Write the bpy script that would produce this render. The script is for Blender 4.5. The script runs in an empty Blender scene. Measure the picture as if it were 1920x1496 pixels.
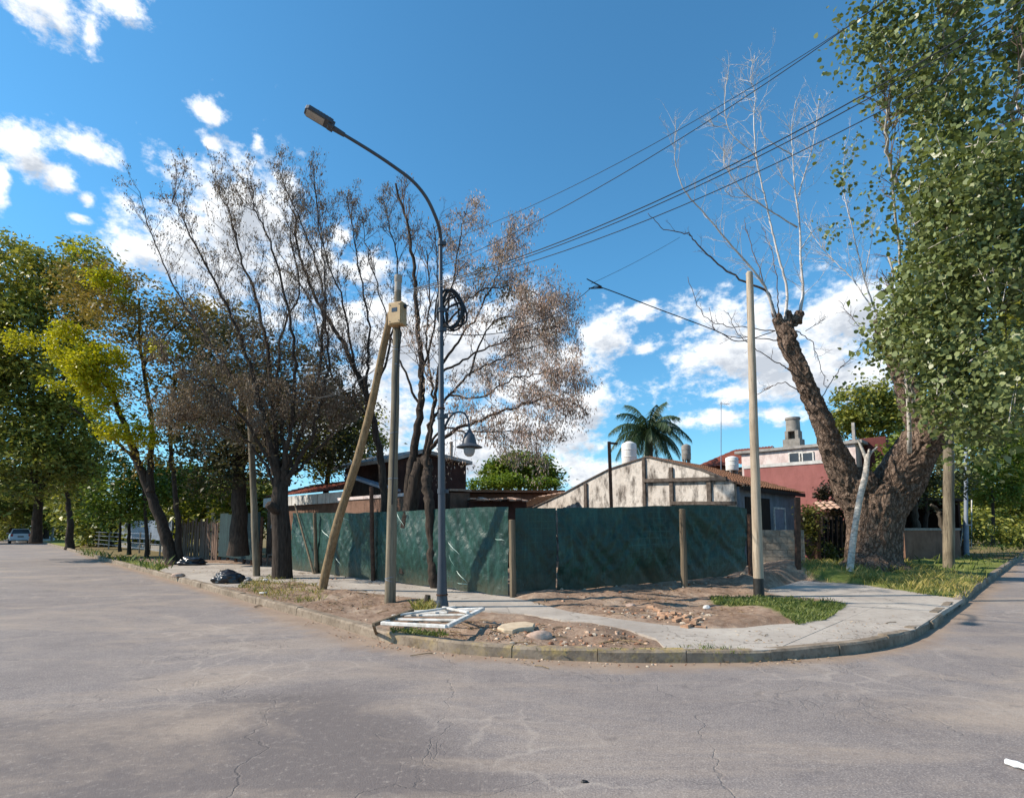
import bpy, bmesh, math, random
import numpy as np
from mathutils import Vector, Matrix, noise as mnoise
R = random.Random(7)
NR = np.random.default_rng(7)
SC = bpy.context.scene
COL = SC.collection
# ------------------------------------------------------------ camera
F, CX, CY, EYE = 1050.0, 960.0, 882.0, 1.6
PITCH = math.radians(5.77)
CP, SP = math.cos(PITCH), math.sin(PITCH)
cam = bpy.data.cameras.new('camera')
cam.sensor_fit = 'HORIZONTAL'
cam.sensor_width = 36.0
cam.lens = 36.0 * F / 1920.0
cam.shift_y = (CY - 748.0) / 1920.0
cam.clip_start = 0.05
cam.clip_end = 4000
camo = bpy.data.objects.new('camera', cam)
camo.location = (0, 0, EYE)
camo.rotation_euler = (math.radians(90) + PITCH, 0, 0)
COL.objects.link(camo)
SC.camera = camo
# ------------------------------------------------------------ sun and sky
SUN_EL = math.radians(38)
SUNDIR = Vector((-0.998, -0.06, 0)).normalized() * math.cos(SUN_EL) + Vector((0, 0, math.sin(SUN_EL)))   # towards the sun
sun = bpy.data.lights.new('sun', 'SUN')
sun.energy = 5.0
sun.angle = math.radians(0.5)
sun.color = (1.0, 0.90, 0.77)
suno = bpy.data.objects.new('sun', sun)
suno.rotation_euler = (-SUNDIR).to_track_quat('-Z', 'Y').to_euler()
suno.location = (-30, -5, 30)
COL.objects.link(suno)
SC.view_settings.view_transform = 'Standard'
SC.view_settings.look = 'None'
SC.view_settings.gamma = 1.0
SC.view_settings.use_curve_mapping = False
SC.view_settings.exposure = 0.48
SC.cycles.max_bounces = 6
SC.cycles.transparent_max_bounces = 12

def ray(px, py):
    u, v = (px - CX) / F, (CY - py) / F
    return Vector((u, CP - SP * v, SP + CP * v))
def P(px, py, Y):
    d = ray(px, py)
    return Vector((d.x / d.y * Y, Y, EYE + d.z / d.y * Y))
def GP(px, py, z=0.13):
    d = ray(px, py)
    t = (z - EYE) / d.z
    return Vector((d.x * t, d.y * t, z))
def PXM(Y):            # metres per photo pixel at depth Y
    return Y / F

SKYSTR = 0.12
W = bpy.data.worlds.new('World')
SC.world = W
W.use_nodes = True
def build_world():
    nt = W.node_tree
    nt.nodes.clear()
    N, L = nt.nodes.new, nt.links.new
    out = N('ShaderNodeOutputWorld'); bg = N('ShaderNodeBackground')
    bg.inputs[1].default_value = SKYSTR
    L(bg.outputs[0], out.inputs[0])
    sky = N('ShaderNodeTexSky'); sky.sky_type = 'NISHITA'; sky.sun_disc = False
    sky.sun_elevation = SUN_EL
    sky.sun_rotation = math.atan2(SUNDIR.x, SUNDIR.y)
    sky.altitude = 50; sky.air_density = 1.0; sky.dust_density = 0.1; sky.ozone_density = 2.2
    # clear subtropical air: the low sky stays blue instead of the default straw colour
    gen = N('ShaderNodeTexCoord'); gz = N('ShaderNodeSeparateXYZ'); L(gen.outputs['Generated'], gz.inputs[0])
    tint = N('ShaderNodeValToRGB'); L(gz.outputs[2], tint.inputs[0])
    te = tint.color_ramp.elements
    te[0].position = 0.0; te[0].color = (0.36, 0.62, 1.0, 1)
    te[1].position = 0.42; te[1].color = (0.47, 0.96, 1.08, 1)
    q_ = te.new(0.12); q_.color = (0.47, 0.82, 0.92, 1)
    hs = N('ShaderNodeMix'); hs.data_type = 'RGBA'; hs.blend_type = 'MULTIPLY'; hs.inputs[0].default_value = 1.0
    sc_ = N('ShaderNodeVectorMath'); sc_.operation = 'SCALE'; sc_.inputs[3].default_value = 1.15
    L(sky.outputs[0], sc_.inputs[0]); L(sc_.outputs[0], hs.inputs[6]); L(tint.outputs[0], hs.inputs[7])
    # clouds: soft blobs round directions of the sky, broken up by noise
    blobs = []
    def bl(px, py, rx, ry, s=1.0): blobs.append((px, py, rx, ry, s))
    for b in [(400,395,75,75),(455,440,145,110),(330,460,120,75),(270,470,75,46),(520,500,115,90),(450,370,80,55),(500,410,60,50),(580,520,60,50),(690,505,48,34),(640,440,22,20),
              (740,640,140,105),(650,600,60,50),(850,650,190,100),(1000,640,80,70),(1125,630,58,44),(1075,665,60,34),(1090,770,70,50),(1000,810,140,70),(900,850,130,70),(1095,890,90,40),(1000,720,110,80),(700,780,120,110),
              (1210,585,26,17),(1208,657,22,11),(1340,598,76,42),(1410,660,150,74),(1560,620,130,82),(1600,580,85,50),(1520,700,190,60),(1400,735,70,24),(1340,785,75,18),(1450,775,70,20),
              (40,275,75,34),(150,275,75,24),(108,330,42,26),(90,10,130,40),(230,5,60,26),(170,60,26,30),(385,207,42,18),(396,270,20,10),(482,268,14,20),(0,345,20,40),(150,412,24,10),
              (165,375,20,12),(1650,700,60,50),(60,310,40,24)]:
        bl(*b)
    grp = bpy.data.node_groups.new('cloud_density', 'ShaderNodeTree')
    grp.interface.new_socket('Angles', in_out='INPUT', socket_type='NodeSocketVector')
    grp.interface.new_socket('Density', in_out='OUTPUT', socket_type='NodeSocketFloat')
    gi = grp.nodes.new('NodeGroupInput'); go = grp.nodes.new('NodeGroupOutput')
    g, gl = grp.nodes.new, grp.links.new
    last = None
    nz = g('ShaderNodeTexNoise'); nz.noise_dimensions = '3D'
    nz.inputs['Scale'].default_value = 13.0; nz.inputs['Detail'].default_value = 9.0; nz.inputs['Roughness'].default_value = 0.6
    st = g('ShaderNodeVectorMath'); st.operation = 'MULTIPLY'; st.inputs[1].default_value = (1.0, 1.5, 1.0)
    gl(gi.outputs[0], st.inputs[0]); gl(st.outputs[0], nz.inputs['Vector'])
    for (px, py, rx, ry, s) in blobs:
        d = ray(px, py).normalized()
        az, el = math.atan2(d.x, d.y), math.asin(d.z)
        sub = g('ShaderNodeVectorMath'); sub.operation = 'SUBTRACT'; sub.inputs[1].default_value = (az, el, 0)
        k = F * (1.0 / max(0.3, d.y))
        # angular radii: pixels on the flat picture shrink towards its edges
        ca = d.y / math.hypot(d.x, d.y)
        ra = rx / F * ca * ca; re = ry / F * ca
        mul = g('ShaderNodeVectorMath'); mul.operation = 'MULTIPLY'; mul.inputs[1].default_value = (1 / ra, 1 / re, 0)
        ln = g('ShaderNodeVectorMath'); ln.operation = 'LENGTH'
        gl(gi.outputs[0], sub.inputs[0]); gl(sub.outputs[0], mul.inputs[0]); gl(mul.outputs[0], ln.inputs[0])
        if last is None:
            last = ln.outputs['Value']
        else:
            m = g('ShaderNodeMath'); m.operation = 'SMOOTH_MIN'; m.inputs[2].default_value = 0.25
            gl(last, m.inputs[0]); gl(ln.outputs['Value'], m.inputs[1]); last = m.outputs[0]
    # the rest of the sky round the camera carries the same scattered cumulus
    sx = g('ShaderNodeSeparateXYZ'); gl(gi.outputs[0], sx.inputs[0])
    ab = g('ShaderNodeMath'); ab.operation = 'ABSOLUTE'; gl(sx.outputs[0], ab.inputs[0])
    away = g('ShaderNodeMapRange'); away.inputs[1].default_value = 0.78; away.inputs[2].default_value = 1.0
    gl(ab.outputs[0], away.inputs[0])
    n2 = g('ShaderNodeTexNoise'); n2.inputs['Scale'].default_value = 3.2; n2.inputs['Detail'].default_value = 2.0
    gl(st.outputs[0], n2.inputs['Vector'])
    far = g('ShaderNodeMapRange'); far.inputs[1].default_value = 0.5; far.inputs[2].default_value = 0.72
    far.inputs[3].default_value = 2.2; far.inputs[4].default_value = 0.4
    gl(n2.outputs[0], far.inputs[0])
    inv = g('ShaderNodeMath'); inv.operation = 'SUBTRACT'; inv.inputs[0].default_value = 5.0     # 5 = no cloud
    fa = g('ShaderNodeMix'); fa.data_type = 'FLOAT'; fa.inputs[2].default_value = 5.0
    gl(away.outputs[0], fa.inputs[0]); gl(far.outputs[0], fa.inputs[3])
    mn = g('ShaderNodeMath'); mn.operation = 'MINIMUM'
    gl(last, mn.inputs[0]); gl(fa.outputs[0], mn.inputs[1])
    # density = 1 - distance + noise
    nn = g('ShaderNodeMapRange'); nn.clamp = False; nn.inputs[1].default_value = 0.3; nn.inputs[2].default_value = 0.7
    nn.inputs[3].default_value = -0.7; nn.inputs[4].default_value = 0.7
    gl(nz.outputs[0], nn.inputs[0])
    a = g('ShaderNodeMath'); a.operation = 'SUBTRACT'; gl(nn.outputs[0], a.inputs[0]); gl(mn.outputs[0], a.inputs[1])
    n3 = g('ShaderNodeTexNoise'); n3.inputs['Scale'].default_value = 46.0; n3.inputs['Detail'].default_value = 6.0; n3.inputs['Roughness'].default_value = 0.65
    gl(st.outputs[0], n3.inputs['Vector'])
    n4 = g('ShaderNodeMapRange'); n4.clamp = False; n4.inputs[1].default_value = 0.3; n4.inputs[2].default_value = 0.7; n4.inputs[3].default_value = -0.36; n4.inputs[4].default_value = 0.36
    gl(n3.outputs[0], n4.inputs[0])
    a2 = g('ShaderNodeMath'); a2.operation = 'ADD'; gl(a.outputs[0], a2.inputs[0]); gl(n4.outputs[0], a2.inputs[1])
    b = g('ShaderNodeMath'); b.operation = 'ADD'; b.inputs[1].default_value = 1.27; gl(a2.outputs[0], b.inputs[0])
    gl(b.outputs[0], go.inputs[0])
    tc = N('ShaderNodeTexCoord'); sep = N('ShaderNodeSeparateXYZ'); L(tc.outputs['Generated'], sep.inputs[0])
    az = N('ShaderNodeMath'); az.operation = 'ARCTAN2'; L(sep.outputs[0], az.inputs[0]); L(sep.outputs[1], az.inputs[1])
    el = N('ShaderNodeMath'); el.operation = 'ARCSINE'; L(sep.outputs[2], el.inputs[0])
    cv = N('ShaderNodeCombineXYZ'); L(az.outputs[0], cv.inputs[0]); L(el.outputs[0], cv.inputs[1])
    d1 = N('ShaderNodeGroup'); d1.node_tree = grp; L(cv.outputs[0], d1.inputs[0])
    of = N('ShaderNodeVectorMath'); of.operation = 'ADD'; of.inputs[1].default_value = (-0.018, 0.022, 0); L(cv.outputs[0], of.inputs[0])
    d2 = N('ShaderNodeGroup'); d2.node_tree = grp; L(of.outputs[0], d2.inputs[0])
    al = N('ShaderNodeMapRange'); al.interpolation_type = 'SMOOTHSTEP'
    al.inputs[1].default_value = -0.1; al.inputs[2].default_value = 0.95; L(d1.outputs[0], al.inputs[0])
    # thickness towards the sun: the more cloud on the way, the greyer
    sh = N('ShaderNodeMapRange'); sh.inputs[1].default_value = 0.25; sh.inputs[2].default_value = 1.35; L(d2.outputs[0], sh.inputs[0])
    cr = N('ShaderNodeMix'); cr.data_type = 'RGBA'
    cr.inputs[6].default_value = (0.86 / SKYSTR, 0.88 / SKYSTR, 0.9 / SKYSTR, 1)
    cr.inputs[7].default_value = (0.44 / SKYSTR, 0.48 / SKYSTR, 0.54 / SKYSTR, 1)
    L(sh.outputs[0], cr.inputs[0])
    mx = N('ShaderNodeMix'); mx.data_type = 'RGBA'
    L(al.outputs[0], mx.inputs[0]); L(hs.outputs[2], mx.inputs[6]); L(cr.outputs[2], mx.inputs[7])
    L(mx.outputs[2], bg.inputs[0])
build_world()

# ------------------------------------------------------------ helpers
def tag(o, label=None, cat=None, group=None, kind=None):
    if label: o['label'] = label
    if cat: o['category'] = cat
    if group: o['group'] = group
    if kind: o['kind'] = kind
    return o
ORG = {}
def thing(name, loc, label, cat, group=None):
    o = bpy.data.objects.new(name, None)
    o.empty_display_size = 0.2
    o.location = loc
    COL.objects.link(o)
    tag(o, label, cat, group)
    ORG[o] = Vector(loc)
    return o
def mesh_np(name, verts, faces, mat=None, parent=None, smooth=False, kind=None):
    """one mesh object from numpy arrays (all faces the same size) or python lists"""
    me = bpy.data.meshes.new(name)
    org = ORG.get(parent, Vector((0, 0, 0))) if parent is not None else Vector((0, 0, 0))
    if isinstance(faces, np.ndarray):
        v = np.asarray(verts, np.float32) - np.array(org, np.float32)
        k = faces.shape[1]
        me.vertices.add(len(v)); me.vertices.foreach_set('co', v.ravel())
        me.loops.add(faces.size); me.loops.foreach_set('vertex_index', faces.astype(np.int32).ravel())
        me.polygons.add(len(faces)); me.polygons.foreach_set('loop_start', np.arange(0, faces.size, k, dtype=np.int32))
        me.update(calc_edges=True)
    else:
        me.from_pydata([tuple(Vector(q) - org) for q in verts], [], faces)
        me.update()
    if smooth:
        me.polygons.foreach_set('use_smooth', np.ones(len(me.polygons), bool))
    if mat: me.materials.append(mat)
    o = bpy.data.objects.new(name, me)
    COL.objects.link(o)
    if parent is not None:
        o.parent = parent
        ORG[o] = org
    if kind: o['kind'] = kind
    return o
class MB:
    def __init__(s): s.v, s.f = [], []
    def add(s, vs, fs):
        b = len(s.v); s.v += [Vector(q) for q in vs]; s.f += [tuple(i + b for i in f) for f in fs]; return s
    def box(s, c, size, ax=None):
        """box at centre c; ax = (x axis, y axis, z axis) unit vectors"""
        c = Vector(c); X, Y, Z = ax or (Vector((1, 0, 0)), Vector((0, 1, 0)), Vector((0, 0, 1)))
        hx, hy, hz = size[0] / 2, size[1] / 2, size[2] / 2
        vs = [c + X * (i * hx) + Y * (j * hy) + Z * (k * hz) for k in (-1, 1) for j in (-1, 1) for i in (-1, 1)]
        return s.add(vs, [(0, 2, 3, 1), (4, 5, 7, 6), (0, 1, 5, 4), (2, 6, 7, 3), (0, 4, 6, 2), (1, 3, 7, 5)])
    def bar(s, a, b, w, h, up=Vector((0, 0, 1))):
        a, b = Vector(a), Vector(b); X = (b - a); l = X.length; X.normalize()
        Y = up.cross(X)
        if Y.length < 1e-4: Y = Vector((0, 1, 0)).cross(X)
        Y.normalize(); Z = X.cross(Y)
        return s.box((a + b) / 2, (l, w, h), (X, Y, Z))
    def tube(s, pts, rad, n=8, cap=True):
        pts = [Vector(p) for p in pts]
        if not hasattr(rad, '__len__'): rad = [rad] * len(pts)
        b = len(s.v)
        prev = None
        for i, p in enumerate(pts):
            t = (pts[min(i + 1, len(pts) - 1)] - pts[max(i - 1, 0)])
            if t.length < 1e-9: t = Vector((0, 0, 1))
            t.normalize()
            if prev is None:
                a = Vector((1, 0, 0)) if abs(t.x) < 0.8 else Vector((0, 1, 0))
                u = (a - t * a.dot(t)).normalized()
            else:
                u = prev - t * prev.dot(t)
                u = u.normalized() if u.length > 1e-6 else t.orthogonal().normalized()
            prev = u
            w = t.cross(u)
            for k in range(n):
                an = 2 * math.pi * k / n
                s.v.append(p + (u * math.cos(an) + w * math.sin(an)) * rad[i])
        for i in range(len(pts) - 1):
            for k in range(n):
                k2 = (k + 1) % n
                s.f.append((b + i * n + k, b + i * n + k2, b + (i + 1) * n + k2, b + (i + 1) * n + k))
        if cap and n > 2:
            s.f.append(tuple(b + k for k in reversed(range(n))))
            s.f.append(tuple(b + (len(pts) - 1) * n + k for k in range(n)))
        return s
    def lathe(s, c, prof, n=16, axis=Vector((0, 0, 1))):
        c = Vector(c)
        return s.tube([c + axis * z for (r, z) in prof], [r for (r, z) in prof], n) if False else s._lathe(c, prof, n)
    def _lathe(s, c, prof, n):
        b = len(s.v)
        for r, z in prof:
            for k in range(n):
                an = 2 * math.pi * k / n
                s.v.append(c + Vector((r * math.cos(an), r * math.sin(an), z)))
        for i in range(len(prof) - 1):
            for k in range(n):
                k2 = (k + 1) % n
                s.f.append((b + i * n + k, b + i * n + k2, b + (i + 1) * n + k2, b + (i + 1) * n + k))
        s.f.append(tuple(b + k for k in reversed(range(n))))
        s.f.append(tuple(b + (len(prof) - 1) * n + k for k in range(n)))
        return s
    def prism(s, poly, off):
        """polygon (list of vectors) extruded by vector off"""
        n = len(poly); off = Vector(off)
        vs = [Vector(p) for p in poly] + [Vector(p) + off for p in poly]
        fs = [tuple(reversed(range(n))), tuple(range(n, 2 * n))] + [(i, (i + 1) % n, n + (i + 1) % n, n + i) for i in range(n)]
        return s.add(vs, fs)
    def build(s, name, mat, parent=None, smooth=False, kind=None):
        o = mesh_np(name, s.v, s.f, mat, parent, smooth, kind)
        return o
def fixn(o):
    bm = bmesh.new(); bm.from_mesh(o.data); bmesh.ops.recalc_face_normals(bm, faces=bm.faces); bm.to_mesh(o.data); bm.free(); return o
def bevel(o, w, seg=1):
    m = o.modifiers.new('edge', 'BEVEL'); m.width = w; m.segments = seg; m.limit_method = 'ANGLE'; return o
def autosmooth(o, ang=40):
    me = o.data
    me.polygons.foreach_set('use_smooth', np.ones(len(me.polygons), bool))
    me.set_sharp_from_angle(angle=math.radians(ang))
    return o
def spline(pts, n=6):
    """Catmull-Rom through points"""
    pts = [Vector(p) for p in pts]
    if len(pts) < 3: 
        return [pts[0].lerp(pts[1], i / n) for i in range(n + 1)]
    q = [pts[0] * 2 - pts[1]] + pts + [pts[-1] * 2 - pts[-2]]
    out = []
    for i in range(1, len(q) - 2):
        for k in range(n):
            t = k / n
            out.append(0.5 * ((2 * q[i]) + (q[i + 1] - q[i - 1]) * t + (2 * q[i - 1] - 5 * q[i] + 4 * q[i + 1] - q[i + 2]) * t * t
                              + (3 * q[i] - q[i - 1] - 3 * q[i + 1] + q[i + 2]) * t * t * t))
    out.append(pts[-1]); return out
def lerp_list(vals, n):
    x = np.linspace(0, 1, len(vals)); return list(np.interp(np.linspace(0, 1, n), x, vals))
# ---- value noise in numpy
_LAT = NR.random((257, 257))
def vnoise(x, y):
    xi, yi = np.floor(x).astype(int), np.floor(y).astype(int)
    fx, fy = x - xi, y - yi
    fx, fy = fx * fx * (3 - 2 * fx), fy * fy * (3 - 2 * fy)
    a = _LAT[xi % 256, yi % 256]; b = _LAT[(xi + 1) % 256, yi % 256]; c = _LAT[xi % 256, (yi + 1) % 256]; d = _LAT[(xi + 1) % 256, (yi + 1) % 256]
    return (a * (1 - fx) + b * fx) * (1 - fy) + (c * (1 - fx) + d * fx) * fy
def fbm(x, y, oct=4):
    s, a, t = 0, 0.5, 0
    for o in range(oct):
        s = s + a * vnoise(x * 2 ** o + 17.3 * o, y * 2 ** o + 9.1 * o); t += a; a *= 0.55
    return s / t
def inpoly(x, y, poly):
    ins = np.zeros(x.shape, bool); n = len(poly)
    for i in range(n):
        x1, y1 = poly[i][0], poly[i][1]; x2, y2 = poly[(i + 1) % n][0], poly[(i + 1) % n][1]
        c = ((y1 > y) != (y2 > y)) & (x < (x2 - x1) * (y - y1) / ((y2 - y1) if y2 != y1 else 1e-9) + x1)
        ins ^= c
    return ins
def distpl(x, y, pl):
    d = np.full(x.shape, 1e9)
    for i in range(len(pl) - 1):
        ax, ay, bx, by = pl[i][0], pl[i][1], pl[i + 1][0], pl[i + 1][1]
        dx, dy = bx - ax, by - ay
        t = np.clip(((x - ax) * dx + (y - ay) * dy) / (dx * dx + dy * dy), 0, 1)
        d = np.minimum(d, np.hypot(x - ax - t * dx, y - ay - t * dy))
    return d
def blur(a, k, it=2):
    for _ in range(it):
        for ax in (0, 1):
            p = np.pad(a, [(k, k) if i == ax else (0, 0) for i in (0, 1)], mode='edge')
            c = np.cumsum(p, axis=ax)
            c = np.concatenate([np.zeros_like(np.take(c, [0], axis=ax)), c], axis=ax)
            n = a.shape[ax]
            a = (np.take(c, range(2 * k + 1, 2 * k + 1 + n), axis=ax) - np.take(c, range(0, n), axis=ax)) / (2 * k + 1)
    return a

# ------------------------------------------------------------ materials
def lin(r, g, b):
    f = lambda c: (c / 255 / 12.92) if c / 255 <= 0.04045 else ((c / 255 + 0.055) / 1.055) ** 2.4
    return (f(r), f(g), f(b))
def c4(c): return (c[0], c[1], c[2], 1)
class M_:
    """a node material with shortcuts"""
    def __init__(s, name, rough=0.8, spec=0.3):
        s.m = bpy.data.materials.new(name); s.m.use_nodes = True
        s.nt = s.m.node_tree; s.b = s.nt.nodes['Principled BSDF']
        s.b.inputs['Roughness'].default_value = rough
        s.b.inputs['Specular IOR Level'].default_value = spec
        s.tc = s.n('ShaderNodeTexCoord')
    def n(s, t, **k):
        o = s.nt.nodes.new(t)
        for a, v in k.items(): setattr(o, a, v)
        return o
    def l(s, a, b): s.nt.links.new(a, b)
    def co(s, scale=(1, 1, 1), src='Object'):
        m = s.n('ShaderNodeMapping'); m.inputs['Scale'].default_value = scale
        s.l(s.tc.outputs[src], m.inputs[0]); return m.outputs[0]
    def noise(s, scale=5, detail=4, rough=0.6, stretch=(1, 1, 1), dist=0):
        t = s.n('ShaderNodeTexNoise'); t.inputs['Scale'].default_value = scale; t.inputs['Detail'].default_value = detail
        t.inputs['Roughness'].default_value = rough; t.inputs['Distortion'].default_value = dist
        s.l(s.co(stretch), t.inputs['Vector']); return t.outputs[0]
    def ramp(s, fac, stops):
        r = s.n('ShaderNodeValToRGB'); e = r.color_ramp.elements
        while len(e) < len(stops): e.new(0.5)
        for q, (p, c) in zip(e, stops):
            q.position = p; q.color = c4(c) if hasattr(c, '__len__') else (c, c, c, 1)
        s.l(fac, r.inputs[0]); return r.outputs[0]
    def mix(s, fac, a, b, mode='MIX'):
        m = s.n('ShaderNodeMix', data_type='RGBA', blend_type=mode)
        for sock, v in ((m.inputs[0], fac), (m.inputs[6], a), (m.inputs[7], b)):
            if hasattr(v, 'is_linked'): s.l(v, sock)
            elif hasattr(v, '__len__'): sock.default_value = c4(v)
            else: sock.default_value = v
        return m.outputs[2]
    def math(s, op, a, b=None):
        m = s.n('ShaderNodeMath', operation=op)
        for sock, v in ((m.inputs[0], a), (m.inputs[1], b)):
            if v is None: continue
            if hasattr(v, 'is_linked'): s.l(v, sock)
            else: sock.default_value = v
        return m.outputs[0]
    def attr(s, name):
        a = s.n('ShaderNodeAttribute', attribute_name=name); return a.outputs['Fac']
    def color(s, c):
        if hasattr(c, 'is_linked'): s.l(c, s.b.inputs['Base Color'])
        else: s.b.inputs['Base Color'].default_value = c4(c)
        return s
    def bump(s, h, strength=0.5, dist=0.02):
        b = s.n('ShaderNodeBump'); b.inputs['Strength'].default_value = strength; b.inputs['Distance'].default_value = dist
        s.l(h, b.inputs['Height']); s.l(b.outputs[0], s.b.inputs['Normal']); return s
    def island(s):
        g = s.n('ShaderNodeNewGeometry'); return g.outputs['Random Per Island']
def simple(name, ca, cb, scale=6, rough=0.8, spec=0.3, stretch=(1, 1, 1), bump=0.3, bd=0.01, detail=5, metal=0.0, lo=0.3, hi=0.7):
    m = M_(name, rough, spec)
    f = m.noise(scale, detail, 0.65, stretch)
    m.color(m.ramp(f, [(lo, ca), (hi, cb)]))
    m.b.inputs['Metallic'].default_value = metal
    if bump: m.bump(f, bump, bd)
    return m.m
def leafmat(name, stops, trans=0.35, rough=0.5, nscale=0.5):
    m = M_(name, rough, 0.35)
    isl = m.island()
    big = m.noise(nscale, 2)
    f = m.math('ADD', m.math('MULTIPLY', isl, 0.6), m.math('MULTIPLY', m.math('SUBTRACT', big, 0.3), 1.0))
    col = m.ramp(f, stops)
    m.color(col)
    tr = m.n('ShaderNodeBsdfTranslucent')
    br = m.mix(1.0, col, (1.0, 1.0, 0.55), 'MULTIPLY')
    m.l(br, tr.inputs[0])
    mx = m.n('ShaderNodeMixShader'); mx.inputs[0].default_value = trans
    out = m.nt.nodes['Material Output']
    m.l(m.b.outputs[0], mx.inputs[1]); m.l(tr.outputs[0], mx.inputs[2]); m.l(mx.outputs[0], out.inputs[0])
    return m.m
MT = {}
MT['metal_dark'] = simple('dark blue grey painted steel', (0.035, 0.042, 0.055), (0.06, 0.068, 0.082), 9, 0.45, 0.5, (1, 1, 0.2), 0.1)
MT['black'] = simple('black rubber', (0.008, 0.008, 0.009), (0.016, 0.016, 0.018), 12, 0.5, 0.4, bump=0.1)
MT['white_paint'] = simple('chalky white paint', (0.36, 0.33, 0.28), (0.78, 0.77, 0.74), 7, 0.6, 0.3, bump=0.15)
MT['post_wood'] = simple('weathered post wood', lin(80, 70, 58), lin(136, 120, 98), 7, 0.85, 0.2, (3, 3, 0.35), 0.5, 0.01)
MT['pole_wood'] = simple('sun bleached pole wood', lin(138, 121, 104), lin(188, 172, 152), 6, 0.8, 0.2, (4, 4, 0.18), 0.4, 0.01)
MT['pole_grey'] = simple('grey green pole wood', lin(84, 74, 62), lin(152, 138, 116), 6, 0.85, 0.2, (4, 4, 0.15), 0.5, 0.01)
MT['strut_wood'] = simple('yellow brown strut wood', lin(110, 88, 66), lin(158, 136, 106), 6, 0.8, 0.2, (4, 4, 0.4), 0.4, 0.01)
def polemat(name, ca, cb, dark):
    m = M_(name, .82, .2)
    a = m.noise(5, 6, .7, (4, 4, .16)); b = m.noise(9, 5, .7, (5, 5, .06), .4); d = m.noise(1.1, 4, .6); k = m.noise(26, 3, .6, (1, 1, .8))
    c = m.ramp(a, [(.3, ca), (.7, cb)])
    c = m.mix(m.ramp(b, [(.58, 0), (.66, .8)]), c, dark)
    c = m.mix(m.ramp(d, [(.5, 0), (.72, .5)]), c, dark)
    c = m.mix(m.ramp(k, [(.7, 0), (.76, .7)]), c, dark)
    m.color(c); m.bump(m.math('SUBTRACT', a, m.ramp(b, [(.58, 0), (.66, 1)])), .7, .015); return m.m
MT['pole_wood'] = polemat('sun bleached pole wood', lin(140, 124, 106), lin(190, 174, 152), lin(96, 80, 66))
MT['pole_grey'] = polemat('grey brown pole wood', lin(88, 80, 68), lin(150, 137, 116), lin(56, 48, 40))
MT['strut_wood'] = polemat('yellow brown strut wood', lin(112, 92, 68), lin(160, 138, 106), lin(76, 58, 42))
MT['post_wood'] = polemat('weathered post wood', lin(84, 74, 62), lin(136, 120, 98), lin(54, 46, 38))
MT['tar'] = simple('black tar paint', (0.012, 0.011, 0.01), (0.03, 0.027, 0.023), 10, 0.5, 0.4, bump=0.2)
MT['box_tan'] = simple('tan plastic', lin(168, 138, 98), lin(186, 158, 116), 4, 0.55, 0.35, bump=0.05)
MT['bark_dark'] = simple('dark bark', (0.02, 0.015, 0.012), (0.08, 0.06, 0.047), 9, 0.95, 0.15, (2.2, 2.2, 0.35), 0.9, 0.03)
MT['bark_mid'] = simple('grey brown bark', (0.04, 0.032, 0.025), (0.12, 0.1, 0.078), 8, 0.95, 0.15, (2, 2, 0.4), 0.8, 0.02)
MT['twig'] = simple('thin brown twigs', (0.1, 0.066, 0.052), (0.2, 0.14, 0.112), 4, 0.9, 0.15, bump=0)
MT['pale_bark'] = simple('pale dead branch bark', lin(158, 150, 144), lin(218, 210, 204), 3, 0.8, 0.2, bump=0.1)
MT['birch'] = simple('pale flecked bark', lin(120, 112, 104), lin(212, 204, 192), 9, 0.8, 0.2, (1, 1, 2.2), 0.3, 0.01)
MT['concrete'] = simple('bare concrete', lin(128, 120, 110), lin(176, 168, 158), 3.0, 0.9, 0.2, bump=0.35, bd=0.01)
MT['galv'] = simple('galvanised sheet', lin(108, 116, 128), lin(140, 148, 160), 2, 0.5, 0.5, bump=0.05)
MT['glass_dark'] = simple('dark window glass', (0.03, 0.036, 0.045), (0.06, 0.07, 0.085), 1.0, 0.2, 0.6, bump=0)
MT['rust'] = simple('rusty iron', (0.05, 0.028, 0.02), (0.13, 0.07, 0.045), 10, 0.85, 0.2, bump=0.4)
MT['wire'] = simple('black cable sheath', (0.02, 0.022, 0.026), (0.035, 0.038, 0.042), 3, 0.5, 0.4, bump=0)
# ============================================================ ground, road, kerb
ZK = 0.14
kerb_px = [(216,1051),(330,1080.5),(450,1112),(560,1140.5),(640,1162),(700,1179),(760,1191),(811,1199),(896,1208),(1024,1215),(1152,1219),(1280,1220),
           (1387,1219),(1431,1218),(1564,1208),(1655,1196),(1718,1177),(1766,1146),(1808,1117),(1843,1091),(1906,1047)]
KW = [GP(x, y, ZK) for x, y in kerb_px]
LD = (KW[0] - KW[3]).normalized(); RD = (KW[-1] - KW[-4]).normalized()
LD.z = RD.z = 0
KFAR = [KW[0] + LD * 130] + KW + [KW[-1] + RD * 130]
KF2 = [(p.x, p.y) for p in KFAR]
def offset_pl(pl, d):
    out = []
    for i, p in enumerate(pl):
        t = (pl[min(i + 1, len(pl) - 1)] - pl[max(i - 1, 0)]); t.z = 0; t.normalize()
        out.append(p + Vector((-t.y, t.x, 0)) * d)     # left of the walking direction = into the block
    return out
KIN = offset_pl(KFAR, 0.14)
BLOCK = [(p.x, p.y) for p in KIN] + [(KIN[-1].x, 260), (KIN[0].x, 260)]
# far ground, one sheet to the horizon
g = MB(); s = 1500
g.add([(-s, -s, -0.06), (s, -s, -0.06), (s, s, -0.06), (-s, s, -0.06)], [(0, 1, 2, 3)])
MT['far_ground'] = simple('dry grass ground', lin(92, 96, 58), lin(140, 130, 92), 0.6, 0.95, 0.1, bump=0)
tag(g.build('ground', MT['far_ground']), kind='structure')
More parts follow.
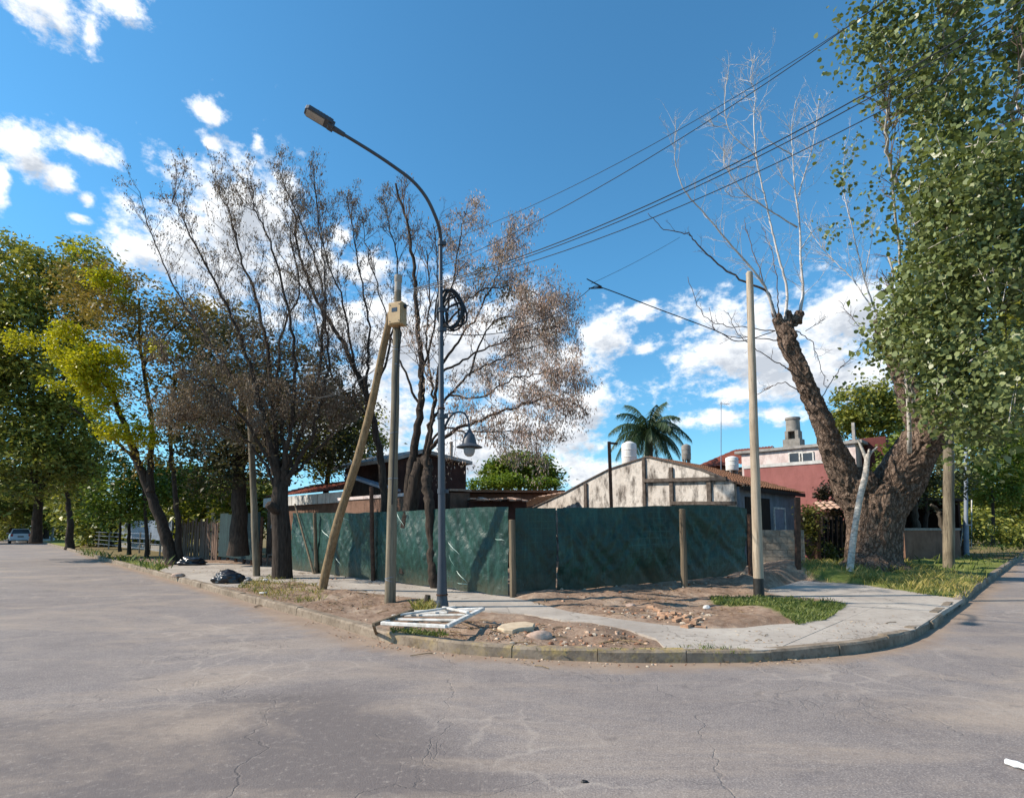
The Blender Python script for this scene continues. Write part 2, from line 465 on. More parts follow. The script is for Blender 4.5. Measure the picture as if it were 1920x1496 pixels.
# road: fine grid near the corner, wide quads beyond
def asphalt():
    m = M_('worn asphalt', 0.82, 0.25)
    big = m.noise(0.35, 4, 0.6); mid = m.noise(2.2, 6, 0.7); fine = m.noise(70, 3, 0.7)
    c = m.ramp(big, [(0.3, lin(112, 104, 102)), (0.55, lin(126, 118, 115)), (0.75, lin(138, 129, 124))])
    c = m.mix(m.ramp(mid, [(0.35, 0), (0.75, 0.5)]), c, lin(156, 145, 136))
    c = m.mix(m.ramp(mid, [(0.2, 0.6), (0.42, 0)]), c, lin(104, 98, 98))
    c = m.mix(m.ramp(fine, [(0.32, 0.75), (0.5, 0), (0.5, 0), (0.72, 0)]), c, lin(92, 86, 84))
    c = m.mix(m.ramp(fine, [(0.55, 0.0), (0.72, 0.65)]), c, lin(196, 186, 176))
    # polished tracks and patch
    c = m.mix(m.math('MULTIPLY', m.attr('patch'), 0.9), c, lin(106, 98, 95))
    # alligator cracks
    wn = m.n('ShaderNodeTexNoise'); wn.inputs['Scale'].default_value = 1.6; wn.inputs['Detail'].default_value = 5
    m.l(m.tc.outputs['Object'], wn.inputs['Vector'])
    wv = m.n('ShaderNodeVectorMath', operation='MULTIPLY_ADD'); wv.inputs[1].default_value = (0.9, 0.9, 0)
    m.l(wn.outputs['Color'], wv.inputs[0]); m.l(m.tc.outputs['Object'], wv.inputs[2])
    hs = []
    for sc, wd, mk in ((0.42, 0.0045, None), (2.2, 0.022, 0.53), (5.5, 0.05, 0.55)):
        v = m.n('ShaderNodeTexVoronoi', feature='DISTANCE_TO_EDGE'); v.inputs['Scale'].default_value = sc
        m.l(wv.outputs[0], v.inputs['Vector'])
        r = m.n('ShaderNodeMapRange'); r.inputs[1].default_value = wd * 0.25; r.inputs[2].default_value = wd
        r.inputs[3].default_value = 1; r.inputs[4].default_value = 0
        m.l(v.outputs['Distance'], r.inputs[0]); f = r.outputs[0]
        k = m.noise(0.45 if mk else 0.9, 3, 0.6, (1, 1, 1), 0.3)
        f = m.math('MULTIPLY', f, m.ramp(k, [((mk or 0.42), 0), ((mk or 0.42) + 0.08, 1)]))
        hs.append(f)
    cr = m.math('MAXIMUM', hs[0], m.math('MAXIMUM', hs[1], hs[2]))
    c = m.mix(m.math('MULTIPLY', cr, 0.38), c, lin(96, 90, 87))
    # sand carried round the bend, pale worn veins, mottled aggregate
    sand = m.noise(0.5, 6, 0.68, (0.55, 1.3, 1), 0.8)
    c = m.mix(m.math('MULTIPLY', m.ramp(sand, [(0.47, 0), (0.66, 1)]), 0.6), c, lin(164, 148, 132))
    v2 = m.n('ShaderNodeTexVoronoi', feature='DISTANCE_TO_EDGE'); v2.inputs['Scale'].default_value = 1.5
    m.l(wv.outputs[0], v2.inputs['Vector'])
    vein = m.math('MULTIPLY', m.ramp(v2.outputs['Distance'], [(0.0, 1), (0.05, 0)]), m.ramp(m.noise(0.38, 4, 0.6), [(0.46, 0), (0.6, 1)]))
    c = m.mix(m.math('MULTIPLY', vein, 0.4), c, lin(176, 164, 152))
    agg = m.noise(17, 5, 0.75)
    c = m.mix(m.ramp(agg, [(0.3, 0.5), (0.46, 0)]), c, lin(98, 90, 87))
    c = m.mix(m.ramp(agg, [(0.55, 0), (0.72, 0.5)]), c, lin(174, 163, 153))
    spot = m.noise(3.2, 2, 0.5)
    c = m.mix(m.ramp(spot, [(0.68, 0), (0.74, 0.45)]), c, lin(96, 90, 88))
    # soil washed out along the gutter
    d = m.attr('soil')
    dn = m.math('ADD', d, m.math('MULTIPLY', m.math('SUBTRACT', m.noise(3.5, 6, 0.7), 0.5), 0.9))
    c = m.mix(m.ramp(dn, [(0.3, 0), (0.75, 0.9)]), c, m.mix(mid, lin(112, 92, 78), lin(170, 150, 130)))
    m.color(c)
    h = m.math('SUBTRACT', m.math('ADD', m.math('MULTIPLY', fine, 0.5), m.math('MULTIPLY', mid, 0.6)), m.math('MULTIPLY', cr, 0.35))
    m.bump(h, 0.8, 0.012)
    return m.m
MT['asphalt'] = asphalt()
def road():
    x = np.arange(-26, 26.01, 0.16); y = np.arange(-6, 34.01, 0.16)
    X, Y = np.meshgrid(x, y, indexing='ij')
    d = distpl(X, Y, KF2)
    ins = inpoly(X, Y, BLOCK)
    soil = np.exp(-(d / (0.12 + 0.62 * fbm(X * 0.6, Y * 0.6, 2))) ** 1.2) * 1.05
    patch_px = [(-400, 1340), (200, 1345), (640, 1285), (740, 1330), (850, 1390), (930, 1450), (985, 1530), (985, 1900), (-400, 1900)]
    pp = [(q.x, q.y) for q in [GP(a, b, 0) for a, b in patch_px]]
    patch = blur(inpoly(X, Y, pp).astype(float), 1, 2)
    nx, ny = X.shape
    idx = np.arange(nx * ny).reshape(nx, ny)
    q = np.stack([idx[:-1, :-1], idx[1:, :-1], idx[1:, 1:], idx[:-1, 1:]], -1).reshape(-1, 4)
    keep = ~(ins & (d > 0.4)).ravel()[q].all(1)
    V = np.stack([X.ravel(), Y.ravel(), np.zeros(nx * ny)], 1)
    q = q[keep]
    # the rest of the two streets
    ex = []
    b = len(V); E = []
    for (pa, dr, wd) in ((KW[0], LD, 1), (KW[-1], RD, -1)):
        nrm = Vector((-dr.y, dr.x, 0)) * wd
        E.append((pa, dr, nrm))
    x0, x1, y0, y1 = x[0], x[-1], y[0], y[-1]
    extra = [(-220, -60, 0), (x0, -60, 0), (x0, y1, 0), (-220, y1, 0), (x1, -60, 0), (220, -60, 0), (220, y1, 0), (x1, y1, 0), (x0, -60, 0), (x1, -60, 0), (x1, y0, 0), (x0, y0, 0)]
    V2 = np.array(extra, float)
    q2 = np.array([[0, 1, 2, 3], [4, 5, 6, 7], [8, 9, 10, 11]]) + b
    V = np.vstack([V, V2]); q = np.vstack([q, q2])
    # the streets run on beyond the fine grid
    far = [(x0, y1, 0), (-160, 180, 0), (-220, 180, 0), (-220, y1, 0), (x1, y1, 0), (220, y1, 0), (220, 180, 0), (160, 180, 0)]
    V = np.vstack([V, np.array(far, float)]); b2 = b + len(extra)
    q = np.vstack([q, np.array([[b2 + 3, b2, b2 + 1, b2 + 2], [b2 + 4, b2 + 5, b2 + 6, b2 + 7]])])
    o = mesh_np('road', V, q, MT['asphalt'])
    for nm, a in (('soil', soil), ('patch', patch)):
        at = o.data.attributes.new(nm, 'FLOAT', 'POINT')
        at.data.foreach_set('value', np.concatenate([a.ravel(), np.zeros(len(V) - a.size)]).astype(np.float32))
    tag(o, kind='structure')
road()
# block ground under everything behind the kerb
bm_ = MB()
bm_.add([(p[0], p[1], 0.05) for p in BLOCK], [tuple(range(len(BLOCK)))])
MT['yard'] = simple('yard soil and grass', lin(96, 92, 56), lin(134, 112, 82), 1.2, 0.95, 0.1, bump=0.4, bd=0.05)
tag(bm_.build('plot_ground', MT['yard']), kind='structure')

# ---- key lines of the place
C0 = GP(957, 1119, 0.12)                                  # corner post of the fence
E0 = GP(552, 1069, 0.12)                                  # far end of the left run
FLD = (E0 - C0).normalized(); FLD.z = 0
FLN = Vector((FLD.y, -FLD.x, 0))                          # towards the left street
if FLN.x > 0: FLN = -FLN
def on_left_line(px, off=0.0):
    """point of the plot boundary along the left street seen at photo column px"""
    k = (px - CX) / F / (CP)                              # x = k' * y approximately at eye height
    d = ray(px, 988); k = d.x / d.y
    a = C0 + FLN * off
    t = (k * a.y - a.x) / (FLD.x - k * FLD.y)
    return a + FLD * t
OCH = [(1000,13.0),]
R0 = Vector((C0.x + 0.14, C0.y + 0.1, 0))
R1 = P(1042, 1104, C0.y + 0.35); R2 = P(1396, 1068, C0.y + 2.1)
# ---- concrete path, apron
path_px = [(553,1066),(694,1080),(744,1084),(841,1093),(944,1112),(985,1124),(1024,1135),(1067,1146),(1152,1159),(1238,1170),(1323,1178),(1391,1177),(1442,1171),(1500,1168),
           (1547,1159),(1570,1145),(1590,1131),(1540,1122),(1470,1116),(1440,1112),(1432,1102),(1491,1086),(1501,1085),(1540,1090),(1599,1093),(1669,1103),(1756,1116),(1806,1122),
           (1766,1147),(1718,1178),(1655,1197),(1564,1208.5),(1431,1218.5),(1387,1219.5),(1280,1220),(1243,1211),(1229,1196),(1174,1179),(1110,1167),(1053,1161),(982,1150),
           (912,1144),(841,1138),(809,1124),(719,1113),(655,1108),(612,1104),(590,1095),(553,1089),(525,1092),(472,1085),(452,1100),(410,1098),(330,1080),(300,1068),(340,1053),(430,1056)]
PATH = [GP(a, b, 0.13) for a, b in path_px]
PATH2 = [(p.x, p.y) for p in PATH]
grass_px = {
 'green':  [(1330,1120),(1420,1117),(1470,1120),(1540,1126),(1592,1131),(1570,1146),(1547,1160),(1494,1169),(1470,1160),(1460,1148),(1430,1138),(1370,1135),(1340,1130)],
 'mound':  [(1501,1084),(1560,1062),(1690,1050),(1760,1075),(1820,1085),(1845,1090),(1806,1121),(1756,1116),(1669,1103),(1599,1093),(1540,1090)],
 'right':  [(1690,1050),(1700,1020),(1760,1010),(1840,1005),(1925,1012),(1925,1040),(1906,1047),(1850,1086),(1820,1085),(1760,1075)],
 'lamp':   [(770,1136),(800,1128),(826,1136),(835,1141),(806,1150),(775,1152)],
 'dry':    [(440,1098),(500,1080),(560,1086),(605,1100),(610,1120),(560,1128),(500,1118)],
 'gate':   [(730,1178),(830,1178),(840,1190),(780,1190),(735,1184)],
 'front':  [(1000,1214),(1390,1219),(1400,1212),(1300,1206),(1250,1214)],
 'left':   [(150,1030),(200,1040),(330,1062),(300,1072),(216,1050),(140,1036)],
}
GW = {k: [GP(a, b, 0.15) for a, b in v] for k, v in grass_px.items()}
# ---- soil terrain of the corner
TX = np.arange(-17, 22.01, 0.075); TY = np.arange(6.2, 27, 0.075)
TXX, TYY = np.meshgrid(TX, TY, indexing='ij')
cm = blur(inpoly(TXX, TYY, PATH2).astype(float), 2, 2)
dk = distpl(TXX, TYY, KF2)
insb = inpoly(TXX, TYY, BLOCK)
rise = np.clip((dk - 0.17) / 0.5, 0, 1)
n1 = fbm(TXX * 1.1, TYY * 1.1, 4); n2 = fbm(TXX * 5, TYY * 5, 4)
dirtz = 0.125 + rise * ((n1 - 0.42) * 0.16 + (n2 - 0.5) * 0.07)
dl = distpl(TXX, TYY, [(R0.x, R0.y), (R1.x, R1.y), (R2.x, R2.y), (R2.x + 1.5, R2.y + .6)])
along = np.clip((TXX - C0.x) / 5, 0, 1.3)
dirtz += np.exp(-(dl / 0.75) ** 2) * (0.10 + 0.17 * along) * (0.75 + 0.6 * (n1 - 0.4))
BT = P(1637, 1061, 17.6)                                  # big tree base
QW = P(1465, 1050, 16.6)
dirtz += np.exp(-(np.hypot((TXX - QW.x) / 1.3, TYY - QW.y) / 1.5) ** 2) * 0.42 * (dk > 2.2)
dirtz += np.exp(-(np.hypot(TXX - BT.x, TYY - BT.y) / 2.2) ** 2) * 0.28
TZ = cm * 0.09 + (1 - cm) * dirtz
ga = np.zeros_like(TXX)
for k, poly in GW.items():
    w = {'dry': 0.35, 'front': 0.5, 'mound': 0.75, 'gate': 0.6, 'lamp': 0.7}.get(k, 1.0)
    ga = np.maximum(ga, w * blur(inpoly(TXX, TYY, [(p.x, p.y) for p in poly]).astype(float), 2, 2))
ga = np.maximum(ga, 0.8 * np.clip((TYY - 20 - 0.2 * np.abs(TXX)) / 3, 0, 1) * (TXX > 6))
def zat(x, y):
    i = int(round((x - TX[0]) / 0.075)); j = int(round((y - TY[0]) / 0.075))
    if 0 <= i < len(TX) and 0 <= j < len(TY):
        return float(max(TZ[i, j], 0.13 if cm[i, j] > 0.5 else -1))
    return 0.1
def terrain():
    nx, ny = TXX.shape
    idx = np.arange(nx * ny).reshape(nx, ny)
    q = np.stack([idx[:-1, :-1], idx[1:, :-1], idx[1:, 1:], idx[:-1, 1:]], -1).reshape(-1, 4)
    b2_ = offset_pl(KFAR, 0.05); in2 = inpoly(TXX, TYY, [(p.x, p.y) for p in b2_] + [(b2_[-1].x, 260), (b2_[0].x, 260)])
    keep = in2.ravel()[q].all(1) & ~((cm > 0.98).ravel()[q].all(1))
    q = q[keep]
    use = np.unique(q); mp = np.full(nx * ny, -1); mp[use] = np.arange(len(use))
    V = np.stack([TXX.ravel(), TYY.ravel(), TZ.ravel()], 1)[use]
    m = M_('trampled soil', 0.95, 0.1)
    a = m.noise(1.3, 5, 0.65); b = m.noise(9, 6, 0.7); c_ = m.noise(55, 3, 0.7)
    c = m.ramp(a, [(0.3, lin(116, 95, 79)), (0.5, lin(142, 120, 103)), (0.72, lin(168, 150, 132))])
    c = m.mix(m.ramp(b, [(0.3, 0.7), (0.5, 0)]), c, lin(98, 70, 52))
    c = m.mix(m.ramp(b, [(0.55, 0), (0.75, 0.6)]), c, lin(196, 168, 140))
    c = m.mix(m.ramp(c_, [(0.62, 0), (0.74, 0.8)]), c, lin(212, 196, 176))
    c = m.mix(m.ramp(c_, [(0.26, 0.7), (0.38, 0)]), c, lin(74, 54, 42))
    gm = m.math('ADD', m.attr('grass'), m.math('MULTIPLY', m.math('SUBTRACT', b, 0.5), 0.8))
    gc = m.ramp(m.noise(2.4, 4), [(0.3, lin(70, 92, 36)), (0.55, lin(108, 118, 54)), (0.75, lin(150, 138, 82))])
    c = m.mix(m.ramp(gm, [(0.35, 0), (0.65, 0.9)]), c, gc)
    m.color(c); m.bump(m.math('ADD', b, m.math('MULTIPLY', c_, 0.4)), 0.8, 0.03)
    MT['soil'] = m.m
    o = mesh_np('soil_verge', V, mp[q], m.m, None, True)
    at = o.data.attributes.new('grass', 'FLOAT', 'POINT'); at.data.foreach_set('value', ga.ravel()[use].astype(np.float32))
    tag(o, kind='structure')
terrain()
# ---- concrete: a few cast bays with open joints
def concrete_mat():
    m = M_('cast concrete path', 0.9, 0.2)
    a = m.noise(0.9, 5, 0.6); b = m.noise(7, 6, 0.7); d = m.noise(60, 3, 0.7)
    c = m.ramp(a, [(0.3, lin(150, 141, 132)), (0.6, lin(176, 167, 156)), (0.8, lin(190, 181, 168))])
    c = m.mix(m.ramp(b, [(0.25, 0.6), (0.5, 0)]), c, lin(134, 120, 106))
    c = m.mix(m.ramp(b, [(0.6, 0), (0.85, 0.6)]), c, lin(176, 152, 126))
    c = m.mix(m.ramp(d, [(0.3, 0.4), (0.45, 0)]), c, lin(112, 106, 100))
    v = m.n('ShaderNodeTexVoronoi', feature='DISTANCE_TO_EDGE'); v.inputs['Scale'].default_value = 0.7
    wn = m.n('ShaderNodeTexNoise'); wn.inputs['Scale'].default_value = 1.8; wn.inputs['Detail'].default_value = 6
    m.l(m.tc.outputs['Object'], wn.inputs['Vector'])
    wv = m.n('ShaderNodeVectorMath', operation='MULTIPLY_ADD'); wv.inputs[1].default_value = (1.1, 1.1, 0)
    m.l(wn.outputs['Color'], wv.inputs[0]); m.l(m.tc.outputs['Object'], wv.inputs[2]); m.l(wv.outputs[0], v.inputs['Vector'])
    cr = m.math('MULTIPLY', m.math('LESS_THAN', v.outputs['Distance'], 0.006), 0.5)
    c = m.mix(cr, c, lin(92, 84, 76))
    m.color(c); m.bump(m.math('SUBTRACT', m.math('ADD', b, m.math('MULTIPLY', d, 0.5)), cr), 0.5, 0.012)
    return m.m
MT['path'] = concrete_mat()
pave = thing('pavement', (0, 0, 0), None, None)
pave['kind'] = 'structure'
def path_bays():
    bm = bmesh.new()
    vs = [bm.verts.new((p.x, p.y, 0)) for p in PATH]
    bm.faces.new(vs)
    bmesh.ops.triangulate(bm, faces=bm.faces[:])
    tris = [[v.co.copy() for v in f.verts] for f in bm.faces]
    bm.free()
    cuts = [GP(x, 1120, 0.13) for x in ()]
    # joints square to the kerb: along the left run by distance, on the apron by a grid turned with the street
    bm = bmesh.new()
    for t in tris: bm.faces.new([bm.verts.new(c) for c in t])
    bmesh.ops.remove_doubles(bm, verts=bm.verts[:], dist=1e-4)
    planes = []
    for k in (1.0, 3.4, 5.8, 8.2, 10.6, 13.0):
        planes.append((C0 + FLD * k, FLD))
    ap = GP(1250, 1190, 0.13); planes.append((ap, Vector((1, 0.25, 0)).normalized()))
    planes.append((GP(1400, 1190), Vector((1, 0.1, 0)).normalized()))
    planes.append((GP(1560, 1160), RD)); planes.append((GP(1540, 1180), Vector((RD.y, -RD.x, 0))))
    planes.append((GP(1640, 1130), RD))
    lab = {}
    for p, n in planes:
        bmesh.ops.bisect_plane(bm, geom=bm.verts[:] + bm.edges[:] + bm.faces[:], plane_co=(p.x, p.y, 0), plane_no=n, dist=1e-4)
    groups = {}
    for f in bm.faces:
        c = f.calc_center_median()
        key = tuple((Vector((c.x, c.y, 0)) - Vector((p.x, p.y, 0))).dot(n) > 0 for p, n in planes)
        groups.setdefault(key, []).append([v.co.copy() for v in f.verts])
    bm.free()
    for key, fs in groups.items():
        b2 = bmesh.new()
        for t in fs: b2.faces.new([b2.verts.new(c) for c in t])
        bmesh.ops.remove_doubles(b2, verts=b2.verts[:], dist=1e-4)
        bmesh.ops.dissolve_limit(b2, angle_limit=0.01, verts=b2.verts[:], edges=b2.edges[:])
        r = bmesh.ops.inset_region(b2, faces=b2.faces[:], thickness=0.003, use_boundary=True)
        bmesh.ops.delete(b2, geom=r['faces'], context='FACES')
        zt = 0.131 + R.uniform(-0.004, 0.006)
        ret = bmesh.ops.extrude_face_region(b2, geom=b2.faces[:])
        for e in ret['geom']:
            if isinstance(e, bmesh.types.BMVert): e.co.z = zt
        for v in b2.verts:
            if v.co.z == 0: v.co.z = 0.055
        bmesh.ops.recalc_face_normals(b2, faces=b2.faces[:])
        me = bpy.data.meshes.new('slab'); b2.to_mesh(me); b2.free(); me.materials.append(MT['path'])
        o = bpy.data.objects.new('slab', me); COL.objects.link(o); o.parent = pave
path_bays()
# ---- kerb stones
def kerb_mat():
    m = M_('old kerb concrete', 0.9, 0.2)
    a = m.noise(1.4, 5, 0.7); b = m.noise(12, 5, 0.7)
    c = m.ramp(a, [(0.3, lin(104, 92, 78)), (0.55, lin(142, 128, 112)), (0.75, lin(168, 156, 140))])
    c = m.mix(m.ramp(b, [(0.3, 0.65), (0.52, 0)]), c, lin(82, 68, 54))
    # what is left of a yellow painted edge
    p = m.math('MULTIPLY', m.attr('yellow'), m.ramp(m.noise(4.5, 6, 0.75), [(0.48, 0), (0.66, 0.7)]))
    c = m.mix(p, c, lin(186, 160, 92))
    m.color(c); m.bump(b, 0.6, 0.015); return m.m
MT['kerb'] = kerb_mat()
kerb = thing('kerb', (0, 0, 0), None, None); kerb['kind'] = 'structure'
def kerb_stones():
    pts = spline([KW[0] + LD * 12] + KW + [KW[-1] + RD * 8], 8)
    pts = [KW[0] + LD * 60, KW[0] + LD * 30] + pts + [KW[-1] + RD * 25, KW[-1] + RD * 60]
    cum = [0]
    for a, b in zip(pts, pts[1:]): cum.append(cum[-1] + (b - a).length)
    def at(s):
        s = min(max(s, 0), cum[-1])
        i = max(0, min(len(cum) - 2, np.searchsorted(cum, s) - 1))
        return pts[i].lerp(pts[i + 1], (s - cum[i]) / max(1e-9, cum[i + 1] - cum[i]))
    s = 0
    while s < cum[-1] - 0.5:
        mid = at(s + 0.5)
        L = 1.05 if mid.length < 26 else 3.0
        if 9.9 < mid.y < 14 and mid.x > 4: L = 0.8
        b = MB(); k = 3
        heave = 0.0
        px = CX + F * mid.x / mid.y
        tilt = R.uniform(-0.008, 0.008); out = R.uniform(-0.012, 0.012); dz = R.uniform(-0.008, 0.006)
        if 1640 < px < 1800 and mid.y < 16: tilt = R.uniform(-0.03, 0.03); out = R.uniform(-0.05, 0.02); dz = R.uniform(-0.03, 0.005)
        prof = [(0, -0.2), (0.012, 0.115), (0.035, 0.14), (0.15, 0.14), (0.15, -0.2)]
        rings = []
        for i in range(k + 1):
            q = s + 0.004 + (L - 0.008) * i / k
            p = at(q); t = (at(q + 0.05) - at(q - 0.05)); t.z = 0; t.normalize(); nn = Vector((-t.y, t.x, 0))
            for (w, z) in prof:
                rings.append(p + nn * (w + out + R.uniform(-.004, .004)) + Vector((0, 0, z + dz + tilt * (i / k - .5) * 2 - ZK + 0.14 - 0.14 + R.uniform(-.003, .003))))
        for v in rings: v.z = v.z  # heights are already above the road
        n = len(prof)
        fs = [(i * n + j, i * n + (j + 1) % n, (i + 1) * n + (j + 1) % n, (i + 1) * n + j) for i in range(k) for j in range(n)]
        fs += [tuple(reversed(range(n))), tuple(k * n + j for j in range(n))]
        o = mesh_np('kerb_stone', rings, fs, MT['kerb'], kerb)
        fixn(o)
        yl = 1.0 if 940 < px < 1420 and mid.y < 9 else (0.5 if 700 < px < 940 and mid.y < 11 else 0.0)
        at_ = o.data.attributes.new('yellow', 'FLOAT', 'POINT')
        zs = [v.co.z for v in o.data.vertices]
        at_.data.foreach_set('value', [yl if z > 0.02 else 0.2 * yl for z in zs])
        s += L
    # concrete gutter lip
kerb_stones()
# ---- grass blades
MT['grass_green'] = leafmat('green grass', [(0.2, lin(66, 82, 32)), (0.6, lin(98, 112, 50)), (0.9, lin(144, 146, 86))], 0.3)
MT['grass_dry'] = leafmat('yellowing grass', [(0.2, lin(92, 100, 44)), (0.55, lin(140, 134, 70)), (0.9, lin(186, 164, 104))], 0.3)
def blades(poly, n, h, w, mat, name, jitter=0.5):
    xs = [p.x for p in poly]; ys = [p.y for p in poly]
    m = int(n * 2.5)
    x = NR.uniform(min(xs), max(xs), m); y = NR.uniform(min(ys), max(ys), m)
    dens = fbm(x * 2.2, y * 2.2, 3)
    ok = inpoly(x, y, [(p.x, p.y) for p in poly]) & (NR.random(m) < np.clip((dens - 0.3) * 3, 0.05, 1))
    x, y = x[ok][:n], y[ok][:n]; k = len(x)
    z = np.array([zat(a, b) for a, b in zip(x, y)]) - 0.01
    hh = h * NR.uniform(0.35, 1.2, k) * (0.6 + 0.8 * fbm(x * 1.5 + 5, y * 1.5, 2))
    an = NR.uniform(0, 2 * np.pi, k); ln = hh * NR.uniform(0.1, 0.9, k); aw = NR.uniform(0, np.pi, k)
    V = np.zeros((k, 4, 3))
    V[:, 0] = np.stack([x - w * np.cos(aw), y - w * np.sin(aw), z], 1)
    V[:, 1] = np.stack([x + w * np.cos(aw), y + w * np.sin(aw), z], 1)
    V[:, 2] = np.stack([x + ln * np.cos(an) * 0.35 + w * .7 * np.cos(aw), y + ln * np.sin(an) * 0.35 + w * .7 * np.sin(aw), z + hh * 0.62], 1)
    V[:, 3] = np.stack([x + ln * np.cos(an), y + ln * np.sin(an), z + hh], 1)
    b = np.arange(k)[:, None] * 4
    fc = np.concatenate([b + [0, 1, 2], b + [0, 2, 3]])
    o = mesh_np(name, V.reshape(-1, 3), fc, mat)
    return tag(o, kind='stuff')
blades(GW['green'], 9000, 0.085, 0.006, MT['grass_green'], 'grass')
blades(GW['mound'], 14000, 0.17, 0.007, MT['grass_dry'], 'grass')
blades(GW['right'], 16000, 0.24, 0.011, MT['grass_green'], 'grass')
blades(GW['lamp'], 700, 0.16, 0.006, MT['grass_dry'], 'grass')
blades(GW['dry'], 2600, 0.1, 0.006, MT['grass_dry'], 'grass')
blades(GW['gate'], 500, 0.08, 0.005, MT['grass_green'], 'grass')
blades(GW['front'], 500, 0.05, 0.004, MT['grass_green'], 'grass')
blades(GW['left'], 3500, 0.3, 0.014, MT['grass_green'], 'grass')
# ---- loose stones and rubble in the soil (too many to count)
def rubble():
    V, Fc = [], []
    def stone(c, r, flat):
        n = 6; b = len(V); rr = [r * R.uniform(0.6, 1.2) for _ in range(n)]; a0 = R.uniform(0, 6)
        for lv, (k, z) in enumerate(((0.9, -0.3), (1.0, 0.25), (0.55, 0.85))):
            for i in range(n):
                a = a0 + i * 2 * math.pi / n
                V.append(c + Vector((math.cos(a) * rr[i] * k, math.sin(a) * rr[i] * k, z * r * flat)))
        for lv in range(2):
            for i in range(n): Fc.append((b + lv * n + i, b + lv * n + (i + 1) % n, b + (lv + 1) * n + (i + 1) % n, b + (lv + 1) * n + i))
        Fc.append(tuple(b + 2 * n + i for i in range(n)))
    zones = [([(900,1160),(1060,1172),(1180,1185),(1225,1210),(1060,1212),(900,1205)], 150, 0.03),
             ([(1120,1140),(1330,1150),(1330,1174),(1240,1168),(1150,1155)], 70, 0.04),
             ([(1040,1108),(1400,1075),(1410,1100),(1050,1130)], 120, 0.035),
             ([(1240,1205),(1380,1205),(1390,1217),(1250,1217)], 60, 0.02),
             ([(560,1090),(800,1080),(945,1108),(945,1118),(800,1094),(600,1078)], 60, 0.03),
             ([(430,1100),(640,1105),(720,1130),(700,1165),(560,1130)], 60, 0.02),
             ([(640,1190),(760,1210),(1000,1236),(1200,1244),(1500,1230),(1500,1238),(1200,1252),(980,1244),(720,1215)], 130, 0.016)]
    for px, n, r in zones:
        poly = [GP(a, b, 0.0 if px[0][1] > 1185 else 0.13) for a, b in px]; xs = [p.x for p in poly]; ys = [p.y for p in poly]
        k = 0; it = 0
        while k < n and it < n * 30:
            it += 1
            x, y = R.uniform(min(xs), max(xs)), R.uniform(min(ys), max(ys))
            if not inpoly(np.array([x]), np.array([y]), [(p.x, p.y) for p in poly])[0]: continue
            k += 1
            z = 0.0 if px[0][1] > 1185 else zat(x, y)
            stone(Vector((x, y, z)), r * R.uniform(0.35, 1) ** 1.5 * 1.4, R.uniform(0.5, 0.9))
    m = M_('mixed rubble', 0.9, 0.2)
    m.color(m.ramp(m.island(), [(0.1, lin(120, 84, 64)), (0.4, lin(170, 130, 104)), (0.7, lin(196, 178, 156)), (1, lin(140, 132, 122))]))
    tag(mesh_np('rubble', V, Fc, m.m), kind='stuff')
rubble()
# ============================================================ poles, lamp, fence, things on the ground
def pole_tube(mb, a, b, r0, r1, n=14, rings=10, wob=0.006, oval=0):
    pts = [a.lerp(b, i / rings) + Vector((R.uniform(-wob, wob), R.uniform(-wob, wob), 0)) for i in range(rings + 1)]
    mb.tube(pts, [r0 + (r1 - r0) * i / rings + R.uniform(-wob, wob) * 0.4 for i in range(rings + 1)], n)
def bend(pts_px, Ys):
    return [P(x, y, Y) for (x, y), Y in zip(pts_px, Ys)]

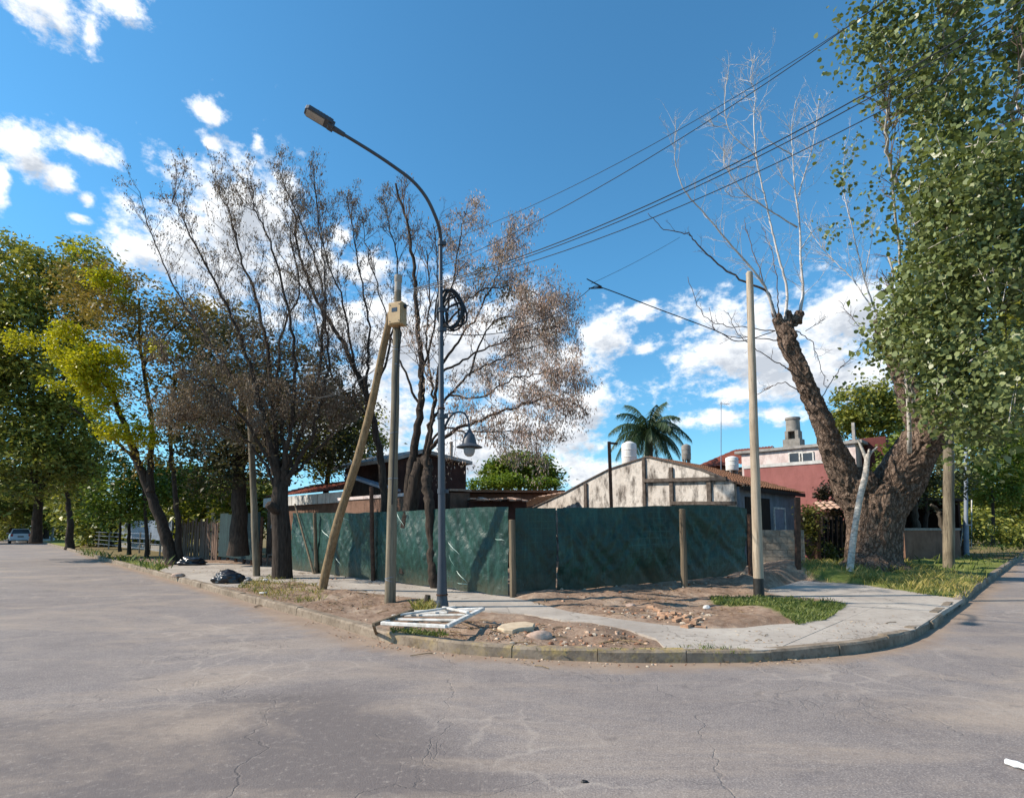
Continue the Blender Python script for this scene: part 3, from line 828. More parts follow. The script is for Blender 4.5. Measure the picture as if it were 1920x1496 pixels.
# ---- street lamp with a long curved arm and a bell lamp on a bracket
def street_lamp():
    B = GP(829, 1138, 0.13); Y0 = B.y
    t = thing('street_lamp', B, 'tall blue grey steel street lamp with curved arm over the road and a bell lamp', 'street lamp')
    top = P(826, 447, Y0)
    ax = top - B
    at = lambda k: B + ax * k
    b = MB(); b.tube([at(-0.01), at(0.006), at(0.02)], [0.13, 0.12, 0.1], 14)
    b.tube([at(0.02), at(0.07), at(0.13)], [0.1, 0.088, 0.076], 14)
    autosmooth(b.build('base', MT['metal_dark'], t))
    b = MB(); b.tube([at(0.13), at(0.5)], [0.07, 0.066], 14); b.tube([at(0.5), at(0.505), at(0.72)], [0.066, 0.054, 0.05], 14); b.tube([at(0.72), at(0.725), at(1.0)], [0.05, 0.042, 0.038], 14)
    autosmooth(b.build('pole', MT['metal_dark'], t))
    for k in (0.30, 0.5, 0.74, 0.795, 0.985):
        r = 0.08 if k <= 0.5 else 0.06
        b = MB(); b.tube([at(k - 0.006), at(k + 0.006)], [r, r], 14); b.box(at(k) + Vector((r + 0.02, 0, 0)), (0.06, 0.05, 0.07)); b.build('collar', MT['metal_dark'], t)
    arm_px = [(826, 447), (824, 430), (817, 408), (800, 372), (774, 340), (736, 311), (694, 283), (640, 250)]
    Ys = [Y0 - 1.5 * (i / 7) ** 1.2 for i in range(8)]
    arm = spline(bend(arm_px, Ys), 5)
    b = MB(); b.tube(arm, lerp_list([0.037, 0.032, 0.028], len(arm)), 12); autosmooth(b.build('arm', MT['metal_dark'], t))
    d = (arm[-1] - arm[-4]).normalized()
    # the lantern: a shallow tapering box on a spigot, its lens underneath
    side = d.cross(Vector((0, 0, 1))).normalized(); up = side.cross(d)
    Lh, Wh = 0.46, 0.23
    c = arm[-1] + d * 0.04
    h = MB(); h.tube([arm[-1] - d * 0.06, arm[-1] + d * 0.03, c + d * 0.13], [0.038, 0.042, 0.048], 12)
    h.box(c + d * (0.1 + 0.05) + up * 0.02, (0.1, Wh * 0.7, 0.11), (d, side, up))
    h.prism([c + d * q + side * w for q, w in ((0.14, -Wh / 2), (0.14 + Lh - 0.05, -Wh / 2), (0.14 + Lh, -Wh / 2 + 0.05), (0.14 + Lh, Wh / 2 - 0.05), (0.14 + Lh - 0.05, Wh / 2), (0.14, Wh / 2))], up * 0.075)
    for i in range(5):
        h.box(c + d * (0.2 + i * 0.05) + up * 0.09, (0.012, Wh * 0.8, 0.03), (d, side, up))
    hd = bevel(fixn(h.build('lamp_head', MT['metal_dark'], t)), 0.008)
    MT['lens'] = simple('dusty lamp lens', lin(132, 128, 122), lin(166, 160, 152), 3, 0.3, 0.5, bump=0)
    l = MB(); l.box(c + d * (0.14 + Lh / 2 + 0.05) - up * 0.004, (Lh - 0.16, Wh - 0.06, 0.012), (d, side, up)); l.build('lens', MT['lens'], hd)
    # bracket and bell lamp
    Yb = Y0 + 0.05
    hk = spline(bend([(834, 800), (842, 784), (856, 773), (870, 775), (878, 788), (880, 806)], [Yb] * 6), 5)
    br = MB(); br.tube(hk, 0.018, 8); br.tube([P(834, 776, Yb), P(858, 773, Yb)], 0.012, 6); br.tube([P(834, 803, Yb), P(846, 779, Yb)], 0.012, 6)
    bo = br.build('bracket', MT['metal_dark'], t, True)
    cb = P(880, 838, Yb); k = PXM(Yb)
    s_ = MB(); s_._lathe(cb, [(25 * k, -1 * k), (25 * k, 0), (14 * k, 6 * k), (12.5 * k, 14 * k), (9.5 * k, 24 * k), (6 * k, 27 * k), (3 * k, 33 * k)], 24)
    autosmooth(s_.build('bell_shade', MT['metal_dark'], bo), 50)
    MT['opal'] = simple('grey opal glass', lin(120, 122, 124), lin(150, 152, 154), 2, 0.25, 0.5, bump=0)
    g_ = MB(); g_._lathe(cb, [(4 * k, -18 * k), (8 * k, -15.5 * k), (10.5 * k, -10 * k), (11 * k, -5 * k), (11 * k, -1.5 * k)], 20)
    g_.build('lamp_globe', MT['opal'], bo, True)
    # ties wound round the pole
    for k in (0.03, 0.52):
        b = MB(); b.tube([at(k), at(k + 0.004)], [0.108 if k < .1 else 0.07] * 2, 14); b.build('tie_band', MT['rust'], t)
    return t, Y0, at
LAMP, YL, lamp_at = street_lamp()

# ---- coil of spare cable hung on the lamp pole
def coil():
    c = P(846, 582, YL + 0.12); k = PXM(YL)
    o = thing('cable_coil', c + Vector((0, 0, 0.3)), 'thick black coil of spare cable hung high on the lamp pole', 'cable coil')
    for j, (rx, rz, dx, dz, r) in enumerate(((24, 38, -2, 0, .026), (21, 35, 2, 2, .024), (23, 32, 5, -5, .02), (19, 37, -6, 3, .018), (26, 34, 0, -3, .016), (16, 28, 8, -10, .02))):
        pts = []
        for i in range(31):
            a = 2 * math.pi * i / 30
            x = math.cos(a) * rx * (1 - .18 * math.sin(a)) + dx + 2.5 * math.sin(2 * a + j); z = math.sin(a) * rz + dz + 3 * math.cos(3 * a + j * 2)
            pts.append(c + Vector((x * k, .02 * j - .05 + .03 * math.sin(2 * a + j), z * k)))
        b = MB(); b.tube(pts, r, 8, False); b.build('cable_loop', MT['black'], o, True)
    b = MB(); b.tube([P(838, 585, YL), P(868, 574, YL + 0.1)], 0.012, 6); b.build('tie', MT['pale_bark'], o)
coil()

# ---- wooden pole with the meter box
Zv_ = Vector((0, 0, 1))
def box_pole():
    B = GP(731, 1127, 0.14); Y = B.y
    t = thing('utility_pole', B, 'grey green wooden utility pole with a tan box near its top beside the leaning strut', 'utility pole')
    top = P(746, 546, Y)
    b = MB(); pole_tube(b, B - Vector((0, 0, 0.1)), top, 0.112, 0.07, 16, 14); autosmooth(b.build('pole', MT['pole_grey'], t))
    cp = P(747, 517, Y)
    b = MB(); b.tube([top - (cp - top) * .1, top + (cp - top) * 0.55], [0.074, 0.072], 14); b.tube([top + (cp - top) * 0.55, top + (cp - top) * 0.6, cp], [0.072, 0.084, 0.08], 14)
    autosmooth(b.build('pole_cap', MT['concrete'], t))
    k = PXM(Y); c = P(748, 595, Y) + Vector((0.0, -0.14, 0))
    X = Vector((0.93, -0.37, 0)).normalized(); Yv = Vector((0.37, 0.93, 0)).normalized()
    bx = MB(); bx.box(c, (30 * k, 0.2, 44 * k), (X, Yv, Vector((0, 0, 1))))
    o = bevel(bx.build('meter_box', MT['box_tan'], t), 0.012, 2)
    l = MB(); l.box(c - Yv * 0.11 + Vector((0, 0, 0)), (26 * k, 0.02, 40 * k), (X, Yv, Vector((0, 0, 1)))); bevel(l.build('box_lid', MT['box_tan'], o), 0.006)
    for dx, dz in ((-10, 16), (10, 16), (-10, -16), (10, -16)):
        w = MB(); q_ = c - Yv * .12 + X * dx * k + Zv_ * dz * k; w.tube([q_, q_ - Yv * .008], .011, 6); w.build('screw', MT['metal_dark'], o)
    w = MB(); w.box(c - Yv * .121 + Zv_ * 6 * k, (12 * k, .006, 8 * k), (X, Yv, Zv_)); w.build('meter_window', MT['glass_dark'], o)
    w = MB(); w.tube([c - Zv_ * 22 * k + X * .04, c - Zv_ * 34 * k + X * .03 + Yv * .1, B.lerp(top, .72) + X * .06 - Yv * .06, B.lerp(top, .3) + X * .05 - Yv * .09], .014, 6); w.build('conduit', MT['black'], t)
    for z in (-19, 19):
        w = MB(); w.box(c + Yv * 0.1 + Vector((0, 0, z * k)), (34 * k, 0.02, 2.4 * k), (X, Yv, Vector((0, 0, 1)))); w.build('clamp', MT['metal_dark'], o)
    w = MB(); w.box(c + X * 17 * k + Vector((0, 0, 14 * k)), (5 * k, 0.06, 6 * k)); w.build('cable_gland', MT['black'], o)
    # bands of wire wound round it
    for py in (640, 655, 662, 690, 820, 905, 1084, 1090):
        q = (py - 546) / (1127 - 546); p = top.lerp(B, q); r = 0.07 + 0.042 * q + 0.005
        b = MB(); b.tube([p - Vector((0, 0, 0.006)), p + Vector((R.uniform(-.004, .004), 0, 0.006))], [r, r], 16, False); b.build('wire_band', MT['galv'], t)
    return t, Y
UPOLE, YU = box_pole()
def strut():
    B = GP(605, 1104, 0.14)
    T = P(737, 588, YU + 0.12)
    t = tag(None or MBstrut(B, T), 'yellow brown timber strut leaning up against the utility pole', 'timber strut')
def MBstrut(B, T):
    b = MB(); n = 14
    sidev = (T - B).normalized().cross(Vector((0, 1, 0)))
    pts = [B.lerp(T, i / n) + sidev * (0.05 * math.sin(i * 0.55) + R.uniform(-.008, .008)) for i in range(n + 1)]
    pts[0] = B - (T - B).normalized() * 0.08
    b.tube(pts, [0.108 - 0.036 * i / n + R.uniform(-.004, .004) for i in range(n + 1)], 14)
    return autosmooth(b.build('timber_strut', MT['strut_wood']))
strut()
# ---- bare timber pole with tarred foot
def tar_pole():
    B = GP(1423, 1117, 0.14); Y = B.y
    t = thing('utility_pole', B, 'tall bare pale timber pole with black tarred foot on the grass patch', 'utility pole')
    T = P(1405, 512, Y)
    ax = T - B; r = lambda k: 0.108 - 0.036 * k
    b = MB(); pole_tube(b, B + ax * 0.052, T, r(0.05), r(1), 16, 16); b.tube([T, T + Vector((0, 0, .03))], [r(1) * 0.97, r(1) * .7], 16)
    autosmooth(b.build('pole', MT['pole_wood'], t))
    b = MB(); pole_tube(b, B - Vector((0, 0, 0.15)), B + ax * 0.052, r(-0.02) + .003, r(0.05) + .003, 16, 3, 0.002); autosmooth(b.build('tarred_foot', MT['tar'], t))
tar_pole()
# ---- slim pole among the trees on the left
def slim_pole():
    B = GP(482, 1080, 0.13); Y = B.y
    T = P(466, 700, Y)
    b = MB(); pole_tube(b, B - Vector((0, 0, 0.1)), T, 0.105, 0.08, 14, 12)
    tag(autosmooth(b.build('utility_pole', MT['pole_grey'])), 'dark slim timber pole standing just left of the thick bare street tree', 'utility pole')
slim_pole()
# ---- right verge: timber post, lattice post, blue steel pole, sign
def right_poles():
    B = GP(1779, 1064, 0.16); Y = B.y; k = PXM(Y)
    b = MB(); pole_tube(b, B - Vector((0, 0, .1)), P(1777, 560, Y), 9.5 * k, 8 * k, 14, 14, 0.015)
    tag(autosmooth(b.build('utility_pole', MT['pole_grey'])), 'mossy timber pole on the right grass verge beside the giant tree', 'utility pole')
    B = GP(1812, 1040, 0.16); Y = B.y; k = PXM(Y)
    t = thing('metal_pole', B, 'thin blue grey steel pole on the right verge with pale board leaning behind', 'pole')
    b = MB(); b.tube([B, P(1811, 985, Y), P(1811, 984, Y), P(1812, 700, Y)], [4.6 * k, 4.4 * k, 3.2 * k, 3 * k], 10); autosmooth(b.build('pole', MT['galv'], t))
    b = MB(); b.box(P(1812, 984, Y), (11 * k, 11 * k, 2 * k)); b.build('collar', MT['galv'], t)
    # folding board on the verge, seen edge on
    Y2 = Y + 0.6
    t = thing('folding_ladder', GP(1806, 1036, 0.16), 'pale folding ladder standing open behind the blue grey pole', 'ladder')
    for a, c in (((1800, 1028), (1810, 955)), ((1821, 1026), (1822, 936))):
        b = MB(); b.bar(P(*a, Y2), P(*c, Y2), 0.05, 0.03); b.build('rail', MT['white_paint'], t)
        b = MB(); b.bar(P(*a, Y2 + .35), P(*c, Y2 + .3), 0.05, 0.03); b.build('rail', MT['white_paint'], t)
        for q in (0.15, 0.4, 0.65, 0.9):
            b = MB(); b.bar(P(*a, Y2).lerp(P(*c, Y2), q), P(*a, Y2 + .35).lerp(P(*c, Y2 + .3), q), 0.03, 0.03); b.build('rung', MT['white_paint'], t)
right_poles()

# ---- the green mesh fence
def net_mat():
    m = M_('dark green shade cloth', 0.42, 0.45)
    a = m.noise(1.2, 4, 0.6); b = m.noise(7, 5, 0.65)
    c = m.ramp(a, [(0.3, lin(14, 45, 38)), (0.55, lin(20, 57, 48)), (0.78, lin(29, 72, 60))])
    c = m.mix(m.ramp(b, [(0.5, 0), (0.8, 0.35)]), c, lin(40, 78, 70))
    st_ = m.noise(2.4, 5, .7, (2.2, 2.2, .35), .6)
    c = m.mix(m.ramp(st_, [(.5, 0), (.72, .55)]), c, lin(52, 98, 88))
    c = m.mix(m.ramp(st_, [(.28, .6), (.46, 0)]), c, lin(10, 30, 29))
    u, v = m.attr('along'), m.attr('up')
    def lines(s, per, w):
        f = m.math('FRACT', m.math('DIVIDE', s, per)); return m.math('LESS_THAN', f, w)
    gl = m.math('MAXIMUM', lines(u, 0.15, 0.1), lines(v, 0.15, 0.1))
    gm = m.math('MULTIPLY', gl, m.ramp(m.noise(0.6, 2), [(0.5, 0.02), (0.68, 0.22)]))
    c = m.mix(gm, c, lin(96, 142, 128))
    dirt = m.ramp(m.math('ADD', m.math('MULTIPLY', v, 0.5), m.math('MULTIPLY', b, 0.3)), [(0.16, 0.6), (0.36, 0)])
    c = m.mix(dirt, c, lin(84, 78, 62))
    m.color(c)
    wv = m.n('ShaderNodeTexWave', wave_type='BANDS'); wv.inputs['Scale'].default_value = 40
    m.l(m.co((0, 0, 1)), wv.inputs['Vector'])
    m.bump(m.math('ADD', m.math('MULTIPLY', m.noise(5, 6, .65, (1, 1, .5), 1.2), 1.0), m.math('MULTIPLY', m.noise(22, 3, .6), 0.12)), 0.7, 0.045)
    tr = m.n('ShaderNodeBsdfTranslucent'); m.l(c, tr.inputs[0])
    mx = m.n('ShaderNodeMixShader'); mx.inputs[0].default_value = 0.1
    m.l(m.b.outputs[0], mx.inputs[1]); m.l(tr.outputs[0], mx.inputs[2]); m.l(mx.outputs[0], m.nt.nodes['Material Output'].inputs[0])
    return m.m
MT['net'] = net_mat()
FENCE = thing('mesh_fence', C0, 'dark green shade cloth fence on timber posts wrapping the corner plot', 'fence')
def net(name, ends, n, seed, amp=0.05, label=None):
    """ends: list of (bottom point, top point) along the run; cloth with folds hung between them"""
    bots = [e[0] for e in ends]; tops = [e[1] for e in ends]
    cum = [0]
    for a, b in zip(bots, bots[1:]): cum.append(cum[-1] + (b - a).length)
    nu = int(cum[-1] / 0.055); nv = 40
    V = []; U = []; UP = []
    nrm = (bots[-1] - bots[0]).cross(Vector((0, 0, 1))).normalized()
    rs = seed * 13.7
    for i in range(nu + 1):
        s = cum[-1] * i / nu
        j = max(0, min(len(cum) - 2, np.searchsorted(cum, s) - 1)); q = (s - cum[j]) / (cum[j + 1] - cum[j])
        a = bots[j].lerp(bots[j + 1], q); c = tops[j].lerp(tops[j + 1], q)
        for k in range(nv + 1):
            w = k / nv
            p = a.lerp(c, w)
            z = w * 1.8
            # diagonal tension folds, bellies between the posts and small crumples
            f = amp * (mnoise.noise((s * 0.7 + rs, z * 0.6, seed)) * 1.5)
            d = mnoise.noise(((s + z * 0.8) * 3.0 + rs, (s - z) * 0.5, seed + 3))
            f += amp * 0.6 * (1 - abs(d) * 2.2)
            d2 = mnoise.noise(((s - z * 0.7) * 5.5 + rs, (s + z) * 0.8, seed + 9))
            f += amp * 0.26 * (1 - abs(d2) * 2.2)
            f += amp * 0.15 * mnoise.noise((s * 9 + rs, z * 9, seed))
            sag = -0.03 * abs(mnoise.noise((s * 1.4 + rs, 5.5, seed))) * w + 0.035 * mnoise.noise((s * 2.5 + rs, 1.5, seed)) * (1 - w)
            V.append(p + nrm * f * (0.35 + 0.65 * math.sin(math.pi * min(1, max(0, w)))) + Vector((0, 0, sag)))
            U.append(s); UP.append(z)
    st = nv + 1
    fs = [(i * st + k, (i + 1) * st + k, (i + 1) * st + k + 1, i * st + k + 1) for i in range(nu) for k in range(nv)]
    o = mesh_np(name, V, fs, MT['net'], FENCE, True)
    for nm, a in (('along', U), ('up', UP)):
        at = o.data.attributes.new(nm, 'FLOAT', 'POINT'); at.data.foreach_set('value', a)
    return o
def fl(px, zb, zt, off=0.0):
    p = on_left_line(px, off); return (Vector((p.x, p.y, zb)), Vector((p.x, p.y, zt)))
def ztop(px, py, Y): return P(px, py, Y).z
left_spec = [(549, 961), (600, 961), (664, 961), (744, 958), (815, 954), (880, 951), (930, 950), (953, 950)]
ends = []
for px, py in left_spec:
    p = on_left_line(px, 0.06)
    ends.append((Vector((p.x, p.y, 0.15)), Vector((p.x, p.y, ztop(px, py, p.y)))))
net('net_panel', ends, 0, 1, 0.07)
def pt(px, py, Y): return P(px, py, Y)
rb = [(966, 1115, 0.10), (1000, 1109, .22), (1042, 1105, .4)]
net('net_panel', [(P(x, y, C0.y + d), P(x, t_, C0.y + d)) for (x, y, d), t_ in zip(rb, (952, 951, 950))], 0, 2, 0.04, None)
rb = [(1043, 1105, 0.5), (1120, 1102, .75), (1200, 1096, 1.05), (1282, 1089, 1.4), (1345, 1081, 1.75), (1394, 1070, 2.0), (1399, 1058, 2.05)]
net('net_panel', [(P(x, y, C0.y + d), P(x, t_, C0.y + d)) for (x, y, d), t_ in zip(rb, (951, 951, 949, 946, 947, 951, 953))], 0, 5, 0.11, None)
def posts():
    def post(px, pyb, pyt, Y, r, mat, name='post'):
        b_, t_ = P(px[0], pyb, Y), P(px[1], pyt, Y)
        b_.z = min(b_.z, zat(b_.x, b_.y)) - 0.1
        b = MB(); pole_tube(b, b_, t_, r, r * 0.94, 10, 6, 0.004); b.tube([t_, t_ + Vector((0, 0, 0.012))], [r * .94, r * .8], 10)
        return autosmooth(b.build(name, mat, FENCE), 35)
    post((962, 960), 1121, 975, C0.y - 0.12, 0.072, MT['post_wood'])
    post((1284, 1279), 1107, 955, GP(1284, 1107, .16).y, 0.078, MT['post_wood'])
    post((1408, 1406), 1084, 965, C0.y + 2.15, 0.065, MT['rust'])
    for px, pt_ in ((700, 913), (594, 962)):
        p = on_left_line(px, 0.17)
        post((px, px - 4), GP(px, 1082, .13).y and 1082, pt_, p.y, 0.06, MT['post_wood' if px != 700 else 'rust'])
    for px in (870, 770, 640):
        p = on_left_line(px, -0.1); post((px, px), 1085, 962, p.y, 0.05, MT['post_wood'])
    # stay leaning on the cloth
    p = on_left_line(592, 0.3); q = on_left_line(552, 0.12)
    b = MB(); b.tube([Vector((p.x, p.y, 0.1)), P(553, 945, q.y)], [0.035, 0.03], 8); b.build('stay', MT['post_wood'], FENCE)
    # pale torn strips painted for white highlights and tears in the cloth
    MT['glint'] = simple('pale torn plastic', lin(104, 136, 128), lin(176, 196, 186), 6, 0.35, 0.5, bump=0.3)
    for a, c, w in (((744, 962), (757, 985), .03), ((857, 1092), (878, 1096), .02), ((840, 1016), (862, 1040), .022), ((856, 1070), (876, 1092), .026), ((603, 993), (618, 1008), .04), ((628, 1042), (640, 1060), .02),
                    ((928, 1010), (946, 1013), .02), ((842, 1040), (852, 1062), .014), ((640, 968), (654, 976), .03)):
        ya = on_left_line(a[0], 0.17).y; yc = on_left_line(c[0], 0.17).y
        A, Cc = P(*a, ya), P(*c, yc)
        mid = A.lerp(Cc, .5) + FLN * .025
        b = MB(); n = FLN; w *= .62; u = (Cc - A).normalized(); sd = u.cross(n).normalized()
        pts = [A, A.lerp(mid, .5) + sd * .01, mid, mid.lerp(Cc, .5) - sd * .008, Cc]
        ws = [w * .2, w * .9, w * .7, w * .8, w * .15]
        vs = [];
        for p, ww in zip(pts, ws): vs += [p - sd * ww * .7, p + n * ww * .6, p + sd * ww * .7]
        b.add(vs, [(i * 3 + j, (i + 1) * 3 + j, (i + 1) * 3 + j + 1, i * 3 + j + 1) for i in range(4) for j in (0, 1)])
        b.build('glint_strip', MT['glint'], FENCE, True)
posts()

# ---- white gate frame thrown down on the verge
def gate():
    corners = [(716, 1168), (838, 1174), (905, 1141), (774, 1147)]
    zs = [0.27, 0.33, 0.36, 0.24]
    A, B, Cc, D = [GP(x, y, z) for (x, y), z in zip(corners, zs)]
    t = thing('gate_frame', (A + B + Cc + D) / 4 - Vector((0, 0, .15)), 'white painted gate frame lying flat on the dirt beside the lamp base', 'gate')
    up = (B - A).cross(D - A).normalized()
    def bar(name, a, b, w=0.065, h=0.045):
        m = MB(); m.bar(a, b, w, h, up); bevel(m.build(name, MT['white_paint'], t), 0.006)
    bar('frame_rail', A, B); bar('frame_rail', D, Cc); bar('frame_rail', A + (D - A) * .02, D - (D - A) * .02); bar('frame_rail', B, Cc, .075)
    for q in (0.3, 0.62):
        bar('slat', A.lerp(D, q) + up * .003, B.lerp(Cc, q) + up * .003, 0.05, 0.03)
    bar('slat', A.lerp(D, 0.8) , A.lerp(D, .8).lerp(B.lerp(Cc, .8), .6), 0.04, 0.03)
    bar('brace', A.lerp(D, .3) + up * .05, D.lerp(Cc, .62) + up * .05, 0.05, 0.03)
    bar('brace', D.lerp(Cc, .45) + up * .05, B.lerp(Cc, .55) + up * .05, 0.05, 0.03)
    a, c = GP(700, 1171, .26), GP(774, 1144, .34)
    m = MB(); m.bar(a, c, 0.05, 0.05); m.bar(a, GP(706, 1189, 0.06), .03, .03)
    tag(m.build('angle_bar', MT['post_wood']), 'bent rusty beige angle bar under the left side of the white gate frame', 'metal bar')
gate()
def blob(name, c, size, mat, label, cat, seed=0, flat=0.35, sub=3, rot=0, crease=0.25, group=None, parent=None):
    bm = bmesh.new(); bmesh.ops.create_icosphere(bm, subdivisions=sub, radius=1)
    for v in bm.verts:
        n = v.co.normalized()
        k = 1 + crease * mnoise.noise(n * 1.6 + Vector((seed, 0, 0))) + crease * .6 * (1 - abs(mnoise.noise(n * 3.5 + Vector((0, seed, 0)))) * 2) + crease * .35 * (1 - abs(mnoise.noise(n * 8 + Vector((0, 0, seed)))) * 2.4)
        v.co = Vector((n.x * size[0], n.y * size[1], n.z * size[2])) * k
        if v.co.z < -size[2] * flat: v.co.z = -size[2] * flat
    bmesh.ops.rotate(bm, verts=bm.verts, cent=(0, 0, 0), matrix=Matrix.Rotation(rot, 3, 'Z'))
    me = bpy.data.meshes.new(name); bm.to_mesh(me); bm.free(); me.materials.append(mat)
    me.polygons.foreach_set('use_smooth', np.ones(len(me.polygons), bool))
    o = bpy.data.objects.new(name, me); COL.objects.link(o)
    o.location = Vector(c) + Vector((0, 0, size[2] * flat))
    if parent is not None:
        o.location -= ORG[parent]; o.parent = parent
    if label: tag(o, label, cat, group)
    return o
def slabrock():
    MT['sandstone'] = simple('pale yellow slab stone', lin(172, 152, 126), lin(204, 186, 160), 8, 0.9, 0.2, bump=0.4)
    poly = [GP(x, y, 0.2) for x, y in ((932, 1175), (944, 1180), (962, 1181), (974, 1178), (1000, 1174), (1003, 1167), (985, 1165), (958, 1166), (940, 1170))]
    b = MB(); b.prism([p + Vector((0, 0, R.uniform(-.006, .006))) for p in reversed(poly)], (0, 0, -0.07))
    tag(bevel(fixn(b.build('stone_slab', MT['sandstone'])), .012), 'flat pale yellow broken slab lying on the dirt by the kerb', 'stone slab')
    MT['rock'] = simple('pinkish rubble stone', lin(150, 124, 108), lin(196, 174, 158), 7, 0.9, 0.2, bump=0.6)
    p = GP(1012, 1192, .16)
    blob('rock', (p.x, p.y, zat(p.x, p.y) - .02), (0.17, 0.09, 0.085), MT['rock'], 'pinkish grey rock in front of the flat pale slab', 'rock', 3, rot=.2, crease=.18)
    p = GP(1325, 1137, .16); blob('rock', (p.x, p.y, zat(p.x, p.y) - .01), (0.06, 0.05, 0.045), MT['white_paint'], 'small bright white stone at the edge of the grass patch', 'rock', 5)
    p = GP(1182, 1133, .16); blob('rock', (p.x, p.y, zat(p.x, p.y) - .01), (0.09, 0.06, 0.05), MT['rock'], 'small pale stone lying in the dirt before the dark fence cloth', 'rock', 6)
    p = GP(1395, 1083, .3); blob('rock', (p.x, p.y, zat(p.x, p.y)), (0.08, 0.06, 0.05), MT['sandstone'], 'small stone on the dirt bank under the right fence end', 'rock', 8)
    # stump by the lamp
    b = MB(); p = GP(801, 1132, .14); b.tube([p - Vector((0, 0, .05)), p + Vector((0, 0, .1)), p + Vector((.01, 0, .17))], [.075, .06, .055], 9)
    tag(b.build('tree_stump', MT['bark_mid']), 'short cut stump in the tuft of grass by the lamp base', 'stump')
    # broken brick course in the soil
    MT['brick'] = simple('old orange brick', lin(140, 104, 82), lin(196, 160, 130), 9, 0.9, 0.2, bump=.4)
    t = thing('brick_heap', GP(1270, 1158, .15), 'heap of broken orange bricks in the dirt left of the pale pole', 'brick heap')
    for i in range(26):
        px = 1232 + 76 * (i / 25) + R.uniform(-14, 14); py = 1143 + 26 * (i / 25) + R.uniform(-7, 7)
        c = GP(px, py, .16); c.z = zat(c.x, c.y) + R.uniform(0.0, .035)
        a = R.uniform(0, 3); X = Vector((math.cos(a), math.sin(a), R.uniform(-.3, .3))).normalized(); Yv = Vector((0, 0, 1)).cross(X).normalized(); Z = X.cross(Yv)
        b = MB(); b.box(c, (R.uniform(.07, .17), R.uniform(.06, .09), R.uniform(.03, .05)), (X, Yv, Z)); b.build('brick', MT['brick'], t)
    # white tube on the road at the right edge
    a = GP(1886, 1424, .028); c = GP(1965, 1447, .03)
    d = (c - a).normalized()
    sd_ = d.cross(Vector((0, 0, 1))).normalized(); V_, F_ = [], []; nr = 10
    for i_ in range(9):
        q = a.lerp(c, i_ / 8.0); w_ = .036 * (0.7 if i_ == 0 else 1) * R.uniform(.92, 1.08); h_ = .02 * R.uniform(.8, 1.15)
        for k_ in range(nr):
            an = 2 * math.pi * k_ / nr; V_.append(q + sd_ * (w_ * math.cos(an) + R.uniform(-.003, .003)) + Vector((0, 0, h_ * math.sin(an) - .01)))
    for i_ in range(8):
        for k_ in range(nr): F_.append((i_ * nr + k_, i_ * nr + (k_ + 1) % nr, (i_ + 1) * nr + (k_ + 1) % nr, (i_ + 1) * nr + k_))
    F_ += [tuple(range(nr)), tuple(8 * nr + k_ for k_ in range(nr))]
    b = MB(); b.add(V_, F_)
    MT['white_plastic'] = simple('white plastic', lin(236, 234, 230), lin(246, 245, 242), 3, .35, .5, bump=.05)
    tag(autosmooth(b.build('plastic_tube', MT['white_plastic']), 60), 'white plastic tube lying on the asphalt at the right edge', 'plastic tube')
    p = GP(1096, 1466, 0); blob('pebble', p, (.02, .012, .01), MT['black'], 'small black pebble alone on the asphalt near the camera', 'pebble', 2)
slabrock()
def bags():
    MT['bag'] = simple('black rubbish bag plastic', (0.006, 0.006, 0.008), (0.02, 0.02, 0.025), 4, 0.28, 0.6, bump=.3, bd=.02)
    MT['bagwhite'] = simple('white bag plastic', lin(150, 146, 140), lin(206, 202, 196), 4, 0.4, 0.5, bump=.3, bd=.02)
    p = GP(426, 1092, .14)
    t = thing('rubbish_bag', p, 'black rubbish bag with grey patches lying on the pavement by the kerb', 'rubbish bag')
    blob('bag', p + Vector((0, 0, .0)), (.30, .2, .17), MT['bag'], None, None, 4, .55, sub=4, crease=.42, parent=t)
    blob('bag_knot', p + Vector((-.02, .05, .2)), (.05, .05, .07), MT['bag'], None, None, 6, .8, crease=.4, parent=t)
    blob('patch', p + Vector((-.12, -.12, .03)), (.06, .06, .1), MT['bagwhite'], None, None, 7, .8, crease=.4, parent=t)
    p = GP(457, 1088, .14); blob('sack', p, (.19, .1, .07), MT['bagwhite'], 'crumpled whitish sack beside the black rubbish bag', 'sack', 9, .5, sub=4, crease=.5, rot=-.3)
    p = GP(358, 1059, .13); blob('rubbish_bag', p, (.42, .26, .17), MT['bag'], 'low dark heap of rubbish bags on the pavement right of the leaning tree', 'rubbish bag', 12, .5, sub=4, crease=.5)
    p = GP(494, 1112, .15); blob('paper_scrap', p, (.08, .05, .02), MT['bagwhite'], 'small pale paper scrap on the dry grass below the thick bare tree', 'paper scrap', 14, .5, crease=.4)
    p = GP(497, 1088, .15); blob('paper_scrap', p, (.07, .05, .03), MT['bagwhite'], 'small pale paper scrap beside the foot of the thick bare tree', 'paper scrap', 15, .5, crease=.4)
    p = GP(333, 1081, .14); blob('rock', p, (.16, .12, .07), MT['rock'], 'pale lump of concrete lying on the kerb near the leaning tree', 'rock', 17, .5, crease=.3)
bags()

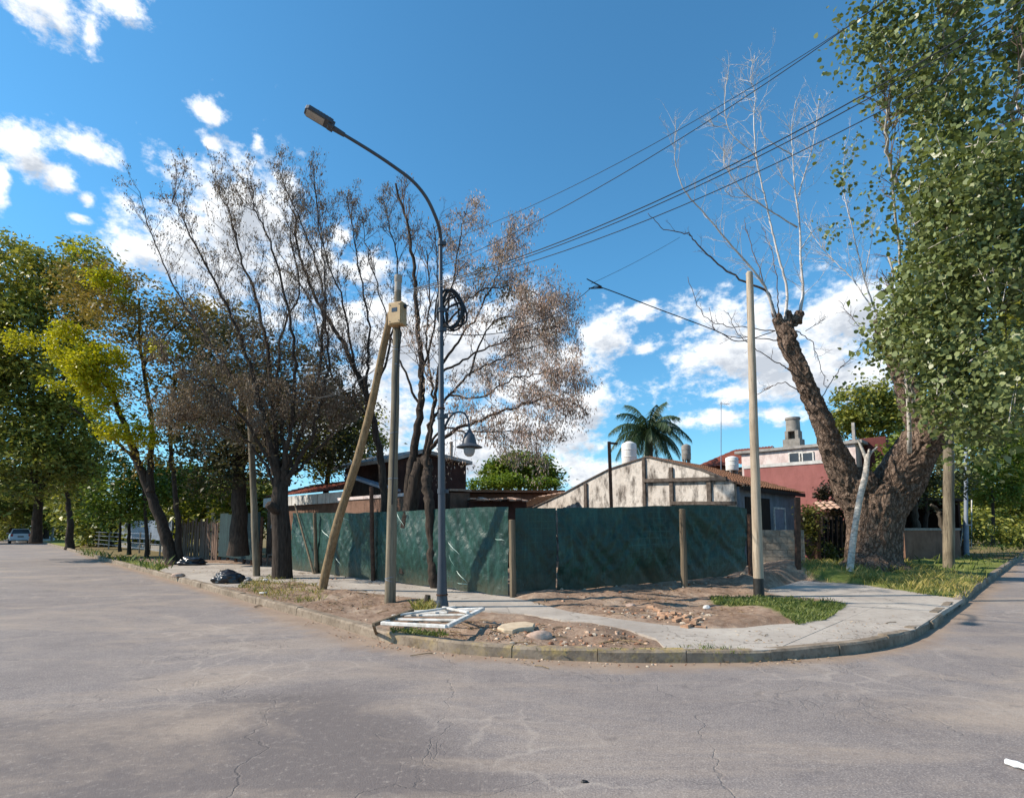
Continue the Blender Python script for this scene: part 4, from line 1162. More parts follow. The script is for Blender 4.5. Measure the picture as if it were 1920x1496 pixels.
# ---- overhead wires
def wire(pts, r, label, grp='overhead cables', sagn=14):
    b = MB(); b.tube(pts, r, 5, True)
    return tag(b.build('overhead_cable', MT['wire'], None, True), label, 'cable', grp)
def span(a, b, sag, n=20):
    return [a.lerp(b, i / n) - Vector((0, 0, sag * 4 * (i / n) * (1 - i / n))) for i in range(n + 1)]
YN = 6.0
wl = 'black overhead cable running from the lamp pole to the upper right'
def far_end(px, py, px2, py2, Y): return P(px2, py2, Y)
for (a, c, r, lab) in (((828, 500), (1975, -235), .0065, 'topmost overhead cable, from the lamp pole to the top right edge'),
                       ((838, 452), (1975, -215), .005, 'thin overhead cable just below the topmost one, reaching the lamp arm collar'),
                       ((760, 545), (1985, -40), .0085, 'thick overhead cable, upper of the close trio crossing the tree crown'),
                       ((758, 548), (1985, -24), .0075, 'overhead cable in the middle of the close trio crossing the tree crown'),
                       ((760, 550), (1985, 25), .007, 'lowest of the close trio of overhead cables crossing the tree crown')):
    A = P(*a, YL + .05); B = P(*c, YN)
    # the photo's wires hang slightly: ease the middle downwards
    wire(span(A, B, 0.42 if a[0] > 800 else .5), r, lab)
J = P(1108, 540, 15.2)
wire(spline([J, P(1130, 540, 15.4), P(1230, 578, 16.2), P(1342, 620, 17.2), P(1385, 640, 17.6), P(1450, 622, 17.8)], 6), .016, 'thick black cable sloping down from the wire junction to the pollarded tree')
wire(span(P(834, 626, YL + .1), J, .45), .010, 'cable from the lamp pole below the coil to the wire junction', 'overhead cables')
wire(span(J + Vector((0, 0, .12)), P(1275, 445, 18), .05), .006, 'thin faint wire rising from the junction towards the dead branches')
b_ = MB(); b_.tube([P(1100, 523, 15.2), P(1128, 538, 15.3)], [.014, .022], 6); b_.tube([P(1104, 541, 15.2), P(1130, 540, 15.3)], [.018, .02], 6)
tag(b_.build('cable_clamp', MT['black']), 'small black clamp where the cables meet in the sky left of the pale pole', 'cable clamp')
for a, c, s_, lab in (((738, 640), (560, 700), .25, 'upper slack wire from the utility pole into the bare trees'),
                      ((738, 655), (560, 735), .5, 'middle slack wire from the utility pole into the bare trees'),
                      ((738, 668), (540, 752), .3, 'lowest slack wire from the utility pole into the bare trees'),
                      ((745, 650), (826, 612), .1, 'short wire between the utility pole and the lamp pole below the coil'),
                      ((745, 662), (828, 640), .08, 'lower short wire between the utility pole and the lamp pole')):
    Ya = YU; Yc = YU + 5 if c[0] < 700 else YL
    wire(span(P(*a, Ya), P(*c, Yc), s_), .007, lab)
# ============================================================ trees and plants
def leaf_mesh(name, pts, size, mat, parent, aspect=0.55, mode='any', var=0.5, kind=None):
    pts = np.asarray(pts, float); n = len(pts)
    s = size * NR.uniform(1 - var, 1 + var * 0.6, n)
    if mode == 'hang':
        d = NR.normal(0, 0.35, (n, 3)); d[:, 2] -= 1.0
    elif mode == 'spray':
        d = NR.normal(0, 1, (n, 3)); d[:, 2] = d[:, 2] * 0.45 - 0.25
    else:
        d = NR.normal(0, 1, (n, 3)); d[:, 2] -= 0.3
    d /= np.linalg.norm(d, axis=1, keepdims=True)
    up = NR.normal(0, 0.75, (n, 3)); up[:, 2] += 0.9
    w = np.cross(d, up); w /= np.maximum(1e-6, np.linalg.norm(w, axis=1, keepdims=True))
    nn = np.cross(w, d)
    if mode == 'round':          # broad leaf: six corners round a petiole end
        dx, wx, nx_ = d * s[:, None], w * (s * aspect * 0.5)[:, None], nn * (s * 0.1)[:, None]
        V = np.stack([pts, pts + dx * .22 + wx * .85 + nx_ * .5, pts + dx * .6 + wx * .8 + nx_ * .6, pts + dx - nx_, pts + dx * .6 - wx * .8 + nx_ * .6, pts + dx * .22 - wx * .85 + nx_ * .5], 1)
        return mesh_np(name, V.reshape(-1, 3), np.arange(n * 6).reshape(n, 6), mat, parent, False, kind)
    V = np.empty((n, 4, 3))
    V[:, 0] = pts
    V[:, 1] = pts + d * (s * 0.42)[:, None] + w * (s * aspect * 0.5)[:, None] + nn * (s * 0.08)[:, None]
    V[:, 2] = pts + d * s[:, None] - nn * (s * 0.1)[:, None]
    V[:, 3] = pts + d * (s * 0.42)[:, None] - w * (s * aspect * 0.5)[:, None] + nn * (s * 0.08)[:, None]
    F4 = np.arange(n * 4).reshape(n, 4)
    return mesh_np(name, V.reshape(-1, 3), F4, mat, parent, False, kind)
DENS = 1.0
CLC = []
def clumps(blobs, per, cr, leaves, flat=0.7, shell=0.55, seed=None):
    per = per * DENS; CLC.clear()
    """blobs of photo ellipses (px, py, rx, ry, Y, depth radius m): leaf points gathered in clumps through the volume"""
    out = []
    for bl in blobs:
        px, py, rx, ry, Y, ry_m = bl[:6]; dens = bl[6] if len(bl) > 6 else 1.0
        c = P(px, py, Y); ax, az = rx * Y / F, ry * Y / F
        m = max(1, int(per * dens * ax * az * (ry_m + 1) ** .5))
        v = NR.normal(0, 1, (m, 3)); v /= np.linalg.norm(v, axis=1, keepdims=True)
        r = NR.random(m) ** (1 / 3) * (1 - shell) + shell * NR.uniform(0.75, 1.05, m)
        dr = Vector((c.x, c.y, 0)).normalized(); o_ = v * r[:, None]      # long axis of each mass along the line from the road
        ck = max(.55, dr.y)
        cc = np.array(c) + np.outer(o_[:, 0] * ax * ck, (dr.y, -dr.x, 0)) + np.outer(o_[:, 1] * ry_m, (dr.x, dr.y, 0)) + np.outer(o_[:, 2] * az, (0, 0, 1))
        CLC.extend(cc.tolist())
        k = NR.integers(int(leaves * 0.5), int(leaves * 1.5) + 1, m)
        rep = np.repeat(cc, k, axis=0)
        sz = np.repeat(cr * NR.uniform(0.6, 1.3, m), k)
        out.append(rep + NR.normal(0, 1, rep.shape) * sz[:, None] * np.array([1, 1, flat]))
    return np.vstack(out)
class Tree:
    def __init__(s): s.wood = MB(); s.twig = MB(); s.anch = []; s.tips = []
    def limb(s, px, Ys, r0, r1, n=6, sides=9, wob=0.02, twig=False):
        """a limb through photo points at given depths; r0, r1 in metres"""
        if not hasattr(Ys, '__len__'): Ys = [Ys] * len(px)
        elif len(Ys) != len(px): Ys = lerp_list(Ys, len(px))
        pts = spline([P(x, y, Y) for (x, y), Y in zip(px, Ys)], n)
        L = len(pts)
        for i in range(1, L - 1): pts[i] = pts[i] + Vector((R.gauss(0, wob), R.gauss(0, wob), R.gauss(0, wob)))
        rad = [r0 + (r1 - r0) * (i / (L - 1)) ** 0.5 for i in range(L)]
        (s.twig if twig else s.wood).tube(pts, rad, sides)
        return pts
    def sprout(s, pts, lvl, n, length, r, up=0.35, spread=0.9, lo=0.2, hi=1.0, ratio=0.55, kids=4, curve=0.25, droop=0.0, ydir=None, seg=5):
        L = len(pts)
        for _ in range(n):
            t = lo + (hi - lo) * R.random() ** 0.8
            f = t * (L - 1); i = min(L - 2, int(f)); p = pts[i].lerp(pts[i + 1], f - i)
            tan = (pts[i + 1] - pts[i]).normalized()
            rv = Vector((R.gauss(0, 1), R.gauss(0, 1), R.gauss(0, 1))); rv = (rv - tan * rv.dot(tan)).normalized()
            d = (tan * R.uniform(0.35, 0.9) + rv * spread * R.uniform(0.5, 1.0) + Vector((0, 0, up * R.uniform(0.5, 1.3)))).normalized()
            l = length * R.uniform(0.5, 1.15) * (1.15 - 0.5 * t)
            q = [p]; k = seg
            for j in range(k):
                d = (d + Vector((R.gauss(0, curve), R.gauss(0, curve), R.gauss(0, curve) + up * 0.25 - droop)) * 0.45).normalized()
                q.append(q[-1] + d * (l / k))
            rr = [r * (1 - 0.75 * j / k) for j in range(k + 1)]
            s.twig.tube(q, rr, 4 if r > 0.012 else 3, False)
            if lvl <= 1:
                s.anch += q[1:]
            s.tips.append(q[-1])
            if lvl > 0:
                s.sprout(q, lvl - 1, kids, l * ratio, r * 0.55, up, spread, 0.15, 1.0, ratio, kids, curve, droop, seg=max(3, seg - 1))
def scatter(anch, n, sd):
    a = np.array([tuple(v) for v in anch]); i = NR.integers(0, len(a), n)
    return a[i] + NR.normal(0, sd, (n, 3))
GREEN_D = leafmat('dark green leaves', [(0.1, (0.0783, 0.0988, 0.0238)), (0.45, (0.1956, 0.2200, 0.0426)), (0.8, (0.3915, 0.3719, 0.0711)), (1.0, (0.6527, 0.5311, 0.1186))], .3, .45, .35)
GREEN_M = leafmat('mid green leaves', [(0.1, (0.0586, 0.0983, 0.0145)), (0.5, (0.1364, 0.1966, 0.0266)), (0.9, (0.2536, 0.3024, 0.0424))], .35, .5, .4)
OLIVE = leafmat('olive leaves turning brown', [(0.1, (0.1275, 0.1053, 0.0296)), (0.45, (0.2550, 0.1930, 0.0481)), (0.8, (0.3642, 0.2484, 0.0702)), (1.0, (0.4371, 0.3652, 0.0739))], .3, .6, .4)
YELLOW = leafmat('yellow green leaves', [(0.1, (0.2592, 0.2840, 0.0120)), (0.5, (0.4860, 0.4634, 0.0180)), (0.9, (0.6804, 0.5980, 0.0300))], .4, .5, .8)
BROWN = leafmat('dry brown leaves', [(0.1, (0.085, 0.06, 0.042)), (0.5, (0.19, 0.135, 0.095)), (0.9, (0.32, 0.24, 0.17))], .2, .7, .6)
PODS = leafmat('pinkish dry seed pods', [(0.1, (0.2329, 0.1650, 0.1430)), (0.5, (0.4424, 0.3191, 0.2768)), (0.9, (0.6986, 0.5283, 0.4612))], .3, .7, .6)
RUSTY = leafmat('rusty orange leaves', [(0.1, (0.10, 0.085, 0.02)), (0.5, (0.17, 0.125, 0.03)), (0.9, (0.25, 0.15, 0.045))], .3, .6, .6)
POPLAR = leafmat('grey green poplar leaves', [(0.05, (0.075, 0.095, 0.034)), (0.4, (0.165, 0.2, 0.068)), (0.72, (0.27, 0.31, 0.13)), (1.0, (0.36, 0.38, 0.22))], .3, .38, .3)
LIME = leafmat('bright lime leaves', [(0.1, (0.07, 0.12, 0.012)), (0.5, (0.14, 0.21, 0.02)), (0.9, (0.22, 0.3, 0.035))], .35, .5, .5)

def base(px, py, z=0.13): return GP(px, py, z)
# ---------------- thick bare street tree with brown leaves (T1)
def tree_one():
    B = base(530, 1084); Y = B.y
    t = thing('bare_tree', B, 'thick trunked bare street tree with brown twiggy crown left of the leaning strut', 'tree')
    T = Tree()
    B0 = B - Vector((0, 0, .15))
    tp = spline([B0, P(529, 1072, Y), P(528, 1000, Y), P(524, 950, Y), P(527, 905, Y + .05)], 6)
    T.wood.tube(tp, [.44, .38, .33] + lerp_list([.30, .26, .25, .2], len(tp) - 3), 16)
    f = PXM(Y)
    limbs = [
        ([(524,915),(512,860),(498,800),(476,715),(442,615),(400,525),(352,430),(322,372)], [Y,Y-.6,Y-1.4], .17),
        ([(520,905),(505,850),(490,800),(455,740),(405,660),(340,560),(290,460),(262,360)], [Y,Y+.8,Y+2], .13),
        ([(524,915),(518,850),(512,780),(500,655),(480,560),(452,480),(430,400),(402,345)], [Y,Y+.3,Y+.8], .16),
        ([(532,915),(535,860),(548,790),(552,700),(545,600),(512,470),(482,400),(470,350)], [Y,Y-.5,Y-.9], .14),
        ([(535,910),(545,860),(568,800),(598,700),(606,600),(600,520),(566,420),(522,318)], [Y,Y+.4,Y+1.2], .14),
        ([(538,910),(560,865),(584,822),(594,779),(613,698),(613,616),(609,535),(597,412),(585,305)], [Y,Y-.4,Y-1], .11),
        ([(522,920),(490,860),(450,815),(395,790),(330,788)], [Y,Y-1.2], .07),
        ([(522,905),(480,820),(420,745),(352,702),(290,655)], [Y,Y-1.0,Y-1.6], .09),
        ([(540,900),(590,850),(640,790),(668,720),(690,640)], [Y,Y+1.5], .07),
        ([(530,900),(530,800),(520,700),(530,620),(560,540),(545,440),(556,380)], [Y,Y+1.4], .10)]
    for px, Ys, r in limbs:
        q = T.limb(px, Ys, r * .92, 0.010, 6, 8, .03)
        big = len(px) > 6
        T.sprout(q, 2, 46 if big else 30, 1.7 if big else 1.25, 0.010, up=0.42, spread=0.75, lo=0.2, kids=5, ratio=0.55)
    T.wood.tube([P(517, 958, Y - .3), P(505, 946, Y - .55), P(503, 944, Y - .58)], [.12, .13, .1], 10)
    o = autosmooth(T.wood.build('trunk', MT['bark_dark'], t), 60)
    T.twig.build('twigs', MT['twig'], t, kind='stuff')
    a = [p for p in T.anch]
    hi = [p for p in a if p.z > 4.6]; lo_ = [p for p in a if p.z <= 6.0]
    pts = np.vstack([scatter(hi, 19000, .045), scatter(lo_, 18000, .08)])
    leaf_mesh('dry_leaves', pts, 0.07, BROWN, t, .42, 'hang', .5)
    pts = clumps([(520,690,130,100,Y,1.6,.8),(450,720,90,90,Y+.5,1.4,.8),(560,790,80,70,Y,1.3,.8),(430,800,80,50,Y-.5,1.2,.7),(500,840,70,40,Y-.3,1,.7),(610,780,60,70,Y+1,1,.6),(340,780,70,50,Y-.6,1,.5)], 15, .32, 36)
    leaf_mesh('brown_foliage', pts, 0.085, leafmat('brown olive dry foliage', [(0.1, (0.055, 0.045, 0.026)), (0.5, (0.12, 0.095, 0.055)), (0.9, (0.2, 0.155, 0.09))], .25, .7, .5), t, .3, 'spray')
tree_one()
# ---------------- dark many-limbed tree between strut and pole (T2b), behind the cloth
def tree_lean():
    Y = 17.2
    B = P(726, 1060, Y); B.z = .08
    t = thing('bare_tree', B, 'dark thin bare tree leaning left behind the fence between the strut and utility pole', 'tree')
    T = Tree()
    q = T.limb([(726,1062),(722,960),(718,893),(699,790),(684,735),(650,657),(621,610),(585,543),(560,470),(552,400)], [Y,Y+.2,Y+.8], .19, .03, 6, 10)
    T.sprout(q, 2, 24, 1.7, .014, .5, .8, .45, kids=5)
    for px, Ys in (([(690,752),(668,700),(656,640),(640,560),(614,490),(600,420),(590,345)], [Y,Y-.8]),
                   ([(684,735),(690,680),(690,600),(672,500),(660,420),(650,370)], [Y,Y+1]),
                   ([(699,790),(660,750),(620,700),(600,640),(580,560),(520,470)], [Y,Y+.7]),
                   ([(690,752),(720,690),(740,600),(745,500),(730,420),(715,370)], [Y,Y+1.2])):
        q = T.limb(px, Ys, .065, .012, 6, 7); T.sprout(q, 2, 20, 1.5, .012, .5, .75, .3, kids=5)
    T.wood.tube([P(690, 752, Y), P(683, 705, Y)], [.07, .05], 8)
    autosmooth(T.wood.build('trunk', MT['bark_dark'], t), 60); T.twig.build('twigs', MT['twig'], t, kind='stuff')
    leaf_mesh('dry_leaves', scatter(T.anch, 9000, .05), .07, BROWN, t, .4, 'hang')
tree_lean()
# ---------------- tree with pinkish hanging pods (T2), garden side of the fence
def tree_pods():
    Y = 15.0
    B = P(766, 1070, Y); B.z = .08
    t = thing('bare_tree', B, 'spreading bare tree behind the fence hung with pinkish dry seed pods', 'tree')
    T = Tree()
    trunk = T.limb([(762,1075),(764,955),(772,870),(787,769),(791,705),(785,640),(780,544),(768,440),(742,345)], [Y,Y+.1,Y+.5], .21, .03, 7, 12)
    T.sprout(trunk, 2, 24, 1.7, .013, .45, .85, .45, kids=5)
    T.limb([(764,990),(778,905),(793,858)], Y - .1, .2, .17, 6, 10)
    L = [([(793,860),(806,800),(815,760),(822,690),(836,600),(850,520),(862,440),(872,400)], [Y,Y-.3,Y+.5], .12),
         ([(797,858),(812,835),(860,804),(925,778),(990,756),(1037,743),(1070,735)], [Y,Y-1.2,Y-1.8], .12),
         ([(797,855),(830,806),(876,810),(925,808),(985,812),(1020,822)], [Y,Y-1.5], .06),
         ([(810,790),(826,765),(877,705),(941,672),(990,653),(1040,640)], [Y,Y+.8,Y+1.4], .09),
         ([(820,700),(845,688),(893,662),(941,640),(1000,618),(1050,612)], [Y,Y-.8], .07),
         ([(822,690),(860,640),(900,580),(930,520),(945,470),(960,440)], [Y,Y+1], .07),
         ([(836,610),(880,560),(920,540),(980,540),(1020,560)], [Y,Y-.6], .05),
         ([(787,769),(760,700),(735,640),(715,560),(690,480),(680,410)], [Y,Y+.6], .06),
         ([(791,705),(815,600),(820,500),(812,420)], [Y,Y+.8], .06),
         ([(840,740),(900,745),(960,710),(1010,700),(1060,690)], [Y-.4,Y-1.4], .05),
         ([(880,705),(920,610),(980,590),(1040,580)], [Y+.3,Y+1.5], .05)]
    pod = []
    for px, Ys, r in L:
        q = T.limb(px, Ys, r * .75, .01, 6, 8, .025)
        b = len(T.anch)
        T.sprout(q, 2, 24, 1.25, .011, .12, .85, .25, kids=4, droop=.12)
        if px[-1][0] > 840: pod += T.anch[b:]
    autosmooth(T.wood.build('trunk', MT['bark_dark'], t), 60); T.twig.build('twigs', MT['twig'], t, kind='stuff')
    leaf_mesh('seed_pods', scatter(pod, 30000, .1), .085, PODS, t, .28, 'hang', .5)
    leaf_mesh('dry_leaves', scatter(T.anch, 3500, .06), .08, BROWN, t, .4, 'hang')
    pts = clumps([(905,520,18,26,Y+1,.3),(900,560,10,26,Y+1,.25),(975,535,34,22,Y+.4,.4,.7),(955,550,26,14,Y+.5,.3,.7),(948,610,14,18,Y,.25)], 60, .13, 28)
    leaf_mesh('rusty_leaves', pts, .09, RUSTY, t, .4, 'hang')
tree_pods()
def tree_front():
    B = GP(816, 1102, .13); Y = B.y
    t = thing('bare_tree', B, 'slim dark street tree close in front of the fence beside the lamp pole', 'tree')
    T = Tree()
    q = T.limb([(817,1106),(812,1050),(806,960),(800,905),(803,872),(796,862)], [Y,Y+.2,Y+1], .135, .12, 7, 12)
    q = T.limb([(806,905),(800,862),(810,800),(812,740),(800,650),(806,560),(800,470)], [Y+.4,Y+1], .08, .015, 7, 8)
    T.sprout(q, 2, 12, 1.2, .016, .4, .8, .35)
    autosmooth(T.wood.build('trunk', MT['bark_dark'], t), 60); T.twig.build('twigs', MT['twig'], t, kind='stuff')
tree_front()
# ---------------- leaning street tree with yellow green sprays (T0)
def tree_yellow():
    B = base(325, 1058); Y = B.y
    t = thing('leafy_tree', B, 'leaning dark trunked street tree with yellow green and olive crown', 'tree')
    T = Tree()
    T.limb([(327,1064),(320,1040),(303,981),(280,918),(260,870),(240,810),(210,740),(180,690)], [Y,Y+.2,Y-.6], .36, .07, 6, 12)
    T.limb([(282,923),(282,860),(285,800),(275,720),(262,640),(262,560)], [Y+.1,Y+.9], .17, .05, 6, 9)
    T.limb([(262,870),(220,830),(180,800),(130,760)], [Y,Y-1], .1, .03, 6, 8)
    T.limb([(268,690),(300,640),(340,600)], [Y+.5,Y-.2], .08, .03, 6, 8)
    autosmooth(T.wood.build('trunk', MT['bark_dark'], t), 60)
    bl = [(200,540,75,50,Y,1.4),(265,570,70,55,Y+.6,1.4),(320,640,70,70,Y,1.4,.7),(250,650,70,50,Y+1,1.2,.7),(150,560,70,60,Y+1,1.4),(300,740,70,50,Y,1.2,.6),(210,740,60,40,Y+.8,1.2,.6),(230,600,90,50,Y-.5,1.2,.7),(360,600,60,60,Y+.5,1.2,.8),(340,690,50,60,Y,1.1,.7),(255,860,50,36,Y,.9,.5),(320,850,50,40,Y+.3,.9,.5)]
    leaf_mesh('crown', clumps(bl, 15, .3, 36), .18, OLIVE, t, .45, 'spray')
    yb = [(125,645,30,34,Y-1,.5),(150,680,26,26,Y-1,.5),(190,675,44,26,Y-1.2,.6),(175,700,34,30,Y-1.2,.5),(195,730,36,22,Y-1.1,.5,.8),(165,740,22,16,Y-1,.4),(205,525,26,14,Y-1,.5),(185,520,26,14,Y-1,.4,.7),(225,555,18,9,Y-1,.3),(235,810,48,15,Y-1,.5),(270,815,30,18,Y-1,.5),(210,800,26,10,Y-1,.4),(310,652,18,11,Y-1.6,.3),(150,452,17,24,Y+.5,.4,.35),(40,640,26,14,Y-.5,.4),(105,718,18,12,Y-1,.4),(200,770,40,14,Y-1,.4,.6)]
    leaf_mesh('yellow_sprays', clumps([(a_, b_, c_ * 1.3, d_ * 1.25, *r_) for a_, b_, c_, d_, *r_ in yb], 60, .16, 34), .14, YELLOW, t, .5, 'spray')
tree_yellow()
# ---------------- more street trees on the left
def leafy(name, lab, px, py, Y, rpx, blobs, mat, lsize, per, cr, leaves, trunk=None, bark='bark_dark', group=None, asp=.5, cat='tree', mode='spray', extra=None):
    B = P(px, py, Y); B.z = 0.05
    t = thing(name, B, lab, cat, group)
    T = Tree()
    for tr, r in (trunk or []):
        T.limb(tr, [Y, Y], r, r * .35, 5, 9)
    if trunk: autosmooth(T.wood.build('trunk', MT[bark], t), 60)
    if blobs: leaf_mesh('crown', clumps(blobs, per * 3.3, cr, leaves), lsize * 1.1, mat, t, asp, mode)
    return t
leafy('leafy_tree', 'big dark green leafy tree at the left edge with dense crown', 60, 1010, 28, 0,
      [(30,530,90,70,28,2.5),(110,560,90,70,28,2.5),(20,640,90,90,27,2.5),(110,700,90,90,28,2.5),(30,780,110,90,28,2.5),(120,820,90,80,28,2.2),(60,880,110,60,27,2),(180,860,60,50,28,1.6,.7),(-40,700,80,160,28,2.5),(160,500,60,40,28,2,.8),(20,470,40,26,28,1.5,.8)],
      GREEN_D, .22, 3.6, .38, 52, [([(66,1018),(70,940),(60,860),(40,760)], .3), ([(70,940),(110,820),(120,700)], .18)])
leafy('leafy_tree', 'bright green young tree at the left kerb before the grey hoarding', 240, 1045, 26, 0,
      [(215,930,50,36,26,1.2),(250,950,50,34,26.5,1.2),(190,960,34,24,26,1),(280,915,40,36,27,1,.8),(230,895,60,26,27,1,.7)],
      GREEN_M, .2, 7, .28, 34, [([(277,1053),(275,1000),(272,930),(262,880)], .13)], cat='tree')
leafy('leafy_tree', 'thin dark trunked young tree standing left of the leaning tree', 243, 1040, 30, 0,
      [(300,905,46,40,30,1.2),(350,915,50,46,30,1.2),(395,905,44,40,30,1.2,.8),(320,880,60,30,31,1,.6)],
      GREEN_M, .22, 5, .3, 32, [([(242,1040),(242,990),(246,940),(260,890)], .12), ([(225,1034),(226,985),(230,940)], .1)])
leafy('leafy_tree', 'upright slim dark tree just right of the leaning trunk', 338, 1052, 22.6, 0,
      [(330,760,60,50,22.6,1.2,.6),(400,740,70,70,22.6,1.3,.7),(380,650,80,80,22.6,1.4,.8),(420,600,60,50,23,1.2,.6)],
      OLIVE, .16, 5.5, .3, 34, [([(338,1054),(334,990),(329,930),(322,870),(318,780),(330,700)], .16)])
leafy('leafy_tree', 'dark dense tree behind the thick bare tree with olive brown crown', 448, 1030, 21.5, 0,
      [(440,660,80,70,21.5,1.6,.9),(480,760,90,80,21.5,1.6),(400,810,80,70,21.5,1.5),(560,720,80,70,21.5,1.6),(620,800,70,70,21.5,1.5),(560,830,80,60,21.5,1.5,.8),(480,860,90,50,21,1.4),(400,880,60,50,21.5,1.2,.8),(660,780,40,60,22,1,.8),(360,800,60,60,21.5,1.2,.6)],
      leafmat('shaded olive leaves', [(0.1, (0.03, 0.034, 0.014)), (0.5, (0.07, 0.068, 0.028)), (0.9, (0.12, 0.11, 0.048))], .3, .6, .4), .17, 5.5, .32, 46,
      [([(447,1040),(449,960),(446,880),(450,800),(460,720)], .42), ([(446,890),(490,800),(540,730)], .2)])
leafy('leafy_tree', 'dark tree with grey trunk rising over the left house roof', 625, 960, 27, 0,
      [(630,850,60,44,27,1.5),(680,790,34,50,27,1.2,.7),(590,860,46,40,27,1.3,.8),(700,830,30,40,27,1,.7),(645,800,50,40,27,1.3,.8)],
      GREEN_D, .2, 5, .32, 40, [([(612,965),(614,900),(622,850),(640,800)], .2)])
# far trees closing the left street: each crown on its own trunk
for i, (px, py, rx, ry, Y, lab) in enumerate([
        (20, 930, 60, 60, 62, 'far dark tree closing the left street behind the parked car'),
        (85, 925, 50, 66, 58, 'far dark tree behind the grass verge of the left street'),
        (150, 930, 46, 60, 48, 'dark tree behind the far end of the grey hoarding'),
        (-40, 900, 60, 90, 55, 'dark tree cut by the left edge of the street'),
        (380, 930, 60, 44, 40, 'green tree showing over the old plank fence')]):
    leafy('leafy_tree', lab, px, 1000, Y, 0, [(px, py, rx, ry, Y, 3), (px + 20, py + 25, rx * .7, ry * .5, Y - 1, 2), (px - 20, py - 20, rx * .7, ry * .6, Y, 2)],
          GREEN_D if i != 4 else GREEN_M, .42, 1.5, .6, 46, [([(px, 1010), (px + 3, 960), (px, 920)], .3)])
leafy('leafy_tree', 'single dark trunked tree at the end of the left grass verge', 130, 1027, 40, 0, [(120,890,50,40,40,2),(150,860,50,40,40,2)], GREEN_D, .3, 2.5, .5, 46, [([(130,1030),(131,985),(128,945),(126,900)], .34)])

